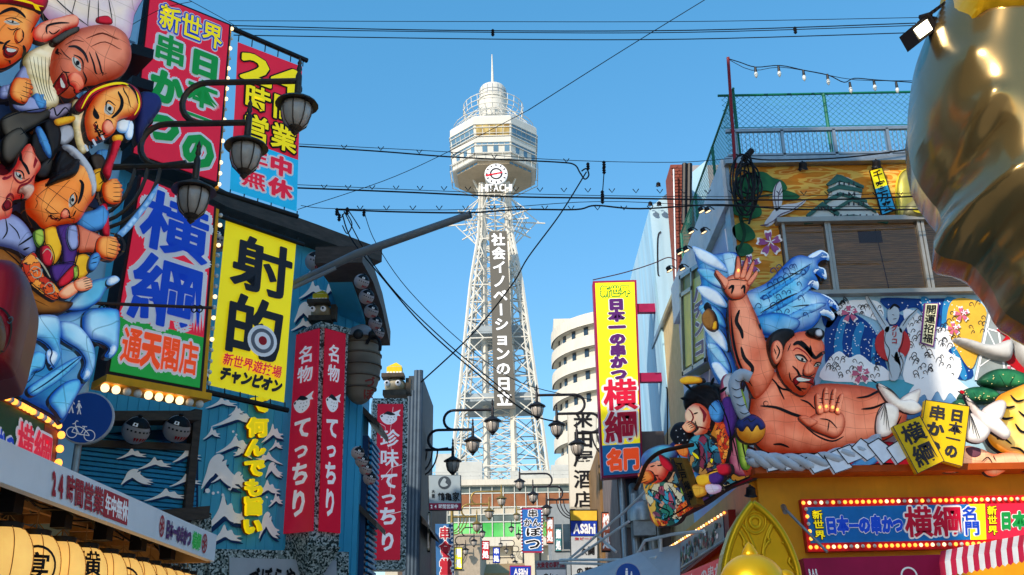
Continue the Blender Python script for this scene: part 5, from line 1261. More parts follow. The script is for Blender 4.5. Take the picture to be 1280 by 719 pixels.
# runner with arms raised, on a red disc (plain athlete)
t=thing('painted_runner','painted white-clad athlete with raised arms in front of a red disc on the mural','wall decoration',FB.px(1116,476))
panel_decal(FB,[(1116+22*math.cos(a),430+22*math.sin(a)) for a in np.linspace(0,6.28,17)[:-1]],mat('disc_red','d83838',.5),'disc',t,.05,k=2);rs=mat('runner_pale','cdd6de',.5,var=.05)
for nm,P in (('body',[(1106,412),(1112,408),(1122,408),(1128,414),(1126,430),(1122,440),(1126,456),(1122,474),(1112,474),(1112,456),(1106,436)]),('arm',[(1108,416),(1098,402),(1088,384),(1082,372),(1086,371),(1094,382),(1104,396),(1112,408)]),('arm',[(1124,410),(1132,398),(1142,390),(1146,386),(1146,391),(1138,400),(1128,416)]),('leg',[(1120,440),(1130,444),(1130,458),(1126,468),(1124,456),(1118,450)]),('head',[(1110,398),(1110,388),(1116,383),(1123,386),(1124,396),(1120,404),(1113,405)])):panel_decal(FB,P,rs,nm,t,.058,k=3)
inks(FB,[([(1110,389),(1116,383),(1123,387)],3),([(1106,414),(1104,428),(1110,440),(1108,456),(1113,474)],1),([(1128,414),(1126,430),(1122,442),(1127,456),(1121,474)],1),([(1082,371),(1092,388),(1106,410)],1),([(1146,387),(1134,398),(1126,410)],1),([(1112,445),(1118,450),(1126,446)],1),([(1113,395),(1116,396)],.8),([(1114,401),(1119,400)],.8)],ink,'outline',t,e=.064)
px_text(FB,t,[(c,1116,412+i*8,8,8) for i,c in enumerate('グリコ')],[(red,.02,.066)])
# tilted lucky banner
sf=Surf(FB,[(1157,380),(1172,380),(1166,432),(1152,428)],.07);t=thing('luck_board','narrow purple-edged white board with four black characters beside the painted athlete','sign',sf.w(.5,1));b=MB();sf.rect(b,-.12,-.02,1.12,1.02,-.02,-.002);b.build('frame',mat('edge_purple','7a3a8a',.5),t);b=MB();sf.rect(b,0,0,1,1,-.002,.004);b.build('panel',mat('pale_yellow','ece8c0',.5),t);text(sf,t,col_text('開運招福',.05,.95,.02,.98),[(ink,.03,.007)])
# white cone arm and round white mask with red rays (plain)
t=thing('white_mask','round white relief with red zigzag edge and long cone, far right of mural','wall decoration',FB.px(1270,470));wrel=mat('relief_white','dcdad6',.45,var=.08,sc=3,rim='b0b0b0')
puff(FB,[(1190,425),(1204,424),(1236,432),(1262,426),(1262,450),(1244,450),(1222,442),(1204,434)],.14,wrel,'cone',t,base=.06)
zz=[(1290,360),(1262,372),(1250,384),(1256,392),(1246,396),(1258,404),(1246,412),(1258,420),(1250,430),(1262,440),(1258,452),(1270,462),(1290,476)];panel_decal(FB,zz,red,'ray_edge',t,.07,k=1)
h=puff(FB,[(1292,366),(1268,378),(1260,396),(1262,420),(1268,444),(1280,460),(1292,466)],.16,wrel,'disc',t,base=.07)
# green pine clumps with light dots, lower right
pc=mat('pine_clump','1f6a4a',.5,var=.3,sc=6,col2='3f9a60',rim='0e3a2a');pin=thing('pine_relief','dark green fan-shaped pine relief clumps with cream dots, above the tiger','wall decoration',FB.px(1240,510))
b2=MB();hs=[]
for P in ([(1222,478),(1230,468),(1244,462),(1262,462),(1280,468),(1295,476),(1295,486),(1262,488),(1236,486)],[(1196,500),(1204,488),(1220,484),(1240,488),(1250,498),(1240,504),(1212,506)],[(1188,508),(1196,500),(1208,504),(1206,512)]):
    h=puff(FB,P,.12,pc,'clump',pin,base=.05);hs.append((h,P))
for h,P in hs:
    xs_,ys_=[p[0] for p in P],[p[1] for p in P];
    cx_,cy2=sum(xs_)/len(xs_),max(ys_)
    for k in range(9):a=math.pi*(k+.5)/9;inks(FB,[([(cx_,cy2-2),(cx_+.4*(max(xs_)-min(xs_))*math.cos(a),cy2-.8*(cy2-min(ys_))*math.sin(a))],.8)],pt,'needle',pin,base=h,e=.01) if k%2 else None
    for k in range(16):x,y=random.uniform(min(xs_)+6,max(xs_)-6),random.uniform(min(ys_)+5,cy2-3);decal_mb(b2,FB,[(x+.9*math.cos(a),y+.9*math.sin(a)) for a in (0,1.5,3.1,4.6)],.012,base=h,k=1)
b2.build('dot',mat('dot_cream','e8e29a',.5),pin)

# ================================================================ side wall on the street (FA) and buildings beyond
def A(px,py,d=0):return FA.uv(px,py,d)
b=MB();zA=zp;b.pbox(FA,-dep_A,-.09,0,zA,-.5,0);
sidem=mat('side_mural','a8cce8',.6,var=.2,sc=1.2,col2='c0b0e4',grime=.15);b.build('side_wall',sidem,rr)
b=MB();b.slab(FA,[(-dep_A,zA-.62),(0,zA-.62),(0,zA+.12),(-dep_A,zA+.12)],0,.1);b.build('parapet',mat('parapet_white','dfe3e8',.6,var=.08,grime=.3),rr)
inks(FA,[([(-.6,0),(0,0)],1)],ink,'x',rr) if False else None
b=MB();random.seed(21)
for k in range(26):
    u,z=random.uniform(-dep_A+.2,-.1),random.uniform(4.6,zA-.8);b.tube([FA.w(u,z,.012),FA.w(u+random.uniform(-.3,.3),z+random.uniform(.2,.7),.012)],.012,4)
b.build('painted_streak',foam,rr)
# glazed bay with yellow frame and purple writing
bay=thing('glazed_bay','projecting yellow-framed glass bay with purple lettering on the street side of the corner restaurant','bay window',FA.px(862,440));
sf=Surf(FA,[(852,345),(886,322),(886,452),(856,470)],.25);b=MB();sf.rect(b,0,0,1,1,-.28,0);b.build('case',mat('bay_olive','8a8a3a',.4,var=.2),bay)
b=MB();sf.rect(b,.1,.22,.46,.93,0,.02);b.build('window_pane',mat('bay_yellow','cfc21c',.3,var=.25,sc=2),bay);b=MB();sf.rect(b,.5,.12,.92,.93,0,.02);b.build('window_pane',mat('bay_yellow2','d4c62a',.3,var=.2,sc=2),bay)
b=MB()
for q_ in ((0,0,1,.04),(0,.96,1,1),(0,0,.06,1),(.94,0,1,1),(.46,0,.5,1),(0,.18,.5,.22)):sf.rect(b,*q_,0,.05)
b.build('frame',steel,bay)
text(sf,bay,col_text('パ',.52,.92,.2,.36)+col_text('チ',.52,.92,.36,.52)+col_text('ン',.52,.92,.54,.7)+col_text('コ',.52,.92,.74,.9),[(pwhite,.1,.024),(purple,.05,.03)])
for x,y,l in ((870,229,'highest'),(0,0,'')):pass
for i,(x,y,l) in enumerate(((885,262,'spotlight pair under the side parapet, uppermost, left lamp'),(893,262,'spotlight pair under the side parapet, uppermost, right lamp'),(872,288,'reddish spotlight pair under the side parapet, left lamp'),(888,288,'reddish spotlight pair under the side parapet, right lamp'),(858,314,'spotlight on the side wall just above the blue wave tip, left lamp'),(866,311,'spotlight on the side wall just above the blue wave tip, right lamp'),(845,336,'lowest side-wall spotlight, left lamp'),(861,334,'lowest side-wall spotlight, right lamp'))):
    spotlight(FA,x,y,7.5,l,.15)
# slim light-blue painted building
YL=20.5;bl=atY(812,260,YL);LBp=Pl((bl[0],YL),0);xw=atY(838,400,YL)[0]
t=thing('slim_building','slim building painted with pale blue streaks left of the corner restaurant','building',(bl[0],YL,0))
zt2=bl[2];pb=mat('streaked_blue','a4d0ea',.6,var=.25,sc=1.1,stretch=(3,3,.4),col2='b4d4e6',grime=.12)
b=MB();b.add([(bl[0]+.25,YL,0),(bl[0]+1.4,YL,0),(bl[0]+1.4,YL+5,0),(bl[0]+.25,YL+5,0),(bl[0],YL,zt2),(bl[0]+1.4,YL,zt2+1.2),(bl[0]+1.4,YL+5,zt2+1.2),(bl[0],YL+5,zt2)],[(3,2,1,0),(4,5,6,7),(0,1,5,4),(1,2,6,5),(2,3,7,6),(3,0,4,7)]);b.build('wall',pb,t)
b=MB()
for x,y0,y1,dx in ((822,290,345,4),(834,485,570,-2),(830,398,412,5)):ink_mb(b,LBp,[(x+dx,y0),(x,y0+8),(x,y1-6),(x+dx*.5,y1)],1.6,0,e=.02,taper=False)
b.build('painted_line',ink,t)
brick=mat('brick_red','8a4a3c',.8,var=.25,sc=14)
bk=thing('brick_chimney','narrow dark red brick pier with black vent pipes beside the pale blue building','chimney',atY(848,400,19.6));p0,p1=atY(838,206,19.6),atY(862,206,19.6);b=MB();b.box(((p0[0]+p1[0])/2,20.0,p0[2]/2),(p1[0]-p0[0],.8,p0[2]));b.build('pier',brick,bk)
me_b=None
for j in range(70):
    z=p0[2]-.06-j*.075
    for i in range(3):
        w3=(p1[0]-p0[0])/3;x=p0[0]+w3*(i+.5)+(w3*.25 if j%2 else -w3*.0);x=min(x,p1[0]-w3*.45)
        if me_b is None:b=MB();b.box((0,0,0),(w3*.9,.03,.06));me_b=b.build('brick',brick,bk,org=(0,0,0));me_b.location=tuple(np.array((x,19.59,z))-np.array(root_loc(bk)))
        else:o=me_b.copy();COL.objects.link(o);o.location=tuple(np.array((x,19.59+(i*3+j)%4*.003,z))-np.array(root_loc(bk)))
b=MB();
for x in (856,862):q1,q2=atY(x,205,19.4),atY(x+5,280,19.4);b.tube([(q1[0],19.4,q1[2]),(q2[0]-.1,19.4,q2[2])],.06,8)
b.build('vent_pipe',black,bk);b=MB();q1,q2=atY(842,212,19.4),atY(845,360,19.4);b.tube([q1,q2],.02,6);b.build('conduit',steel,bk)
t=thing('grey_wall_house','plain pale grey wall seen behind the rooftop side fence','building',atY(885,230,22));b=MB();q1,q2=atY(858,207,22.),atY(925,207,22.);b.box(((q1[0]+q2[0])/2,23,q1[2]/2),(q2[0]-q1[0],2,q1[2]));b.build('wall',mat('house_greige','a39a98',.75,var=.1,grime=.3),t)
for x,y,l in ((822,234,'spotlight on the top edge of the pale blue building'),(812,258,'spotlight at the upper left corner of the pale blue building'),(823,258,'second spotlight from the corner of the pale blue building')):spotlight(LBp,x,y,6,l,.1)
# grey block behind yellow sign and white building far right behind
t=thing('grey_block','grey rendered building behind the tall yellow sign','building',atY(812,600,30));q1,q2=atY(800,478,30),atY(836,478,30);b=MB();b.box((q1[0]+2,33,q1[2]/2),(4,6,q1[2]));b.build('wall',mat('block_grey','8d9094',.75,var=.1,grime=.35),t)
b=MB();b.pbox(Pl((0,30),0),q1[0]+.3,q1[0]+.9,2,q1[2]-3,0,.05);b.build('window_pane',glassd,t)

# ---- tall yellow projecting sign
YS=21.0;SP2=Pl((0,YS),0)
q=[(741,351.5),(795.5,350),(804,594),(752,598)];sf=Surf(SP2,q);t=thing('projecting_sign','tall yellow sign with purple and red characters and blue foot, held out on crimson beams','sign',sf.w(.5,1))
b=MB();sf.rect(b,0,0,1,1,-.3,0);b.build('frame',mat('sign_maroon','9c1848',.45),t);sf.d=.0
b=MB();sf.rect(b,.05,.012,.95,.845,0,.015);b.build('panel',yellow,t);b=MB();sf.rect(b,.05,.845,.95,.988,0,.015);b.build('panel',mat('sign_blue','1e88cc',.4),t)
text(sf,t,row_text('新世界',.16,.84,.03,.09),[(pgreen,.12,.018),(pyellow,.04,.03)])
text(sf,t,[(c,.32,.1+i*.061,.7,.1+(i+1)*.061) for i,c in enumerate('日本一の串かつ')],[(pwhite,.12,.018),(purple,.07,.03)])
text(sf,t,[('横',.12,.52,.92,.68),('綱',.12,.68,.92,.84)],[(pwhite,.1,.018),(mat('print_crimson','d8143c',.45),.055,.03)])
text(sf,t,row_text('名門',.14,.92,.865,.97),[(pwhite,.12,.018),(orange,.07,.03)])
for y0 in (384,471):b=MB();q1,q2=SP2.uv(797,y0),SP2.uv(850,y0);b.pbox(SP2,q1[0],q2[0]+.5,q1[1]-.1,q1[1]+.1,-.2,-.05);b.build('beam',mat('sign_maroon','9c1848',.45),t)
# ---- fascia, float base, lower signs
b=MB();zb1,zb0=zf,float(B(1000,700)[1]);of=mat('fascia_orange','e8a01c',.45,var=.12,sc=2,grime=.25)
b.pbox(FB,-.1,uR,zb0-3,zb1,-.05,.22);b.build('fascia',of,rr);b=MB();b.pbox(FA,-dep_A,.1,zb0-3,zb1,-.05,.18);b.build('fascia',of,rr)
red2=mat('float_red','a81420',.4,var=.15,sc=2);b=MB();b.pbox(FB,-.2,uR,zb1-.03,zb1+.05,0,.6);b.build('float_ledge',mat('ledge_orange','b8501a',.45,var=.15,grime=.2),rr)
sB=Pl((cB[0],YB-.35),0);q=[(1001,624),(1330,618),(1330,683),(1010,690)];sf=Surf(sB,q)
t=thing('bulb_sign','long red-framed shop sign edged with glowing bulbs under the sumo float','sign',sf.w(.3,1));b=MB();sf.rect(b,0,0,1,1,-.25,0);b.build('frame',red,t)
def sx(x):return (sB.uv(x,655)[0]-sf.uv(0,.5)[0])/(sf.uv(1,.5)[0]-sf.uv(0,.5)[0])
x1,x2,x3=sx(1010),sx(1223),sx(1232)
b=MB();sf.rect(b,x1,.16,x2,.84,0,.01);b.build('panel',mat('sign_azure','1a78c8',.4),t);b=MB();sf.rect(b,x2,.16,x3,.84,0,.011);sf.rect(b,sx(1212),.16,x2,.84,.01,.012);b.build('panel',yellow,t);b=MB();sf.rect(b,x3,.16,1,.84,0,.01);b.build('panel',magenta,t)
def bt(ch,xa,xb,b0,b1):return (ch,sx(xa),b0,sx(xb),b1)
sf.d=.012;text(sf,t,[bt('新',1016,1029,.22,.4),bt('世',1016,1029,.41,.58),bt('界',1016,1029,.6,.78)],[(ink,.1,.004),(pyellow,.05,.012)])
text(sf,t,[bt('日',1031,1045,.36,.68),bt('本',1045,1060,.34,.68),bt('一',1060,1072,.4,.66),bt('の',1072,1087,.36,.68),bt('串',1087,1101,.34,.7),bt('か',1101,1115,.36,.68),bt('つ',1115,1128,.38,.68)],[(pwhite,.12,.004),(blue,.07,.014)])
text(sf,t,[bt('横',1130,1165,.18,.78),bt('綱',1165,1202,.18,.78)],[(pwhite,.09,.004),(mat('print_crimson','d8143c',.45),.055,.014)]);text(sf,t,[bt('名',1202,1222,.2,.48),bt('門',1204,1224,.48,.76)],[(pwhite,.12,.006),(blue,.06,.016)])
text(sf,t,[bt('新',1234,1246,.2,.38),bt('世',1234,1246,.39,.56),bt('界',1234,1246,.58,.76)],[(ink,.1,.004),(pyellow,.05,.012)]);text(sf,t,[bt('日',1250,1264,.32,.66),bt('本',1265,1283,.32,.66),bt('一',1284,1300,.32,.66)],[(pwhite,.12,.004),(pgreen,.07,.014)])
pts_=[sf.w(sx(1007+i*7.35),.08+.0*i,.02) for i in range(40)]+[sf.w(sx(1008.5+i*7.35),.92,.02) for i in range(39)]+[sf.w(.012+.001*i,.2+i*.14,.02) for i in range(5)]
bulbs(t,pts_,.024,[bulbo,bulbo,bulbw,bulbo,bulbc])
sy=thing('sign_stay','thin pale steel stay slanting down in front of the bulb-edged sign','strut',sB.px(1033,688,.5));b=MB();b.tube([sB.px(981,636,.1),sB.px(1034,690,.6)],.018,8);b.tube([sB.px(979,633,.0),sB.px(982,640,.12)],.035,8);b.build('rod',steel,sy)
# magenta awning box and striped awning
t=thing('awning_box','flat magenta awning box under the bulb-edged sign with a small white emblem','awning',sB.px(1090,719));sf=Surf(sB,[(1004,698),(1186,693),(1186,745),(1012,745)],.3);b=MB();sf.rect(b,0,0,1,1,-.3,0);b.build('box',mat('awning_magenta','b0164c',.5,var=.08),t);b=MB();c=sf.uv(.72,.5);ringmb(b,Pl(sB.o+sB.n*.31,0),c[0],c[1],.08,.1,0);b.build('emblem',pwhite,t);text(sf,t,row_text('BAR',.02,.09,.25,.5),[(pwhite,.03,.01)])
t=thing('striped_awning','crimson and white striped scalloped awning at the lower right corner','awning',sB.px(1230,719));pl=Pl((cB[0],YB-1.3),0)
x0,y0,x9,y9=1174,689,1300,664;ns=18
for i in range(ns):
    xa,xb=x0+(x9-x0)*i/ns,x0+(x9-x0)*(i+1)/ns;ya,yb_=y0+(y9-y0)*i/ns,y0+(y9-y0)*(i+1)/ns
    b=MB();P=[pl.px(xa+2,ya,-.5),pl.px(xb+2,yb_,-.5),pl.px(xb,yb_+14,0),pl.px(xa,ya+14,0)];m3=(xa+xb)/2
    b.add(P+[pl.px(xb+2,yb_+32,.02),pl.px(m3+2,(ya+yb_)/2+35,.02),pl.px(xa+2,ya+32,.02)],[(3,2,1,0),(6,5,4,2,3)]);b.build('stripe',mat('awning_crimson','a8183c',.7,var=.1) if i%2==0 else mat('awning_white','c8ccd0',.7,var=.08),t)
# slanted bulb-framed poster on the street side
sf=Surf(FA,[(817,694),(910,637),(912,672),(820,745)],.35);t=thing('poster_frame','long bulb-edged frame with a crowded festival poster, slanting along the street side under the float','poster',sf.w(.5,1));b=MB();sf.rect(b,0,0,1,1,-.1,0);b.build('frame',mat('frame_redbrown','8a2020',.5),t);b=MB();sf.rect(b,.04,.13,.96,.9,0,.01);b.build('panel',mat('poster_blue','3c6894',.3,var=.3,sc=3,col2='28405a'),t)
random.seed(8);cols_=[pwhite,mat('poster_red','a83c3c',.5),mat('poster_green','3c7a5a',.5),mat('poster_tan','c49a78',.5),ink]
for m_ in cols_:
    b=MB()
    for k in range(34):
        a,c_=random.uniform(.06,.93),random.uniform(.2,.7);w_,h_=random.uniform(.004,.012),random.uniform(.08,.22);ZK[0]+=1;sf.poly(b,smooth_closed([(a,c_),(a+w_,c_+h_*.2),(a+w_*.7,c_+h_),(a-w_*.6,c_+h_*.9),(a-w_*.8,c_+h_*.25)],2),.012+(ZK[0]%90)*.00012)
    o=b.build('poster_figure',m_,t);o['kind']='stuff'
bulbs(t,[sf.w(.01+i*.0285,.06,.02) for i in range(35)]+[sf.w(.02,.15+i*.12,.02) for i in range(6)],.02,[bulbw,bulbo]);
b=MB();b.tube([FA.px(838,719,.7),FA.px(917,668,.9)],.018,8);t2=thing('sign_stay','pale steel stay crossing in front of the festival poster','strut',FA.px(838,719,.7));b.build('rod',steel,t2)
t=thing('red_board','dark crimson board with white lettering along the bottom right of the street','sign',FA.px(860,719,.5));sf=Surf(FA,[(850,719),(918,690),(918,740),(850,760)],.5);b=MB();sf.rect(b,0,0,1,1,-.05,0);b.build('panel',crimson,t);text(sf,t,row_text('日本一の串かつ',.1,.95,.1,.5),[(pwhite,.03,.01)])
# speaker under float
spotlight(Pl((cB[0],YB-.1),0),935,617,13,'black twin flood lamp under the float just above the gold arch',.3,lit=False)
# ================================================================ papier-mache festival figures (lit from inside, so the paper glows faintly)
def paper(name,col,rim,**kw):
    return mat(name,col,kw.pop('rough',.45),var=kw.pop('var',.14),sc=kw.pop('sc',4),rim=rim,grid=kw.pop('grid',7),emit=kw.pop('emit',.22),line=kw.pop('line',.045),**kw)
PK[0]=.5;FLAT[0]=.42
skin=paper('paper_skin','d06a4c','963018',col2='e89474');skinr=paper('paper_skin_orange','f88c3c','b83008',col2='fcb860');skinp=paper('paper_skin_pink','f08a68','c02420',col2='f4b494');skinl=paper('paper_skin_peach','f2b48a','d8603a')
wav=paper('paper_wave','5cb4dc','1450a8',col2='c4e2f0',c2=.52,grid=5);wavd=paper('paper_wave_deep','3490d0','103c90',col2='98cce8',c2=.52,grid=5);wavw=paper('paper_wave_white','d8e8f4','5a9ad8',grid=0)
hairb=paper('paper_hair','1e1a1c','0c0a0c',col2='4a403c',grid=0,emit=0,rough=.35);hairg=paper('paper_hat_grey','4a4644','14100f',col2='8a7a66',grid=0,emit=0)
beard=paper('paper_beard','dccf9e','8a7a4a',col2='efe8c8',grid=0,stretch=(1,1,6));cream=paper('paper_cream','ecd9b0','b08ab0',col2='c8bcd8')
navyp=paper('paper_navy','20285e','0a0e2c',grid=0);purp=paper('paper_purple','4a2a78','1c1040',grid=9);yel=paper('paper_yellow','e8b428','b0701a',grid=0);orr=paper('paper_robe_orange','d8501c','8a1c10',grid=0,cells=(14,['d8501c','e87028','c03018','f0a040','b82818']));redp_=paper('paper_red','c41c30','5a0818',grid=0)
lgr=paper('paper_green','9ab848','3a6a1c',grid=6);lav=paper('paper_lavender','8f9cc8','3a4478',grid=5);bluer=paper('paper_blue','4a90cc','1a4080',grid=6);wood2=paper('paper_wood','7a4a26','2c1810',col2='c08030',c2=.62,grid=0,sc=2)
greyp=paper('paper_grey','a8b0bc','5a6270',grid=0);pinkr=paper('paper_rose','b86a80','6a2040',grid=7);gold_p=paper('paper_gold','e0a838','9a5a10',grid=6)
eyew=mat('eye_white','e8e8dc',.4,var=.03,emit=.08);lip=mat('lip_red','c01c28',.4,var=.1)
def eye(pl,parent,x,y,rx,ry,base,ang=0,pup=.45,px_=0,lw=1.6):
    c,s_=math.cos(rad(ang)),math.sin(rad(ang));E=lambda a,b:(x+a*rx*c-b*ry*s_,y+a*rx*s_+b*ry*c)
    P=[E(-1,.1),E(-.4,-.8),(E(.3,-.9)),E(1,0),E(.3,.75),E(-.4,.8)]
    e=puff(pl,P,.012,eyew,'eye',parent,base=lambda q:base(q)+.008 if callable(base) else base,k=3,back=.02)
    b=MB();decal_mb(b,pl,[(E(px_,0)[0]+min(rx,ry)*pup*math.cos(t),E(px_,0)[1]+min(rx,ry)*pup*1.2*math.sin(t)) for t in np.linspace(0,6.28,11)[:-1]],.018,base=e,k=1);b.build('pupil',ink,parent)
    inks(pl,[([E(-1.1,.2),E(-.4,-.95),E(.3,-1.05),E(1.2,0)],lw),([E(-1,.1),E(-.4,.9),E(.3,.85),E(1,0)],lw*.6)],ink,'eyeline',parent,base=base,e=.03)
def mouth(pl,parent,P,base,teeth=None):
    h=puff(pl,P,.02,lip,'mouth',parent,base=lambda q:base(q)+.005,k=3,back=.02)
    if teeth:b=MB();decal_mb(b,pl,teeth,.02,base=h,k=2);b.build('teeth',eyew,parent)
    inks(pl,[(P+[P[0]],1.2)],ink,'lip_line',parent,base=base,e=.028,taper=False)
def fist(pl,parent,x,y,w_,h_,ang,m_,base=0.1,d=.1,n=4,thumb=True,lab=None):
    """closed hand: palm with four curled fingers and a thumb"""
    c,s_=math.cos(rad(ang)),math.sin(rad(ang));E=lambda a,b:(x+a*w_*c-b*h_*s_,y+a*w_*s_+b*h_*c)
    pb=MB();ph=puff_mb(pb,pl,[E(-.5,-.5),E(.3,-.55),(E(.5,-.1)),E(.45,.5),E(-.2,.55),E(-.55,.2)],d,base);hd=pb.build('hand',m_,parent,smooth=True)
    for i in range(n):
        t=-.42+.84*(i+.5)/n;hh=.84/n*.52;l=(.5,.56,.52,.42)[i%4]
        fb=MB();puff_mb(fb,pl,[E(.02,t-hh),E(l*.8,t-hh),E(l+.06,t),E(l*.8,t+hh),E(.02,t+hh),E(-.06,t)],d*.5,lambda q:ph(q)*.9,k=3,back=.03);fb.build('finger',m_,hd,smooth=True,org=root_loc(hd))
    if thumb:fb=MB();puff_mb(fb,pl,[E(-.5,-.3),E(-.15,-.62),E(.25,-.66),E(.3,-.5),E(0,-.36),E(-.3,-.1)],d*.5,lambda q:ph(q)*.9,k=3,back=.03);fb.build('thumb',m_,hd,smooth=True,org=root_loc(hd))
    inks(pl,[([E(.0,-.42+.84*i/n),E(.5,-.42+.84*i/n)],1.0) for i in range(0,n+1)],ink,'knuckle_line',parent,base=lambda q:ph(q)+d*.25,e=.012)
# ---------------------------------------------------------------- left: lucky gods over a wave
GPn=plane_at(90,250,6.5,43)
def gf(name,label):return thing(name,label,'festival figure',GPn.px(80,380),'papier-mache lucky gods over the wave')
def gp(P,depth,m_,nm,parent,base=0.0,**kw):return puff(GPn,P,depth,m_,nm,parent,base=base,**kw)
def gi(L,parent,base,m_=ink,nm='ink_line',e=.015,**kw):return inks(GPn,L,m_,nm,parent,base=base,e=e,**kw)
# wave
wv=gf('paper_wave','big pale and deep blue papier-mache wave curling under the lucky gods')
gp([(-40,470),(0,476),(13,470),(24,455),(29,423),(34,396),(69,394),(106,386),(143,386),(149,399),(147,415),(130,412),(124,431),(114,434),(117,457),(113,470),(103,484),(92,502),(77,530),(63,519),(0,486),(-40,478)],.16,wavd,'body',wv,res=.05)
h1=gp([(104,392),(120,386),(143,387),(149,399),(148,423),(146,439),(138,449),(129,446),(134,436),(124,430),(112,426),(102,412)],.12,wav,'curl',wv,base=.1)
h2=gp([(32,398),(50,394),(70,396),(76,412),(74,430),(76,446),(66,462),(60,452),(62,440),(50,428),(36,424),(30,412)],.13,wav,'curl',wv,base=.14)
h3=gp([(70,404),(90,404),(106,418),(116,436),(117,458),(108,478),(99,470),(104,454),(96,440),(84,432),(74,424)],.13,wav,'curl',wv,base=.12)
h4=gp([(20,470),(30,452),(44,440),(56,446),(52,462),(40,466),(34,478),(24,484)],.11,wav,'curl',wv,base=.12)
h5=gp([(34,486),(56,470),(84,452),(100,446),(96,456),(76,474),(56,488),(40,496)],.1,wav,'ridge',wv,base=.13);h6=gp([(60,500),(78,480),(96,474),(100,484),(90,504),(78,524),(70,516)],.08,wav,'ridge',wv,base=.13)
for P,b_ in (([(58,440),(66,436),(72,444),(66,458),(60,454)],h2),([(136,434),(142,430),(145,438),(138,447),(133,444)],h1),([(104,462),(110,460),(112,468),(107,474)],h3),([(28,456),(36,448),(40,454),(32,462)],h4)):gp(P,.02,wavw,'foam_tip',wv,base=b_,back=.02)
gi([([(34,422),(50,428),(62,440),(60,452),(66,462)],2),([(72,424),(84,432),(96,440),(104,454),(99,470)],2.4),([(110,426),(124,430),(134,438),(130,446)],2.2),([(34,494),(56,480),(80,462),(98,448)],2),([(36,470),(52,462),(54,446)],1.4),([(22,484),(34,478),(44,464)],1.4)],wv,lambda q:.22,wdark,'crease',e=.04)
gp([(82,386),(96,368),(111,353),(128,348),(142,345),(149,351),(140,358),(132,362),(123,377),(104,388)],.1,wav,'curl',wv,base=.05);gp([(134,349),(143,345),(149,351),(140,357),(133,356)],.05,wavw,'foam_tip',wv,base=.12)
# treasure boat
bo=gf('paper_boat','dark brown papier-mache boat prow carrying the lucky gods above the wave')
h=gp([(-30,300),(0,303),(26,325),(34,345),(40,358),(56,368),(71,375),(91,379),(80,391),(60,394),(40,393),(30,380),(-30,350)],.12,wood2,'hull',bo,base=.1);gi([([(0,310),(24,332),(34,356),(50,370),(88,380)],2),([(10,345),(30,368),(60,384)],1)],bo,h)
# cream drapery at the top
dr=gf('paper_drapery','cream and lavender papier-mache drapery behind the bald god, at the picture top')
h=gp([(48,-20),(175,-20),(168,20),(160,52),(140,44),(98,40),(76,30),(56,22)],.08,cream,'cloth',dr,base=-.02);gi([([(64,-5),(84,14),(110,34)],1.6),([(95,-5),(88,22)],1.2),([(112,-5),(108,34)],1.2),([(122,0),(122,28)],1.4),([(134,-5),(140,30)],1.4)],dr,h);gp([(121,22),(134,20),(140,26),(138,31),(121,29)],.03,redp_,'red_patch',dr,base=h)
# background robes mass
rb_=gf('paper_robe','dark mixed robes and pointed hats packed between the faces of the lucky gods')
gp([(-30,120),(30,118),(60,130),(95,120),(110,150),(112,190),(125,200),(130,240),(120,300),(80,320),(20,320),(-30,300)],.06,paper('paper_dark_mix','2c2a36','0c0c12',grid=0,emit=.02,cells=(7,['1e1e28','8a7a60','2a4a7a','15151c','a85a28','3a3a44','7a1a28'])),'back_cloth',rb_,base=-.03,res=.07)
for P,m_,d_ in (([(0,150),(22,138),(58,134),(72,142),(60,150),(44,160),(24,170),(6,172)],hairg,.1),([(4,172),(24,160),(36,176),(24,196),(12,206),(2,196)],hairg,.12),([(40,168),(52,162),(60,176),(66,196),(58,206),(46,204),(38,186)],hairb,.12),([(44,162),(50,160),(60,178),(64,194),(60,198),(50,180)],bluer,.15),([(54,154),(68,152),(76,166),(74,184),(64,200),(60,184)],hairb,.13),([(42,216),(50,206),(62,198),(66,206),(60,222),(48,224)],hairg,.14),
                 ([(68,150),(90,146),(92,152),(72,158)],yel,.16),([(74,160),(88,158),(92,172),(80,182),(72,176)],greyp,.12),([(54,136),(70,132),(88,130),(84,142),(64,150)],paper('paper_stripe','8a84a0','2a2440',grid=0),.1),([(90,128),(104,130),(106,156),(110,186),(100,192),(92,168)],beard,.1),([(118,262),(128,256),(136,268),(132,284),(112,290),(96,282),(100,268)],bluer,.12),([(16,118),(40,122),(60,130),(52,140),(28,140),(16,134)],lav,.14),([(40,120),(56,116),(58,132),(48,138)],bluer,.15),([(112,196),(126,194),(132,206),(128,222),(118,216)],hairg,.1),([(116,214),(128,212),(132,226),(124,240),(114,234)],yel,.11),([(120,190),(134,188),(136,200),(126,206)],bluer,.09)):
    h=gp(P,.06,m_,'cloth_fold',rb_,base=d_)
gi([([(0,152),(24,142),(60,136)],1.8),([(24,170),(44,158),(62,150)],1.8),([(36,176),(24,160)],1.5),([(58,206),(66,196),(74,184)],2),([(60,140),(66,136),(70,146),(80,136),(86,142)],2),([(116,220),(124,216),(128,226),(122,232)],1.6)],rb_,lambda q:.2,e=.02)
for P in ([(12,206),(24,196),(36,178)],[(74,186),(88,190),(102,202),(112,220),(114,240)]):pass
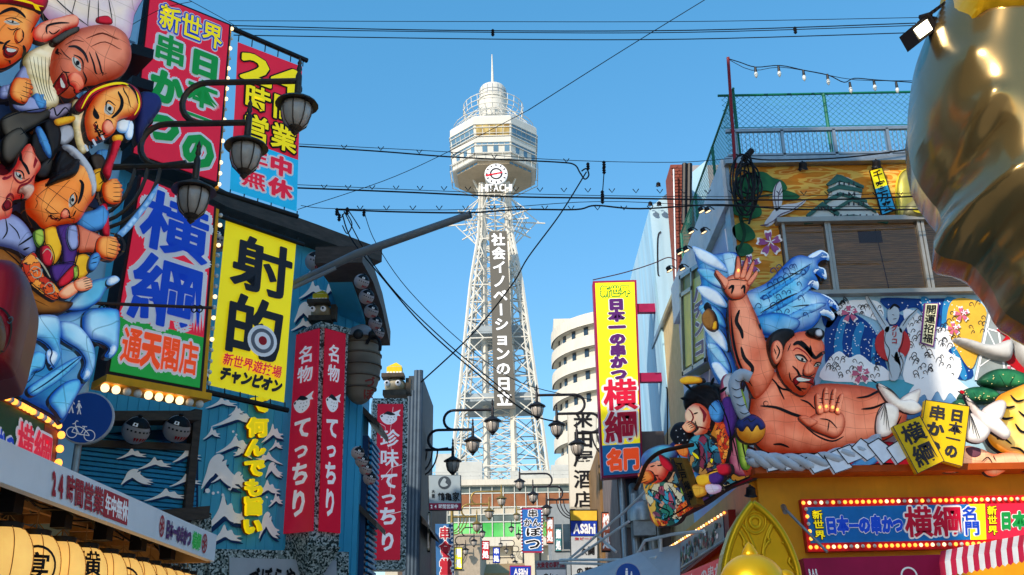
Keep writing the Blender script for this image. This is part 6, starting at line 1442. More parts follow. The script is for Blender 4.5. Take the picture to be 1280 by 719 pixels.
# god 1: smiling, top left
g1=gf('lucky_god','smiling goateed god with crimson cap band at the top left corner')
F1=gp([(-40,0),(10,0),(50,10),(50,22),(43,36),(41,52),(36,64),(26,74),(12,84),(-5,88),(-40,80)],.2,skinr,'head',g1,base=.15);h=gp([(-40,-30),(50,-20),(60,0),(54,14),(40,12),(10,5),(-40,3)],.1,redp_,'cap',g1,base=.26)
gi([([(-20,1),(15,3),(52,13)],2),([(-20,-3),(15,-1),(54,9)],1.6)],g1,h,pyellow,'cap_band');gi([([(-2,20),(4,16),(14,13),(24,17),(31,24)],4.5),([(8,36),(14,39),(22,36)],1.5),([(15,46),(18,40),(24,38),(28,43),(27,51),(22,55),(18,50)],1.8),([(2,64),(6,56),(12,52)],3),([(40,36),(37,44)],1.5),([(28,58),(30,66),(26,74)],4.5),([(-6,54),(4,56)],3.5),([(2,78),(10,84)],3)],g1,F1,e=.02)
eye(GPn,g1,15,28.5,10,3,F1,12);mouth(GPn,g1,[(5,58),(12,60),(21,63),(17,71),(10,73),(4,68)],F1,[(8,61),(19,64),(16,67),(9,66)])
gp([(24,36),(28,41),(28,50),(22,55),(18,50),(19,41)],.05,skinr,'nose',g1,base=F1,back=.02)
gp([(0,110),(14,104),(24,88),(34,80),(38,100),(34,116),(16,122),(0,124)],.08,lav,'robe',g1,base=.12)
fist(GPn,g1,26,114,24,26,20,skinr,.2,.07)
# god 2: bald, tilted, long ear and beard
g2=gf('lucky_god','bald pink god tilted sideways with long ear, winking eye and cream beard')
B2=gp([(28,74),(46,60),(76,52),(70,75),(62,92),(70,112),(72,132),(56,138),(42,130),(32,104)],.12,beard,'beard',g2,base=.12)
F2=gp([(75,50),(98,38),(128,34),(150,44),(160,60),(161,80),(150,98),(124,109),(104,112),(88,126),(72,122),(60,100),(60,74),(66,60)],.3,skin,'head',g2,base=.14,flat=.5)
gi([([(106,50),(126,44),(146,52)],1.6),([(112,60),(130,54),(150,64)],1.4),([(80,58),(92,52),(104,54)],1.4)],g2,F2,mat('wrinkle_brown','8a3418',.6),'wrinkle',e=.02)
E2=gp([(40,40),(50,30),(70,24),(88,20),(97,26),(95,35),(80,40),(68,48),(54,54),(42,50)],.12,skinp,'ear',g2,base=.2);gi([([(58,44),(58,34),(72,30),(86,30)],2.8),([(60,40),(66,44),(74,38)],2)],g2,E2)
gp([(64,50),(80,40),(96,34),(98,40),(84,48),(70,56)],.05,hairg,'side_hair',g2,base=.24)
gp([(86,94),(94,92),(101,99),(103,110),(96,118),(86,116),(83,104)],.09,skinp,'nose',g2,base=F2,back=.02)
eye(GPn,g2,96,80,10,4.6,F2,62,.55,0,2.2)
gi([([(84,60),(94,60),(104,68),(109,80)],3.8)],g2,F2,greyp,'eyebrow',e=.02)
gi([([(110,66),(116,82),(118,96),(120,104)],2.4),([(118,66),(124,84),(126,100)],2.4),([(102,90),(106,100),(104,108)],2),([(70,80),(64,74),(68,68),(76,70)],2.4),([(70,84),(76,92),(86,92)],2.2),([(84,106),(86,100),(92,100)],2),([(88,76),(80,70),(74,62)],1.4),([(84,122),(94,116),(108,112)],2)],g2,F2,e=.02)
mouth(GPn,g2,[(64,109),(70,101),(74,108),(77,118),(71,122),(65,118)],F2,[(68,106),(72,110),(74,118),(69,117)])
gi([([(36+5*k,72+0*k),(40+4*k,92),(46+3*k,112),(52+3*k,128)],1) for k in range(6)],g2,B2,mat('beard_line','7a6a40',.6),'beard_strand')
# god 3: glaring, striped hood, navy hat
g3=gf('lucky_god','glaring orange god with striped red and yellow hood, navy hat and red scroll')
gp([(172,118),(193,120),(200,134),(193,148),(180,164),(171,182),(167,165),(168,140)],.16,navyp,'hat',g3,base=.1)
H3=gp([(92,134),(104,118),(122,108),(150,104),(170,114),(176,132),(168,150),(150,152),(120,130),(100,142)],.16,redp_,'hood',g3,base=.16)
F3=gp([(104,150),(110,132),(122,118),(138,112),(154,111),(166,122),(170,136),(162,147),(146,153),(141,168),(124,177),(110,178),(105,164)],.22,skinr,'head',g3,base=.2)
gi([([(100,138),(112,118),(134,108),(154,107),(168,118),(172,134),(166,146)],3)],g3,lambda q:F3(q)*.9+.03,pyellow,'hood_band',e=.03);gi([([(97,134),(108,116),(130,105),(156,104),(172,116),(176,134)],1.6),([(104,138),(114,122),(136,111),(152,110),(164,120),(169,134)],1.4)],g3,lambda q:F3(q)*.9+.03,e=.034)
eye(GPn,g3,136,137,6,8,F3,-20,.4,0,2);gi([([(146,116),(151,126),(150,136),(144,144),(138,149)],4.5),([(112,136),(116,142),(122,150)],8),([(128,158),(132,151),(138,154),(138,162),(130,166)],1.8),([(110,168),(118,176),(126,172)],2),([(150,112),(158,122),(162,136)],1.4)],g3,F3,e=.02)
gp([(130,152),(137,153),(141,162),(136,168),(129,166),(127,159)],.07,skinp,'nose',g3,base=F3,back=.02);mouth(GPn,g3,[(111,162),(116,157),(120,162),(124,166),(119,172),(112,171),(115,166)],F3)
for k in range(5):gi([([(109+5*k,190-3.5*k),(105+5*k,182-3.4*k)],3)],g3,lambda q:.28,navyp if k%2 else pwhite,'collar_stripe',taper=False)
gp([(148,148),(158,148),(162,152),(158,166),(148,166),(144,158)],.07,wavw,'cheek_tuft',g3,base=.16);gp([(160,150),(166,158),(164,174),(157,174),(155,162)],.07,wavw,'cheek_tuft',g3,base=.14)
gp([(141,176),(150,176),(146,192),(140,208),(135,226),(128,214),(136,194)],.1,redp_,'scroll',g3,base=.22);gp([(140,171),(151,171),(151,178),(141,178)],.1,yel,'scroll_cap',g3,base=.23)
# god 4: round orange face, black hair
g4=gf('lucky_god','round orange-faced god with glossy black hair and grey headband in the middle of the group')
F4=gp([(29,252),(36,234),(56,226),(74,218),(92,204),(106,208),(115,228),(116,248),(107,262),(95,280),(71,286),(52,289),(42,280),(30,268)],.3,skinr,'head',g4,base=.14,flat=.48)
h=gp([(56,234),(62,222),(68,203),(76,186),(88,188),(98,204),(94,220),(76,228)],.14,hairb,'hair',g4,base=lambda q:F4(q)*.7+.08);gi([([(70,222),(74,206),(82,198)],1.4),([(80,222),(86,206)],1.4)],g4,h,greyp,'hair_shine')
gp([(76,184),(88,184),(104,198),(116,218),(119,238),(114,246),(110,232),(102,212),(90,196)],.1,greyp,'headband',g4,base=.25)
eye(GPn,g4,89.5,251,8.5,4,F4,105,.5,0,2.2);gi([([(98,226),(102,232),(100,246),(96,256)],4.4),([(76,266),(80,262),(85,266),(84,275),(78,278),(74,272)],1.8),([(54,262),(62,268),(72,268)],1.5),([(94,264),(90,272)],2)],g4,F4,e=.02)
gi([([(36,268),(46,246),(70,228)],.7),([(50,284),(60,256),(86,226)],.7),([(42,244),(66,262),(90,284)],.7),([(54,232),(80,250),(102,268)],.7)],g4,F4,mat('seam_line','5a3018',.6),'paper_seam',e=.016,taper=False)
gp([(77,264),(83,263),(86,270),(82,278),(75,275)],.05,skinp,'nose',g4,base=F4,back=.02);mouth(GPn,g4,[(56,275),(62,271),(68,277),(66,283),(61,279)],F4)
# robe of god 4
for nm,P,m_,d_ in (('robe_yellow',[(54,288),(68,284),(78,300),(76,318),(66,332),(58,318),(54,302)],yel,.2),('robe_navy',[(70,284),(94,282),(98,300),(95,322),(90,334),(78,332),(76,310)],purp,.22),('robe_lilac',[(84,284),(95,284),(97,308),(88,314),(82,300)],lav,.25),('robe_red',[(50,310),(60,308),(66,322),(62,334),(52,330)],redp_,.24),('robe_purple',[(62,334),(78,330),(92,330),(90,346),(78,356),(66,352)],purp,.24),('robe_leaf',[(72,352),(82,340),(92,332),(94,344),(84,356),(72,360)],redp_,.29),('robe_ochre',[(92,322),(106,318),(114,328),(108,344),(96,350),(92,338)],yel,.22),('robe_green',[(42,290),(52,288),(54,302),(48,310),(42,302)],lgr,.24),('robe_green',[(90,336),(95,334),(96,346),(91,350)],lgr,.3),('sleeve',[(26,330),(40,316),(48,326),(54,344),(64,352),(74,366),(68,376),(48,364),(32,348)],orr,.28)):
    h=gp(P,.06,m_,nm,g4,base=d_);gi([(P+[P[0]],1.3)],g4,lambda q,d_=d_:d_,e=.03)
gi([([(36,340),(42,334),(50,338),(50,346),(42,348),(38,342)],1.6),([(40,341),(45,339),(46,344)],1.4),([(54,360),(60,354),(66,358),(66,366),(58,368)],1.6),([(52,318),(58,312),(64,318),(62,326)],1.4),([(44,322),(54,334),(62,348)],2)],g4,lambda q:.34,mat('line_cream','f0d8b0',.5),'robe_pattern',e=.015)
gp([(72,368),(84,356),(96,352),(104,356),(96,366),(82,374)],.07,skinl,'forearm',g4,base=.3);fist(GPn,g4,104,356,20,14,-15,skinl,.33,.05)
gp([(94,282),(108,288),(126,296),(136,306),(128,320),(112,316),(96,316),(94,300)],.1,skin,'arm',g4,base=.22);fist(GPn,g4,134,311,26,24,15,skinr,.28,.08)
gp([(112,322),(120,316),(125,324),(118,338),(110,336)],.06,bluer,'cuff',g4,base=.28);gi([([(112,326),(122,322)],1.2),([(111,331),(120,329)],1.2)],g4,lambda q:.33,e=.03)
gi([([(134,294),(146,298),(152,308),(150,318),(143,324)],3.4)],g4,lambda q:.33,gold_p,'bracelet',e=.05)
g6=gf('paper_sword','long pale blue papier-mache blade thrust out past the brown lamp brackets');gp([(146,292),(156,282),(176,258),(197,230),(192,248),(172,276),(156,294),(149,298)],.05,paper('blade_blue','9cc4e4','3a7ab8',grid=0),'blade',g6,base=.22)
# god 5: pink with crimson make-up at the left edge
g5=gf('lucky_god','pale pink god with crimson make-up stripes at the left edge, below the dark hats')
F5=gp([(-40,220),(0,222),(16,210),(22,196),(33,182),(42,198),(49,212),(42,224),(39,244),(28,250),(14,254),(13,268),(4,278),(-40,284)],.24,skinp,'head',g5,base=.2)
gi([([(37,184),(42,196),(41,212)],4),([(17,212),(16,222),(24,230),(36,224)],2.6),([(20,244),(24,234),(34,230),(40,222)],3),([(6,250),(12,244),(18,250)],3.4),([(0,226),(8,224),(14,220)],3)],g5,F5,lip,'make_up',e=.02);gi([([(26,190),(27,202),(32,212),(35,220)],4),([(20,248),(26,252),(34,248)],1.6)],g5,F5,e=.024)
eye(GPn,g5,23,220,7,3.6,F5,50,.5,.2,2);gp([(22,240),(32,232),(39,236),(38,247),(28,250)],.07,paper('paper_nose','d8b8a8','8a5a50',grid=0),'nose',g5,base=F5,back=.02);mouth(GPn,g5,[(2,258),(8,250),(14,254),(12,262),(6,264)],F5)
h=gp([(-30,276),(4,268),(18,270),(32,282),(42,300),(44,316),(34,322),(14,312),(-30,300)],.1,lav,'robe',g5,base=.2);gi([([(6,274),(8,290),(2,300)],2),([(22,308),(34,300),(40,296)],2.4),([(26,314),(36,310)],2.4),([(10,280),(20,290),(24,300)],1.6)],g5,h)
# god 6: hand holding a red rod
g7=gf('paper_hand','orange papier-mache fist gripping a dark red rod beside the brown lamp arms');gp([(124,258),(133,256),(136,280),(136,296),(128,292),(127,272)],.05,redp_,'rod',g7,base=.12);fist(GPn,g7,140,241,22,26,0,skinr,.15,.08)
# ---------------------------------------------------------------- right: sumo wrestler relief and sea
FP2=Pl(FB.o+FB.n*.12,0)
def fp(P,depth,m_,nm,parent,base=0.0,**kw):return puff(FP2,P,depth,m_,nm,parent,base=base,**kw)
def fi(L,parent,base,m_=ink,nm='ink_line',e=.02,**kw):return inks(FP2,L,m_,nm,parent,base=base,e=e,**kw)
sw=thing('paper_wave','huge bright blue papier-mache wave with claw-like tips behind the sumo wrestler','festival figure',FP2.px(980,430))
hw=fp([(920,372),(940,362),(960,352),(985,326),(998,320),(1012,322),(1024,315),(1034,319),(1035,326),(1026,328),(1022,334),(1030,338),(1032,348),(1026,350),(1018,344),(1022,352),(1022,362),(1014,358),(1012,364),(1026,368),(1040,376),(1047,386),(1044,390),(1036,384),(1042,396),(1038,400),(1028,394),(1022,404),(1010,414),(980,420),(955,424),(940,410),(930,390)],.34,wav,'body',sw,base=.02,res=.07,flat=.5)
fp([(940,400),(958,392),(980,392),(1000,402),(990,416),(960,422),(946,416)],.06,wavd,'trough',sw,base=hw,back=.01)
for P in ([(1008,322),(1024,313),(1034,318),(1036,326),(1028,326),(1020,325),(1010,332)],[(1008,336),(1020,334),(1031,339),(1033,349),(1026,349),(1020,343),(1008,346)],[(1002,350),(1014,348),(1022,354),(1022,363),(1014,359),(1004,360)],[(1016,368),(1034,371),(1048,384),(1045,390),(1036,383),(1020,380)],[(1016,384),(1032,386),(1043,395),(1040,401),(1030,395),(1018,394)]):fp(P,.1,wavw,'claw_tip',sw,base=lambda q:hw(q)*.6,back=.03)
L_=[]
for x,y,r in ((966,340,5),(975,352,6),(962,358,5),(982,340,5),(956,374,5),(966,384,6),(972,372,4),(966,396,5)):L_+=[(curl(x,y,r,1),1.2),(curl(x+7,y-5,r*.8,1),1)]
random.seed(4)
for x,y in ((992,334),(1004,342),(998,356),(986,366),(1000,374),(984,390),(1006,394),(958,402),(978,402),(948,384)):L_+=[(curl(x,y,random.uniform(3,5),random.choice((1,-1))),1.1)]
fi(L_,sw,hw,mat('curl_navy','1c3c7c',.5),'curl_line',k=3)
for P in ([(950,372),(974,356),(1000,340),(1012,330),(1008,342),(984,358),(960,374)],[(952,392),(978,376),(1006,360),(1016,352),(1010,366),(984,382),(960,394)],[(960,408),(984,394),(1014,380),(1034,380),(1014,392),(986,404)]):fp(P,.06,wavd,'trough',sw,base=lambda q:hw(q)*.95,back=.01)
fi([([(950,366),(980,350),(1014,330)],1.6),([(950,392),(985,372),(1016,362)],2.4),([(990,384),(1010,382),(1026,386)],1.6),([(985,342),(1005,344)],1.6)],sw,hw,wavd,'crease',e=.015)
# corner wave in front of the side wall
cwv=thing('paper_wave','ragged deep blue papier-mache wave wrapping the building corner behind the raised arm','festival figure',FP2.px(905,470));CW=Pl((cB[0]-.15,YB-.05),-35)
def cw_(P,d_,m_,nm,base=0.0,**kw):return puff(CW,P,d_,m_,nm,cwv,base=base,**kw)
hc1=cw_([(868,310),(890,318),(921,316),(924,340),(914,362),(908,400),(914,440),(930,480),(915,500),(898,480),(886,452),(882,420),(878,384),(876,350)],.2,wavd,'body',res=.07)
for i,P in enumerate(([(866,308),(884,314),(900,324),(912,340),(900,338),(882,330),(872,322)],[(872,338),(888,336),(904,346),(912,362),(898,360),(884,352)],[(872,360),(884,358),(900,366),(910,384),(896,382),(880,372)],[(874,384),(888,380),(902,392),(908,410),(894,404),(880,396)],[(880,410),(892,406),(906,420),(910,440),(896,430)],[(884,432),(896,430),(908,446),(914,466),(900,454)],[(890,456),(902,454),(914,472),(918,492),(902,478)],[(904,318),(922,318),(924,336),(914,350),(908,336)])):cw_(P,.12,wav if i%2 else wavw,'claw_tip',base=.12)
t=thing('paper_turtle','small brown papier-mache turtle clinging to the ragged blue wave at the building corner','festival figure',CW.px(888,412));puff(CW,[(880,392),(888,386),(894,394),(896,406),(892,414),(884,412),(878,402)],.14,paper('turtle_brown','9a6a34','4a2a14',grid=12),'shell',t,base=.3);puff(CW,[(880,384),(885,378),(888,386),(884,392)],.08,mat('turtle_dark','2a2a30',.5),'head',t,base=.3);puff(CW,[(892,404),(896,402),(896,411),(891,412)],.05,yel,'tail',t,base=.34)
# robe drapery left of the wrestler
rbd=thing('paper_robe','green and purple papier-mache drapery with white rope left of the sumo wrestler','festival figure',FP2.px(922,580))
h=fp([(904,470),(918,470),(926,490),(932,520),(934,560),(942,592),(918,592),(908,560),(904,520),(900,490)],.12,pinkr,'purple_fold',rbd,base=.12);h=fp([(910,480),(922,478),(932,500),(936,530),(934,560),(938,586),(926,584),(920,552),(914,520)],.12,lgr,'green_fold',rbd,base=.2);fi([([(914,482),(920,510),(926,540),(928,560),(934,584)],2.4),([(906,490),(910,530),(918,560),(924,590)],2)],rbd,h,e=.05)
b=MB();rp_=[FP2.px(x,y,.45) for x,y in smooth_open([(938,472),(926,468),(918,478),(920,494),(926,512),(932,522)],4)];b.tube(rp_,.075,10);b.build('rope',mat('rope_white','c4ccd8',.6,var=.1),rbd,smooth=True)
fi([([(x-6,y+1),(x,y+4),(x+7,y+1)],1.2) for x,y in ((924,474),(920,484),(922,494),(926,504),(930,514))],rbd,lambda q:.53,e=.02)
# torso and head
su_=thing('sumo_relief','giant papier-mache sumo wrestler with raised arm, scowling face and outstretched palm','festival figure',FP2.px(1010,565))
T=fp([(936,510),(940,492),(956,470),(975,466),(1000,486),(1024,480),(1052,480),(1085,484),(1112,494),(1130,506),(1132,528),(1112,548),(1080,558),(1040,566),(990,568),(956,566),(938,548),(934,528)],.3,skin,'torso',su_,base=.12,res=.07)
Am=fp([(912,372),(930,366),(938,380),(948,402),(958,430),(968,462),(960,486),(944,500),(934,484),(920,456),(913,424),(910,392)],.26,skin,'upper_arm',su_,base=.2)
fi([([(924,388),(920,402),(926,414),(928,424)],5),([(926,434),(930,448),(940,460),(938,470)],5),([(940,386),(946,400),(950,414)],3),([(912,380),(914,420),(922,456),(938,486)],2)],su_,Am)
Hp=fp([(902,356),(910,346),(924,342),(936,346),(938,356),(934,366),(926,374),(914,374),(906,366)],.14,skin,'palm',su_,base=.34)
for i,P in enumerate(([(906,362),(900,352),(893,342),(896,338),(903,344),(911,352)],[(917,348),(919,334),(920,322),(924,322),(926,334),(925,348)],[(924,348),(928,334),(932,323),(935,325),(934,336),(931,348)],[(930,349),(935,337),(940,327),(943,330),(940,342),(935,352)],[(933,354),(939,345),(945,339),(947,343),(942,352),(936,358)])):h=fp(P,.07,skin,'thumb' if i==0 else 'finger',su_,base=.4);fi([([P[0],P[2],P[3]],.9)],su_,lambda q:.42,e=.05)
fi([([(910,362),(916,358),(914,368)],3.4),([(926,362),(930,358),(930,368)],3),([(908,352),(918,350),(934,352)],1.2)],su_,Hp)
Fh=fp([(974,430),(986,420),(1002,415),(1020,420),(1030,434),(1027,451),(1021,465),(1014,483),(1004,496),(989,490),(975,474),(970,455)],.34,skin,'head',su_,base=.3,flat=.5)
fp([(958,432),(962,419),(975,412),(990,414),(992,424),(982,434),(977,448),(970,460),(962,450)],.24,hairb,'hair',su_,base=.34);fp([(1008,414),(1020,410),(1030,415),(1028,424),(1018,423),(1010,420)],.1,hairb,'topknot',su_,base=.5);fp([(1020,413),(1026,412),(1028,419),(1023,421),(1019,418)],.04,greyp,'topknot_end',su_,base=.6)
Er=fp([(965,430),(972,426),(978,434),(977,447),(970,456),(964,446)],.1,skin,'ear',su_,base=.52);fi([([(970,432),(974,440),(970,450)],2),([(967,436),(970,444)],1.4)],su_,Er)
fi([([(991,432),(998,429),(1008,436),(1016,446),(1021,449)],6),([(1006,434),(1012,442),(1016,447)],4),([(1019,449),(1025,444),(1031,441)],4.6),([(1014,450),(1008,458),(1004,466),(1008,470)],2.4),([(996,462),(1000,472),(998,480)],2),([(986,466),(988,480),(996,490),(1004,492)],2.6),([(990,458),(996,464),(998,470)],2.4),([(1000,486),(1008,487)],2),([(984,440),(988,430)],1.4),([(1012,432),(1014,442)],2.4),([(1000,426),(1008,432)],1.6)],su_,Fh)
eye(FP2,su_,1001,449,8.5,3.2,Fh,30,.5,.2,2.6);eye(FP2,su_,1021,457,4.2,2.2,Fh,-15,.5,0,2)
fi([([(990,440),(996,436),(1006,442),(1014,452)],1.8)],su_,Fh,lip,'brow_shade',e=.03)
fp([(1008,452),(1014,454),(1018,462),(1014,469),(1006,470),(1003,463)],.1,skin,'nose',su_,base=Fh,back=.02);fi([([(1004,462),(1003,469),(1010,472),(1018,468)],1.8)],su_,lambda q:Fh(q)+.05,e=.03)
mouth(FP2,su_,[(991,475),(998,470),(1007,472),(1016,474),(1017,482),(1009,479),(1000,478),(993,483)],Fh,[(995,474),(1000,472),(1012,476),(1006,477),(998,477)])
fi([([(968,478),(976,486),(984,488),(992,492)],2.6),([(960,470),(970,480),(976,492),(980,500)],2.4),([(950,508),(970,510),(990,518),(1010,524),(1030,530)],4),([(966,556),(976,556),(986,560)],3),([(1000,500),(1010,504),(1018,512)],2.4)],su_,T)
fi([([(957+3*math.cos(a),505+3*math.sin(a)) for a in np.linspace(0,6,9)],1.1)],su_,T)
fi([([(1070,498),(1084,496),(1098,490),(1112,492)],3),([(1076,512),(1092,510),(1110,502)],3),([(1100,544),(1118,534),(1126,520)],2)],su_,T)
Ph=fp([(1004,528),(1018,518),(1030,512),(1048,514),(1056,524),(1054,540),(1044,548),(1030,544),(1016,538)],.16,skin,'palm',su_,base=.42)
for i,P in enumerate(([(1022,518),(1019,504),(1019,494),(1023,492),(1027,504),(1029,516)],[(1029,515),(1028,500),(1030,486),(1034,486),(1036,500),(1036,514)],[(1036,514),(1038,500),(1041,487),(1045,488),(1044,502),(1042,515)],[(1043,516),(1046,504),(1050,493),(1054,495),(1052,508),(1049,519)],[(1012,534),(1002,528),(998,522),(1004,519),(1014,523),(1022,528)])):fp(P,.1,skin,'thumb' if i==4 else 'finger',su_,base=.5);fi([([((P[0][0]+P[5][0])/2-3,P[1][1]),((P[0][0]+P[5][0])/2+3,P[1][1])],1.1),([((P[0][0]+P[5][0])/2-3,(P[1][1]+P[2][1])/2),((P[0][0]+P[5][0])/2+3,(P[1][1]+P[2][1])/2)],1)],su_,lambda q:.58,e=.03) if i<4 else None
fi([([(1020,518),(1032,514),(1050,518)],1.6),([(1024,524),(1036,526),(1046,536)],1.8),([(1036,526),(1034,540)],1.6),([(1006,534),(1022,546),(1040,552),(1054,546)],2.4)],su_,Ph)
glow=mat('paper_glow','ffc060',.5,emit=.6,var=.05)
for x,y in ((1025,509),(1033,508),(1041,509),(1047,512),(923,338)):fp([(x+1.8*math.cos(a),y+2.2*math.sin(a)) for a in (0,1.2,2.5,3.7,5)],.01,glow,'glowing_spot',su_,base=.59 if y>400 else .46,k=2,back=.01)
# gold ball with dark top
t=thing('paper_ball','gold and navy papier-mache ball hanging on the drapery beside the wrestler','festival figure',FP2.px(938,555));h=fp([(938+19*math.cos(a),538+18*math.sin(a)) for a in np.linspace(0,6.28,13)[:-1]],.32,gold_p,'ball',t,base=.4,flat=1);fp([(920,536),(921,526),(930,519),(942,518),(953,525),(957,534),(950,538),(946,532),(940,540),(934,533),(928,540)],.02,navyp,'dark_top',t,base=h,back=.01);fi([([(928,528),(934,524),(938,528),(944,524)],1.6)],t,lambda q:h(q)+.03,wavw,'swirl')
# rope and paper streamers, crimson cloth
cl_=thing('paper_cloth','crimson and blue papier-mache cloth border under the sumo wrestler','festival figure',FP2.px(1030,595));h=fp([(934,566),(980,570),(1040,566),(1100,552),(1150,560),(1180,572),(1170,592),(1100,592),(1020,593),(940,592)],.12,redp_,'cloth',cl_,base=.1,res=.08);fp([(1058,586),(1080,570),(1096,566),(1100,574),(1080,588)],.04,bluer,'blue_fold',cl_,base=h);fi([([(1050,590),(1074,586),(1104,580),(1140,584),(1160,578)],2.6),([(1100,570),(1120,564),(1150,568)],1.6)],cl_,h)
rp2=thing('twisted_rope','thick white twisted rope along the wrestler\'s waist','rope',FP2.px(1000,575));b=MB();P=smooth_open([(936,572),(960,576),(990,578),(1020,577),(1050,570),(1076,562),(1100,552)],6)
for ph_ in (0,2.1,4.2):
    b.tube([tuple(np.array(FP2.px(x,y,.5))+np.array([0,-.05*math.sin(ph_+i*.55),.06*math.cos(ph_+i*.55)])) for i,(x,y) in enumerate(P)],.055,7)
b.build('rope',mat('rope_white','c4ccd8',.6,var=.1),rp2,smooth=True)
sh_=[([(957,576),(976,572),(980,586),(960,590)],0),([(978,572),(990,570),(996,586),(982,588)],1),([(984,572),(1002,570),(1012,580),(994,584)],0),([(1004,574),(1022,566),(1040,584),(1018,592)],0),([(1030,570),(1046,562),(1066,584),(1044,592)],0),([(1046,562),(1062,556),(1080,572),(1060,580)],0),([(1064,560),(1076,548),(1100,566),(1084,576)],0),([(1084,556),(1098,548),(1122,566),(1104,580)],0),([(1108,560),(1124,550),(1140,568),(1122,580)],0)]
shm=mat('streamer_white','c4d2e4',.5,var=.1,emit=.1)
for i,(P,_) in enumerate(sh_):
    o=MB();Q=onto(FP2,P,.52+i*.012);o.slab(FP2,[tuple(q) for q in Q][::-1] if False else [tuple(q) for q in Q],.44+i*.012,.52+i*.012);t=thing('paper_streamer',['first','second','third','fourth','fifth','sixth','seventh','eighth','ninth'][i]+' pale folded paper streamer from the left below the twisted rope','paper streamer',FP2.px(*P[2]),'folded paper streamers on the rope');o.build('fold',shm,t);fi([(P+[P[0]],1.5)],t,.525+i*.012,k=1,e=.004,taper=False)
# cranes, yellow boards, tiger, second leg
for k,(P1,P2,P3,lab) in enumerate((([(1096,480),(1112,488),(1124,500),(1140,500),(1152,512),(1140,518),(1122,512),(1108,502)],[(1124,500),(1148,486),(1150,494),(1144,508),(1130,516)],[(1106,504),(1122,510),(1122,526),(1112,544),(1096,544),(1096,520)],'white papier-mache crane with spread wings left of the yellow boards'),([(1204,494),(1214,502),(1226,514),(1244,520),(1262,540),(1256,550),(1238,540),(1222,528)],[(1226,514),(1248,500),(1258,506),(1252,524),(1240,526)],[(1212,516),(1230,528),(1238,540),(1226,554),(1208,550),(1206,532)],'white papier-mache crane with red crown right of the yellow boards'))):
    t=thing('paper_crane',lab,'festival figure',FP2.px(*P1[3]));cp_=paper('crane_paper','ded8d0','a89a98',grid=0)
    fp(P2,.08,cp_,'wing',t,base=.5);w_=fp(P3,.1,cp_,'wing',t,base=.52);h=fp(P1,.14,cp_,'body',t,base=.5);fi([([P3[0],((P3[3][0]*(1-f)+P3[5][0]*f),(P3[3][1]*(1-f)+P3[5][1]*f))],1) for f in (0,.25,.5,.75,1)],t,w_,greyp,'feather_line');fi([([P1[0],P1[1],P1[2]],3)],t,h);fi([([(P1[0][0]-8,P1[0][1]-5),P1[0]],2)],t,.58)
    if k:fi([([(1199,489),(1205,492)],4)],t,.6,red,'crown',e=.02)
for P,chs,lab in (([(1157,500),(1212,508),(1203,583),(1147,568)],[('日',.58,.08,.9,.3),('本',.58,.3,.9,.52),('一',.56,.53,.88,.66),('の',.56,.68,.86,.92),('串',.1,.06,.5,.34),('か',.1,.36,.5,.62),('つ',.1,.66,.48,.92)],'larger yellow board with seven black characters, behind the tilted one'),([(1116,533),(1150,520),(1180,576),(1147,592)],[('横',.12,.06,.9,.47),('綱',.12,.5,.9,.94)],'tilted yellow board with two black characters, overlapping the larger one')):
    dd=.6 if len(chs)>2 else .7;sf=Surf(FP2,P,dd);t=thing('yellow_board',lab,'sign',sf.w(.5,1));b=MB();sf.rect(b,0,0,1,1,-.1,0);b.build('panel',mat('board_yellow','f4c81c',.4,var=.06,sc=2),t);text(sf,t,chs,[(charcoal,.045,.004)]);b=MB();Q=P;ink_mb(b,FP2,Q,1.2,dd,k=1,e=.003,closed=True,taper=False);b.build('edge_line',charcoal,t)
tg=thing('paper_tiger','yellow and cream papier-mache tiger with black stripes at the right edge','festival figure',FP2.px(1265,570));tgm=paper('tiger_yellow','f0b838','c07818',col2='f4dca0',grid=0)
h=fp([(1238,530),(1240,505),(1256,490),(1300,484),(1300,580),(1262,572),(1240,560),(1232,546)],.3,tgm,'body',tg,base=.25,res=.07);fi([([(1246,504),(1258,510),(1268,508)],3.4),([(1242,516),(1254,524),(1266,522)],3.4),([(1262,494),(1270,502),(1280,500)],3),([(1240,552),(1252,548),(1264,556)],3),([(1268,530),(1276,540),(1288,540)],3.4),([(1262,560),(1274,562),(1284,572)],3),([(1272,514),(1282,522),(1292,520)],3)],tg,h)
lg_=thing('wrestler_leg_relief','peach papier-mache lower leg and foot stretched right under the tiger','festival figure',FP2.px(1230,592));h=fp([(1176,590),(1184,572),(1204,558),(1226,562),(1240,568),(1262,566),(1300,572),(1300,590),(1262,588),(1244,596),(1232,594),(1224,586),(1204,590)],.2,skinl,'leg',lg_,base=.3);fp([(1208,560),(1222,560),(1226,568),(1218,572),(1210,568)],.02,mat('shin_plum','7a4a5a',.5),'shin_patch',lg_,base=h,back=.01);fi([([(1226,578),(1234,572),(1240,580)],1.6),([(1240,570),(1244,576)],1.4)],lg_,h)
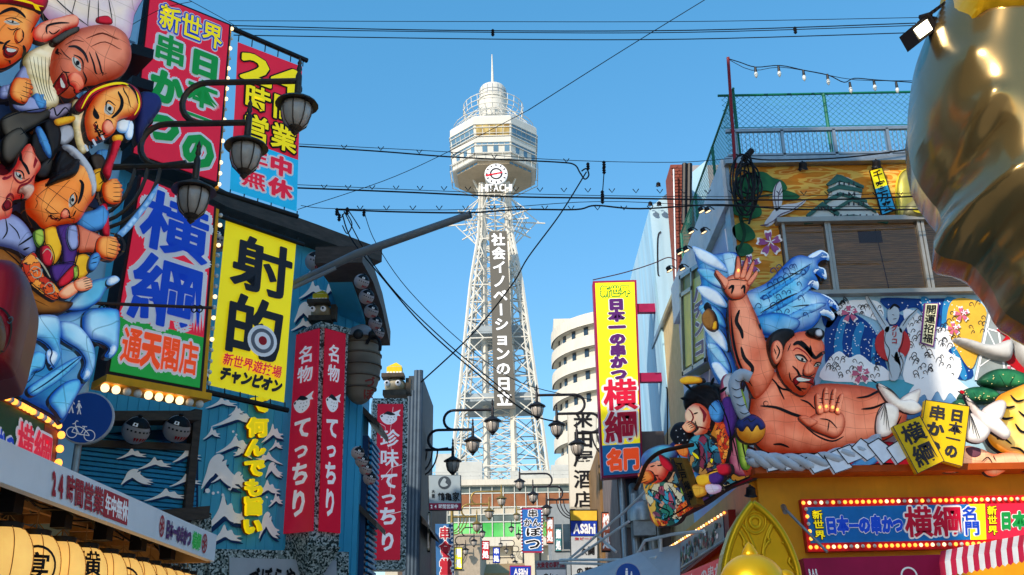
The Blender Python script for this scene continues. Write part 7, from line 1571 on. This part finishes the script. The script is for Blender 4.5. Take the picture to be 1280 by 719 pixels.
# ---------------------------------------------------------------- float along the street side with smaller gods
LP2=plane_at(905,590,13.2,-58)
def lf(n,l):return thing(n,l,'festival figure',LP2.px(870,640),'smaller papier-mache gods on the street-side float')
def lp_(P,d_,m_,nm,t,base=0.0,**kw):return puff(LP2,P,d_,m_,nm,t,base=base,**kw)
def li(L,t,base=.2,m_=ink,nm='ink_line',e=.02,**kw):return inks(LP2,L,m_,nm,t,base=base,e=e,**kw)
t=lf('float_hull','dark red float hull with flame-like painted edge under the smaller gods');h=lp_([(836,600),(870,590),(905,560),(940,560),(948,594),(910,612),(880,632),(850,648),(826,660),(815,640)],.2,redp_,'hull',t,res=.08);lp_([(806,606),(812,600),(818,626),(826,652),(822,658),(814,640)],.1,gold_p,'gold_edge',t,base=.2)
li([([(880,600),(900,590),(925,584)],2),([(872,614),(896,604),(930,594)],1.8),([(860,630),(880,618)],2)],t,h,yel,'flame_line');li([([(890,610),(910,600)],1.6),([(846,640),(864,626),(884,612)],2)],t,h)
t=lf('float_robes','mass of patterned robes and ribbons filling the street-side float behind the small gods');kim=paper('robe_patchwork','8a4a30','1a1418',grid=0,emit=.14,cells=(5.5,['b8402a','2a5a8a','d89a38','1e1e28','3a7a5a','d8c8a0','8a2848','4aa0b8','5a3a7a']))
lp_([(806,590),(820,572),(846,560),(858,530),(872,500),(892,488),(912,490),(926,520),(936,570),(944,592),(916,606),(884,626),(852,646),(828,658),(814,636)],.22,kim,'robe_mass',t,base=.06,res=.06)
for P,c_ in (([(846,566),(860,556),(868,580),(880,606),(872,616),(860,604)],bluer),([(852,560),(862,566),(872,588),(866,596)],pinkr),([(880,584),(896,576),(914,584),(908,598),(890,602)],gold_p),([(822,646),(842,636),(862,624),(870,632),(846,648),(828,658)],orr),([(904,500),(916,498),(922,524),(914,548),(906,530)],purp),([(856,596),(868,604),(866,622),(852,616)],lgr),([(836,560),(848,548),(858,552),(852,566)],navyp)):lp_(P,.08,c_,'ribbon',t,base=.3)
li([([(846,562),(862,590),(880,614)],2),([(900,500),(912,530),(918,570)],2),([(874,598),(896,588),(920,590)],1.6),([(830,650),(850,640),(872,626),(900,612),(936,598)],2.4)],t,.38)
t=lf('small_god','pink-faced woman figure with blue flowered cap at the street end of the float')
lp_([(806,572),(814,562),(830,556),(846,558),(852,568),(840,576),(820,582),(808,586)],.2,paper('cap_violet','4a5aa0','2a1a50',col2='5ab0c8',grid=0),'cap',t,base=.3);h=lp_([(805,586),(814,572),(830,566),(838,576),(838,590),(830,602),(816,606),(806,598)],.24,skinp,'face',t,base=.26);li([([(812,578),(818,573),(824,574)],2),([(814,584),(820,582)],1.8),([(826,580),(832,584)],1.6)],t,h);li([([(820,594),(824,596),(822,600)],2.6)],t,h,lip,'lip')
fist(LP2,t,808,596,16,14,160,skinr,.4,.08);h=lp_([(810,606),(826,602),(846,606),(858,626),(852,650),(836,658),(822,650),(812,628)],.2,paper('robe_teal','3a7a6a','1a2a3a',grid=0,cells=(8,['2a7a6a','d89a80','3aa0c0','d8d0b0','205048','c04868','40588a','e0b040'])),'robe',t,base=.25);li([([(814,612),(826,618),(824,632),(838,640),(832,652)],2),([(836,606),(846,620),(842,636),(852,644)],2),([(828,608),(832,624),(846,628)],1.6)],t,h);li([([(838,610),(844,622),(850,640)],3),([(818,622),(830,630)],2.6)],t,h,mat('robe_cyan','3aa0c0',.5),'robe_stripe',e=.03);li([([(826,612),(834,620)],4),([(838,630),(846,636)],4),([(820,640),(828,646)],4)],t,h,mat('robe_rose','d87088',.5),'robe_flower',e=.034)
lp_([(824,568),(834,574),(842,584),(838,590),(828,582)],.05,redp_,'ribbon',t,base=.42)
t=lf('name_board','leaning ochre wooden board with faint dark writing on the float');sf=Surf(LP2,[(838,572),(852,572),(872,630),(862,634)],.5);b=MB();sf.rect(b,0,0,1,1,-.12,0);b.build('panel',mat('board_brown','8a6428',.5,var=.25,sc=5),t);sf2=sf;b=MB();sf.rect(b,0,0,.25,1,0,.02);b.build('edge',gold_p,t);text(sf,t,col_text('江戸横綱',.3,.95,.1,.9),[(ink,.02,.01)])
t=lf('small_god','wild-haired white-faced warrior figure with red make-up and yellow crest on the float')
lp_([(857,500),(864,486),(880,478),(896,480),(904,492),(908,510),(900,528),(888,520),(876,506),(862,516)],.2,hairb,'hair',t,base=.2)
for P in ([(866,488),(858,480),(852,476)],[(876,482),(870,474)],[(890,482),(894,472)],[(900,492),(910,484)],[(904,506),(914,504)],[(862,500),(852,498)]):li([(P,4)],t,.3)
li([([(880,490),(890,494),(900,504)],1.4),([(870,492),(886,502),(898,516)],1.4),([(890,486),(900,494)],1.2)],t,.42,greyp,'hair_line')
lp_([(852,474),(862,470),(876,472),(878,478),(864,480),(854,480)],.1,yel,'crest',t,base=.4)
h=lp_([(862,512),(872,504),(884,510),(890,524),(886,540),(874,546),(866,536),(860,524)],.2,paper('face_pale','e8c4a4','c04a30',grid=0),'face',t,base=.3);li([([(864,512),(868,522),(864,530)],2),([(874,508),(880,518),(880,528)],2),([(868,536),(876,534),(884,538)],2)],t,h,lip,'make_up');li([([(868,518),(874,516)],2),([(870,526),(872,532)],1.4)],t,h)
lp_([(846,530),(856,528),(862,538),(866,552),(858,562),(846,556),(840,544)],.16,mat('dotted_black','2c2a30',.5),'sleeve',t,base=.3);li([([(x,y),(x+1.2,y+.8)],1.6) for x,y in ((846,538),(852,536),(856,542),(848,546),(854,550),(860,550),(850,554))],t,.46,pwhite,'dot');lp_([(846,556),(858,556),(866,566),(858,572),(848,566)],.12,skinr,'arm',t,base=.34);fist(LP2,t,862,534,12,12,-40,skinl,.45,.06)
h=lp_([(866,548),(880,542),(892,548),(904,566),(902,584),(884,594),(870,590),(862,572)],.2,paper('robe_mixed','2f6a78','16202e',grid=0,cells=(8,['2f6a78','6a3a6a','1a2030','40a0b8','c89048','8a2440','285068'])),'robe',t,base=.3);li([([(870,552),(876,566),(870,580)],2.2),([(884,548),(888,562),(896,572),(890,586)],2.2),([(878,570),(884,580),(878,590)],1.6)],t,h);li([([(874,550),(884,562),(886,580)],2.2),([(890,556),(898,566)],2.2)],t,h,mat('robe_cyan','3aa0c0',.5),'robe_stripe',e=.03);li([([(868,566),(876,574)],3.6),([(894,580),(898,574)],3)],t,h,pyellow,'robe_patch',e=.034)
lp_([(888,510),(898,500),(906,512),(902,528),(892,526)],.12,bluer,'shoulder',t,base=.34);lp_([(896,528),(908,530),(912,556),(906,580),(900,560)],.12,orr,'sash',t,base=.3)
t=lf('small_treasure','pile of yellow and purple treasures lying on the float hull');
for P,m_ in (([(872,596),(884,592),(892,596),(888,606),(876,608)],yel),([(888,594),(900,590),(906,598),(898,606),(890,604)],purp),([(868,606),(882,608),(884,618),(870,622)],gold_p),([(884,606),(900,606),(902,614),(888,618)],cream),([(898,582),(912,580),(914,592),(902,594)],redp_)):lp_(P,.1,m_,'treasure',t,base=.45)
h=lp_([(906,474),(914,466),(924,474),(922,490),(912,496),(904,488)],.12,greyp,'scroll_end',t,base=.2)
t=lf('dark_branch','gnarled dark brown papier-mache branch reaching out over the street from the float');b=MB();b.tube([LP2.px(x,y,.5) for x,y in smooth_open([(866,556),(846,560),(824,566),(808,580),(800,600),(794,612)],4)],[.03]*21,8);b.build('branch',mat('branch_brown','4a2c1c',.7,var=.3),t,smooth=True)

# ================================================================ gold statues
PK[0]=1.0;FLAT[0]=.6
gold=mat('polished_gold','957c50',.2,.85,var=.04,sc=1.2);goldp=mat('gold_paint','dcae1c',.32,.6,var=.1,sc=3);goldy=mat('bright_gold','e8b020',.28,.7,var=.04,sc=2)
hd=thing('gold_statue','huge polished gold statue head in profile filling the upper right corner','statue',(2.2,4.5,2.2));HPl=plane_at(1230,200,4.5,-12)
def gauss(L,amp,sg):
    Q=np.array([HPl.uv(x,y,.5) for x,y in smooth_open(L,5)]);s0=sg*4.8/FP
    return lambda X:amp*np.exp(-(((X[:,None]-Q[None])**2).sum(2)).min(1)/s0**2)
GS=[gauss([(1160,246),(1166,214),(1178,184)],-.08,15),gauss([(1184,236),(1194,196),(1212,158),(1230,140)],.03,14),gauss([(1180,270),(1200,246),(1216,206),(1236,176)],-.03,14),gauss([(1186,290),(1192,304)],.13,17),gauss([(1214,274),(1220,300),(1210,326)],-.07,8),gauss([(1196,338),(1226,346),(1262,340)],-.06,8),gauss([(1206,352),(1240,358)],.05,9),gauss([(1150,150),(1170,110),(1196,86)],.05,26),gauss([(1240,240),(1270,260)],.08,34)]
HO=[(1420,-70),(1310,-60),(1232,-30),(1182,14),(1160,44),(1144,84),(1136,130),(1134,170),(1138,204),(1148,230),(1162,250),(1172,262),(1176,276),(1168,296),(1168,312),(1180,322),(1200,326),(1216,332),(1226,344),(1240,362),(1252,386),(1272,402),(1330,430),(1410,428),(1500,380),(1560,270),(1570,140),(1530,10)]
HH=puff(HPl,HO,.68,gold,'head',hd,base=0,res=.022,flat=.46,back=0,sculpt=lambda X:sum(g_(X) for g_ in GS))
HPb=Pl(HPl.o,-12);HPb.n=-HPl.n;puff(HPb,HO,.68,gold,'head_back',hd,base=0,res=.05,flat=.46,back=0)
c=HPl.px(1430,400,0);b=MB();b.lathe((c[0],c[1],0),[(.5,0),(.46,.3),(.26,.45),(.22,1.2),(.26,c[2]+.1)],24);b.build('pedestal',gold,hd,smooth=40)
puff(HPl,[(1188,10),(1196,-20),(1420,-80),(1540,-10),(1500,10),(1300,14),(1240,16),(1222,24),(1214,32),(1208,22)],.12,goldy,'hair',hd,base=lambda q:HH(q)*.9+.04,res=.03)
ar=thing('gold_throne','gold pointed arch throne back with carved tracery in front of the orange fascia','statue',atY(953,760,9.5));AP=plane_at(953,690,9.5,0)
arch=[(941,627),(954,636),(968,650),(982,670),(993,694),(1000,722),(1002,780),(903,780),(903,722),(908,690),(918,660),(930,640)]
b=MB();Q=onto(AP,arch,0);b.slab(AP,[tuple(q) for q in Q],-.35,0);b.build('back',goldp,ar)
def tub(L,r,nm='moulding',closed=False,d=.0):b=MB();P=smooth_closed(L,4) if closed else smooth_open(L,5);P=list(P)+([P[0]] if closed else []);b.tube([AP.px(x,y,d) for x,y in P],r,8,cap=not closed);return b.build(nm,goldp,ar,smooth=True)
b=MB();b.tube([AP.px(x,y,.01) for x,y in smooth_open([(905,780),(905,722),(910,690),(920,661),(931,642),(941,629)],5)],.035,8);b.tube([AP.px(x,y,.01) for x,y in smooth_open([(941,629),(953,638),(967,652),(980,671),(991,695),(998,722),(1000,780)],5)],.035,8);b.build('rim',goldp,ar,smooth=True)
tub([(944,654-14),(955,645),(957,655),(952,664),(943,667),(935,662),(932,653),(936,643)],.014,closed=True);tub([(944,646),(950,650),(949,658),(943,660),(938,655),(938,649)],.02,closed=True)
for L in ([(922,652),(930,660),(938,674),(944,690)],[(967,652),(960,664),(955,680),(953,694)],[(918,658),(926,668),(934,682),(940,696)],[(967,652),(974,664),(980,674),(978,680)],[(920,656),(914,672),(916,680)],[(941,632),(930,646),(922,652)],[(941,632),(954,642),(967,650)],
          [(916,680),(910,686),(908,696),(912,704),(918,706)],[(924,664),(930,676),(930,682),(936,686),(940,694)],[(962,676),(956,684),(954,694),(958,704)],[(978,677),(986,682),(990,692),(986,702),(990,708)],[(962,676),(960,670),(966,656)],[(918,706),(912,714),(910,724)],[(990,708),(996,716)],[(958,704),(950,712)]):tub(L,.018)
fb_=thing('gold_finial','rounded gold head top with small pointed tuft in front of the pointed arch','statue',atY(942,760,6.0));c=atY(941,733,6.2);b=MB();b.ball(c,.2,24,16,(1,1,.95));b.build('dome',goldp,fb_,smooth=True);b=MB();b.lathe((c[0],c[1],c[2]+.16),[(.06,0),(.045,.04),(.02,.08),(.001,.1)],14);b.build('tuft',goldy,fb_,smooth=True);
b=MB();b.ball((c[0]+.19,c[1]-.05,c[2]+.03),.06,12,8,(1,.6,1));b.build('ear',goldy,fb_,smooth=True)
# floodlight by the gold head
fl=thing('floodlight','lit black square floodlight on an arm beside the top of the gold head','floodlight',atY(1160,40,4.3));FLp=plane_at(1160,36,4.3,20)
q=[(1139,34),(1162,17),(1174,34),(1150,53)];b=MB();sfl=Surf(FLp,q,.06);sfl.rect(b,0,0,1,1,-.09,0);b.build('housing',black,fl);b=MB();s3=Surf(FLp,[(1142,37),(1158,25),(1165,37),(1150,48)],.062);s3.rect(b,0,0,1,1,0,.004);b.build('lens',mat('flood_lens','fff0c8',.2,emit=5,var=.02),fl)
b=MB();b.tube([FLp.px(1164,24,0),FLp.px(1176,26,0),FLp.px(1192,16,-.1)],.016,8);b.tube([FLp.px(1150,22,0),FLp.px(1164,18,.02)],.014,8);b.build('arm',black,fl)
for k in range(5):b=MB();s4=Surf(FLp,[(1146+k*5,28-k*3.6),(1148+k*5,26.4-k*3.6),(1150+k*5,29-k*3.6),(1148+k*5,31-k*3.6)],.0);s4.rect(b,0,0,1,1,0,.075);b.build('cooling_fin',dark,fl)
# ================================================================ cables across the street
def cable(label,runs,Y=12.5,cat='cable',m_=None,fittings=()):
    P0=atY(*runs[0][0][len(runs[0][0])//2],Y);t=thing('overhead_cable',label,cat,P0)
    for pts_,wd in runs:
        b=MB();b.tube([atY(x,y,Y) for x,y in smooth_open(pts_,6)],wd*.5/FP*Y*1.05,6,cap=False);b.build('wire',m_ or black,t)
    for kind,x,y in fittings:
        p=atY(x,y,Y);b=MB()
        if kind=='clip':b.tube([p+np.array([-.04,0,.06]),p,p+np.array([.04,0,.06])],.007,5)
        else:b.lathe(p,[(.01,-.06),(.028,-.035),(.016,-.02),(.028,0),(.016,.02),(.028,.035),(.01,.06)],10)
        b.build('clip' if kind=='clip' else 'insulator',black,t)
    return t
cable('trio of long black cables across the very top of the sky, highest in the picture',[([(286,26),(560,27),(860,27),(1150,22)],1.0),([(288,32),(560,38),(860,38),(1145,29)],1.6),([(290,36),(616,40.5),(860,40.5),(1142,32)],1.3),([(292,44),(616,49),(860,49),(1140,41)],1.5)],12.2,fittings=[('ins',616,41),('ins',994,38)])
cable('black cable sagging in front of the observation deck, ending in a loop by its right',[([(374,183),(470,189),(560,196),(640,200),(700,203),(718,206),(725,216),(731,224),(736,219),(733,211),(727,214)],2.0),([(372,180),(560,190),(700,200),(840,203),(915,198)],.9),([(733,215),(700,268),(660,322),(640,356),(590,418),(526,478)],2.0)],12.6,fittings=[('clip',x,y) for x,y in ((430,186),(476,188),(524,192),(568,195),(618,198),(708,203))]+[('ins',735,208)])
cable('thick twin cable crossing just under the clock, running on over the orange wall',[([(372,235),(500,240),(640,246),(780,248),(920,250),(1060,249),(1190,243)],2.2),([(372,231),(640,242),(920,246),(1190,240)],.9)],12.4,fittings=[('clip',405+i*30,236+i*.4) for i in range(26)])
cable('cable crossing in front of the tower neon spokes, lowest of the street crossings',[([(420,262),(500,265),(585,266),(650,262),(720,262),(745,257),(800,261),(900,256),(1000,262),(1160,262)],2.2),([(376,257),(420,261),(585,262),(750,252),(920,258),(1180,258)],.9)],12.0,fittings=[('clip',450+i*33,262.5) for i in range(12)])
cable('straight thin cable slanting from upper right down behind the tower deck',[([(884,-2),(780,62),(660,138)],1.2),([(660,138),(560,190),(480,226),(372,262)],.9)],13.0)
cable('bundle of dark cables falling from the clamp left of the tower toward the lamps',[([(428,268),(440,300),(480,350),(530,408),(600,470),(660,516),(700,528)],1.8),([(430,264),(460,320),(500,372),(560,430),(620,480),(640,497)],1.5),([(456,268),(470,304),(510,362),(580,430),(650,478),(740,500)],1.0),([(422,262),(426,272),(432,266),(440,280),(434,292),(428,282)],1.6),([(436,264),(444,276),(450,286)],1.4)],13.0,fittings=[('ins',421,265),('ins',434,264),('ins',455,266),('ins',424,272)])
cable('short vertical insulator string hanging between two cables right of the tower',[([(755,204),(755,215),(753,244),(753,250)],1.4)],12.5,fittings=[('ins',755,206),('ins',755,213),('ins',753,243),('ins',753,250)])
cable('thin dark red cable from the tall yellow sign up to the pale blue building',[([(741,350),(780,341),(815,330),(835,322),(846,326)],1.3)],19.0,m_=mat('cable_red','4a2028',.5))
cable('black cable looping across the top of the left signs',[([(240,2),(200,12),(150,40)],1.0),([(236,0),(290,30),(300,40)],.9)],9.5)
cable('thin cable from the roof railing corner along the coping of the orange wall',[([(932,196),(960,200),(1040,198),(1100,192),(1140,186)],2.0)],12.8)

# ================================================================ further along the street
def flat_sign(name,label,q,Y,th=.12,cat='sign',a=0,frame=black,fr=.03,cols=((0,1,pwhite),)):
    pl=plane_at(q[0][0],q[0][1],Y,a);sf=Surf(pl,q);t=thing(name,label,cat,sf.w(.5,1));b=MB();sf.rect(b,0,0,1,1,-th,0);b.build('frame',frame,t)
    for b0,b1,m_ in cols:b=MB();sf.rect(b,fr,max(b0,fr*.6),1-fr,min(b1,1-fr*.6),0,.012);b.build('panel',m_,t)
    sf.d=.014;return t,sf
t,sf=flat_sign('vertical_sign','cream vertical sign with large black brush characters before the curved apartment block',[(709,515),(746,515),(746,636),(712,636)],30,frame=mat('sign_cream_edge','b8b2a4',.6),cols=((0,1,mat('sign_cream','dcd6c8',.5,var=.04)),));text(sf,t,[('米',.2,.0,.85,.17),('田',.18,.2,.88,.38),('屋',.16,.4,.9,.58),('酒',.16,.6,.9,.8),('店',.16,.82,.9,.99)],[(ink,.02,.01)])
yw=mat('yellow_strip','e8c040',.5,var=.1)
t,sf=flat_sign('beer_sign','tall white sign with royal blue head and small yellow board above it',[(712,637),(747,637),(748,730),(714,730)],27,frame=dark,cols=((.0,.15,yw),(.16,.36,mat('royal_blue','1a3cb0',.4)),(.37,1,mat('sign_greywhite','b8c0c8',.5))));latin(sf,t,'Asahi',.12,.92,.2,.33,[(pwhite,.03,.01)]);text(sf,t,row_text('生ビール',.15,.85,.38,.42),[(red,.02,.01)]);text(sf,t,[('久',.4,.52,.6,.62),('関',.62,.5,.88,.62),('の',.2,.78,.45,.88),('蔵',.5,.78,.8,.88)],[(ink,.03,.01)])
t,sf=flat_sign('fish_sign','blue sign with white brush characters and red dotted edge among the lamps',[(651,635),(678,635),(679,691),(652,691)],40,frame=mat('dot_red','a82848',.5),fr=.06,cols=((0,1,mat('sign_blue2','2a6ab4',.45)),));text(sf,t,[('串',.3,.03,.8,.22),('か',.12,.24,.5,.42),('ん',.5,.24,.9,.42),('ぼ',.2,.44,.9,.64),('つ',.15,.66,.9,.94)],[(pwhite,.09,.01),(ink,.02,.02)]);bulbs(t,[sf.w(.02,i/14,.03) for i in range(15)]+[sf.w(.98,i/14,.03) for i in range(15)],.035,[pwhite])
t,sf=flat_sign('hanging_sign','grey hanging sign with bird crest, brush writing and crimson foot strip',[(535,594),(576,594),(577,638),(536,638)],23,frame=dark,fr=.02,cols=((0,.8,mat('sign_slate','9aa8b0',.5,var=.04)),(.8,1,mat('foot_crimson','a02848',.45))))
text(sf,t,[('鶴',.28,.5,.5,.74),('亀',.5,.5,.72,.74),('家',.72,.48,.95,.76),('大',.1,.42,.2,.52),('阪',.1,.54,.2,.66)],[(ink,.02,.01)]);text(sf,t,row_text('24時間営業中',.06,.9,.83,.96),[(pwhite,.02,.012)])
b=MB();c=sf.uv(.5,.22);P6=[(c[0]+.15*math.cos(a),c[1]+.15*math.sin(a)) for a in np.linspace(0,6.28,21)[:-1]];b.poly(sf.pl,P6,.02);b.build('crest',mat('crest_slate','3c4650',.5),t);b=MB();b.poly(sf.pl,smooth_closed([(c[0]-.1,c[1]-.04),(c[0]-.02,c[1]+.1),(c[0]+.04,c[1]+.06),(c[0]+.02,c[1]),(c[0]+.08,c[1]-.06),(c[0]-.02,c[1]-.1)],3),.03);b.build('bird',mat('sign_slate','9aa8b0',.5),t)
t,sf=flat_sign('dining_sign','blue vertical sign with red brush characters at the left kerb',[(544,655),(566,655),(568,740),(546,740)],27,frame=mat('sign_blue3','3a70a8',.5),cols=((0,1,mat('sign_blue3','3a70a8',.5)),));text(sf,t,[('串',.2,.04,.9,.24),('食',.2,.26,.9,.5),('堂',.2,.52,.9,.76)],[(pwhite,.1,.01),(redp,.05,.02)]);bulbs(t,[sf.w(.95,i/16,.02) for i in range(17)],.03,[pwhite])
t,sf=flat_sign('small_sign','small blue-headed sign with red studded top at the bottom centre',[(637,707),(664,707),(664,735),(637,735)],33,frame=mat('dot_red','a82848',.5),cols=((.05,.5,mat('royal_blue','1a3cb0',.4)),(.5,1,pwhite)));latin(sf,t,'Asahi',.2,.85,.14,.42,[(pwhite,.02,.01)]);text(sf,t,row_text('酒場',.2,.8,.55,.95),[(ink,.02,.01)])
t,sf=flat_sign('shop_sign','white sign with black framed characters below the right kerb lamps',[(669,701),(708,700),(709,735),(670,735)],28,frame=mat('sign_greyframe','8a949c',.5),cols=((0,.3,mat('sign_palegrey','b4bcc0',.5)),(.34,1,pwhite)));text(sf,t,row_text('大衆食の専門店',.05,.95,.05,.28),[(redp,.03,.01)]);text(sf,t,row_text('串かつ',.25,.75,.45,.85),[(ink,.03,.01)])
for i,(x,s_) in enumerate(((786,1),)):
    CP2=plane_at(785,716,11.5,0);c=CP2.uv(785,720);r=15/FP*11.9;t=thing('road_sign','second round blue road sign with white figures at the bottom right of the street','road sign',CP2.w(c[0],0));p=CP2.w(*c)
    b=MB();b.lathe(p,[(r,-.01),(r,.02)],32,tuple(CP2.n));b.build('disc',mat('rim_grey','b8bcc4',.4),t);b=MB();b.lathe(p,[(r*.93,0),(r*.93,.026)],32,tuple(CP2.n));b.build('face',mat('roadsign_blue','1450a8',.35),t);b=MB();b.tube([(p[0],p[1]+.06,0),(p[0],p[1]+.06,p[2])],.03,8);b.build('post',steel,t)
    b=MB()
    for x,y,s_ in ((783,720,.9),(789,721,.6)):
        decal_mb(b,CP2,[(x+1.5*s_*math.cos(a),y-9*s_+1.5*s_*math.sin(a)) for a in np.linspace(0,6.28,9)[:-1]],.03,k=1);ink_mb(b,CP2,[(x,y-7*s_),(x,y)],3.4*s_,0,k=2,e=.03,taper=False);ink_mb(b,CP2,[(x,y),(x-2*s_,y+7)],1.6,0,k=2,e=.03);ink_mb(b,CP2,[(x,y),(x+2*s_,y+7)],1.6,0,k=2,e=.03)
    b.build('pictogram',pwhite,t)
# left side of the street beyond the restaurant: dark pipes and narrow fronts
def block(name,label,x0,x1,ytop,Y,dep,m_,ybase=None,cat='building',win=0,wm=None):
    p,q=atY(x0,ytop,Y),atY(x1,ytop,Y);t=thing(name,label,cat,((p[0]+q[0])/2,Y,0));b=MB();b.box(((p[0]+q[0])/2,Y+dep/2,p[2]/2),(q[0]-p[0],dep,p[2]));b.build('wall',m_,t)
    pl=Pl((p[0],Y),0);W_=q[0]-p[0]
    for j in range(win):
        z=p[2]-1.4-j*2.6
        if z<.5:break
        for i in range(max(1,int(W_/1.6))):
            n_=max(1,int(W_/1.6));u=W_*(i+.5)/n_;wv_=min(.9,W_*.7);b=MB();b.pbox(pl,u-wv_/2,u+wv_/2,z-.6,z+.5,0,.04);w0=b.build('window',wm or glassd,t);b=MB();b.pbox(pl,u-wv_/2-.04,u+wv_/2+.04,z-.66,z-.6,0,.1);b.pbox(pl,u-.02,u+.02,z-.6,z+.5,.04,.06);b.build('frame',alu,w0,org=root_loc(w0))
    return t,pl,p,q
t,pl,p,q=block('service_tower','slim dark slate tower of vertical ducts behind the narrow crimson lightbox',511,528,470,23,3,mat('slate_duct','3c4650',.6,var=.2))
b=MB()
for i in range(4):x=p[0]+(q[0]-p[0])*(i+.5)/4;b.tube([(x,22.9,0),(x,22.9,p[2]-(.4 if i<2 else -.1))],.07,8)
b.build('duct',mat('duct_slate','4a5866',.5,.3,var=.15),t)
block('shop_row','grey-brown shop fronts along the left kerb behind the dining sign',500,540,600,30,6,mat('row_brown','6a5a50',.75,var=.2,grime=.3),win=3)
t=thing('tiled_awning','dark shingled awning projecting beside the narrow crimson lightbox','awning',atY(520,660,24));b=MB();P=[atY(505,620,24),atY(533,652,22.5),atY(536,660,22.5),atY(505,640,24)];b.add([*P,*[x+np.array([0,3,0]) for x in P]],[(0,1,2,3),(4,5,1,0),(5,6,2,1),(7,6,5,4)]);b.build('slope',timber,t)
t,pl,p,q=block('low_shops','row of low pale shops closing the far end of the left kerb',538,600,668,60,10,mat('row_pale','a89a88',.75,var=.15,grime=.3),win=3)
bs=mat('banner_salmon','c86a50',.6,var=.1);bt_=mat('banner_teal','3a8a90',.6,var=.1)
for i,(x0,x1,y0,y1,Y,m_,ch,lab) in enumerate(((602,612,676,700,48,red,'酒','tiny red vertical sign among the far lamps, left of centre'),(616,625,684,704,55,mat('royal_blue','1a3cb0',.4),'串','tiny blue vertical sign near the bottom centre'),(683,692,646,680,38,bs,'肉','small salmon vertical sign right of the blue fish sign'),(694,702,660,690,34,bt_,'鮨','small teal vertical sign left of the royal blue headed sign'),(568,578,684,712,40,yellow,'麺','small yellow vertical sign right of the blue dining sign'),(528,538,640,690,25,mat('banner_cream','d8cdb4',.6),'寿','small cream vertical sign between the slate tower and the hanging sign'),(752,764,640,690,24,bs,'焼','salmon vertical sign on the ochre building behind the awning struts'))):
    t,sf=flat_sign('vertical_sign',lab,[(x0,y0),(x1,y0),(x1,y1),(x0,y1)],Y,frame=dark,fr=.06,cols=((0,1,m_),));text(sf,t,[(ch,.12,.06,.88,.45),('処',.12,.52,.88,.92)],[(pwhite,.04,.01)])
cafe=thing('far_awning','tan shop awning low in front of the hall between the far lamps','awning',atY(620,712,70));b=MB();P=[atY(585,706,70),atY(655,704,70),atY(660,716,66),atY(580,717,66)];b.add([*P,*[x+np.array([0,0,-.25]) for x in P]],[(0,1,2,3),(3,2,6,7),(7,6,5,4),(0,3,7,4),(1,5,6,2)]);b.build('canvas',mat('canvas_tan','a88a60',.7,var=.15),cafe)
# right-hand row
block('brown_house','brown and ochre narrow building right of the royal blue headed sign',747,772,560,26,4,mat('house_ochre','8a6a44',.7,var=.3,sc=3,stretch=(6,1,.3),grime=.3),win=4)
t,pl,p,q=block('pipe_house','grey building with round vent hoods and grey pipes above the second round sign',768,838,540,21.5,4,mat('house_mauve','7c6f6c',.75,var=.2,sc=2,grime=.35),win=2)
b=MB()
for x,y0,r_ in ((792,618,.1),(800,600,.07),(812,610,.13),(820,640,.09),(776,590,.06)):a_=atY(x,y0,21.2);b.tube([(a_[0],21.2,0),a_,(a_[0]+.02,21.45,a_[2]+.2)],r_,10)
b.build('vent_pipe',steel,t,smooth=40)
for x,y in ((803,640),(818,615)):
    a_=atY(x,y,21.0);b=MB();b.lathe((a_[0],a_[1],a_[2]),[(.32,-.2),(.32,0),(.26,.16),(.14,.25),(.0,.28)],16);b.box((a_[0],a_[1],a_[2]-.35),(.45,.45,.3));b.build('vent_hood',steel,t,smooth=40)
t,pl,p,q=block('plain_house','plain grey building between the fish sign and the royal blue sign',688,716,630,45,6,mat('house_plain','8f9496',.75,var=.1,grime=.25),win=3)
# pale awning struts over the right kerb
t=thing('bare_awning','bare white awning frame slanting out over the right kerb below the lamps','awning frame',atY(740,700,18));b=MB()
for L in ([(708,702),(780,640),(830,592)],[(716,700),(786,652)],[(745,668),(770,690)],[(700,700),(800,700),(820,697)],[(700,704),(790,706)],[(790,706),(806,676),(840,668),(880,664)],[(826,672),(826,690)]):b.tube([atY(x,y,18-(x-700)*.03) for x,y in L],.022,6)
b.build('tube',white,t)
t=thing('fabric_awning','pale grey sloping awning roof at the bottom right behind the second round sign','awning',atY(780,719,15));P=[atY(716,719,16),atY(800,690,15),atY(850,680,14),atY(850,740,13.2),atY(716,740,15)];b=MB();b.add([*P,*[x+np.array([0,0,-.1]) for x in P]],[(0,1,2,3,4),(9,8,7,6,5),(0,5,6,1),(1,6,7,2),(3,8,9,4),(4,9,5,0)]);b.build('canvas',mat('canvas_grey','c8cad0',.7,var=.06),t)
# ================================================================ unseen blocks added around the viewer to shade the street and bounce sun
def off_block(name,label,x,y,w_,d_,h_,m_):
    t=thing(name,label,'building',(x,y,0));b=MB();b.box((x,y,h_/2),(w_,d_,h_));b.build('wall',m_,t);b=MB()
    for j in range(int(h_/3)):
        for i in range(int(w_/2.4)):
            b.box((x-w_/2+1.2+i*2.4,y+d_/2+.03,1.8+j*3),(1.4,.06,1.5))
    b.build('glazing',glassd,t)['kind']='stuff';return t
off_block('shade_block','plain city block beside the viewer, behind the lantern canopy',-9.6,1.7,10,6.6,18,mat('block_beige','b8a890',.8,var=.1,grime=.2))
off_block('bounce_block','plain pale city block on the right behind the viewer',12,-8,12,12,12,mat('block_pale','d8d0c4',.8,var=.1,grime=.2))
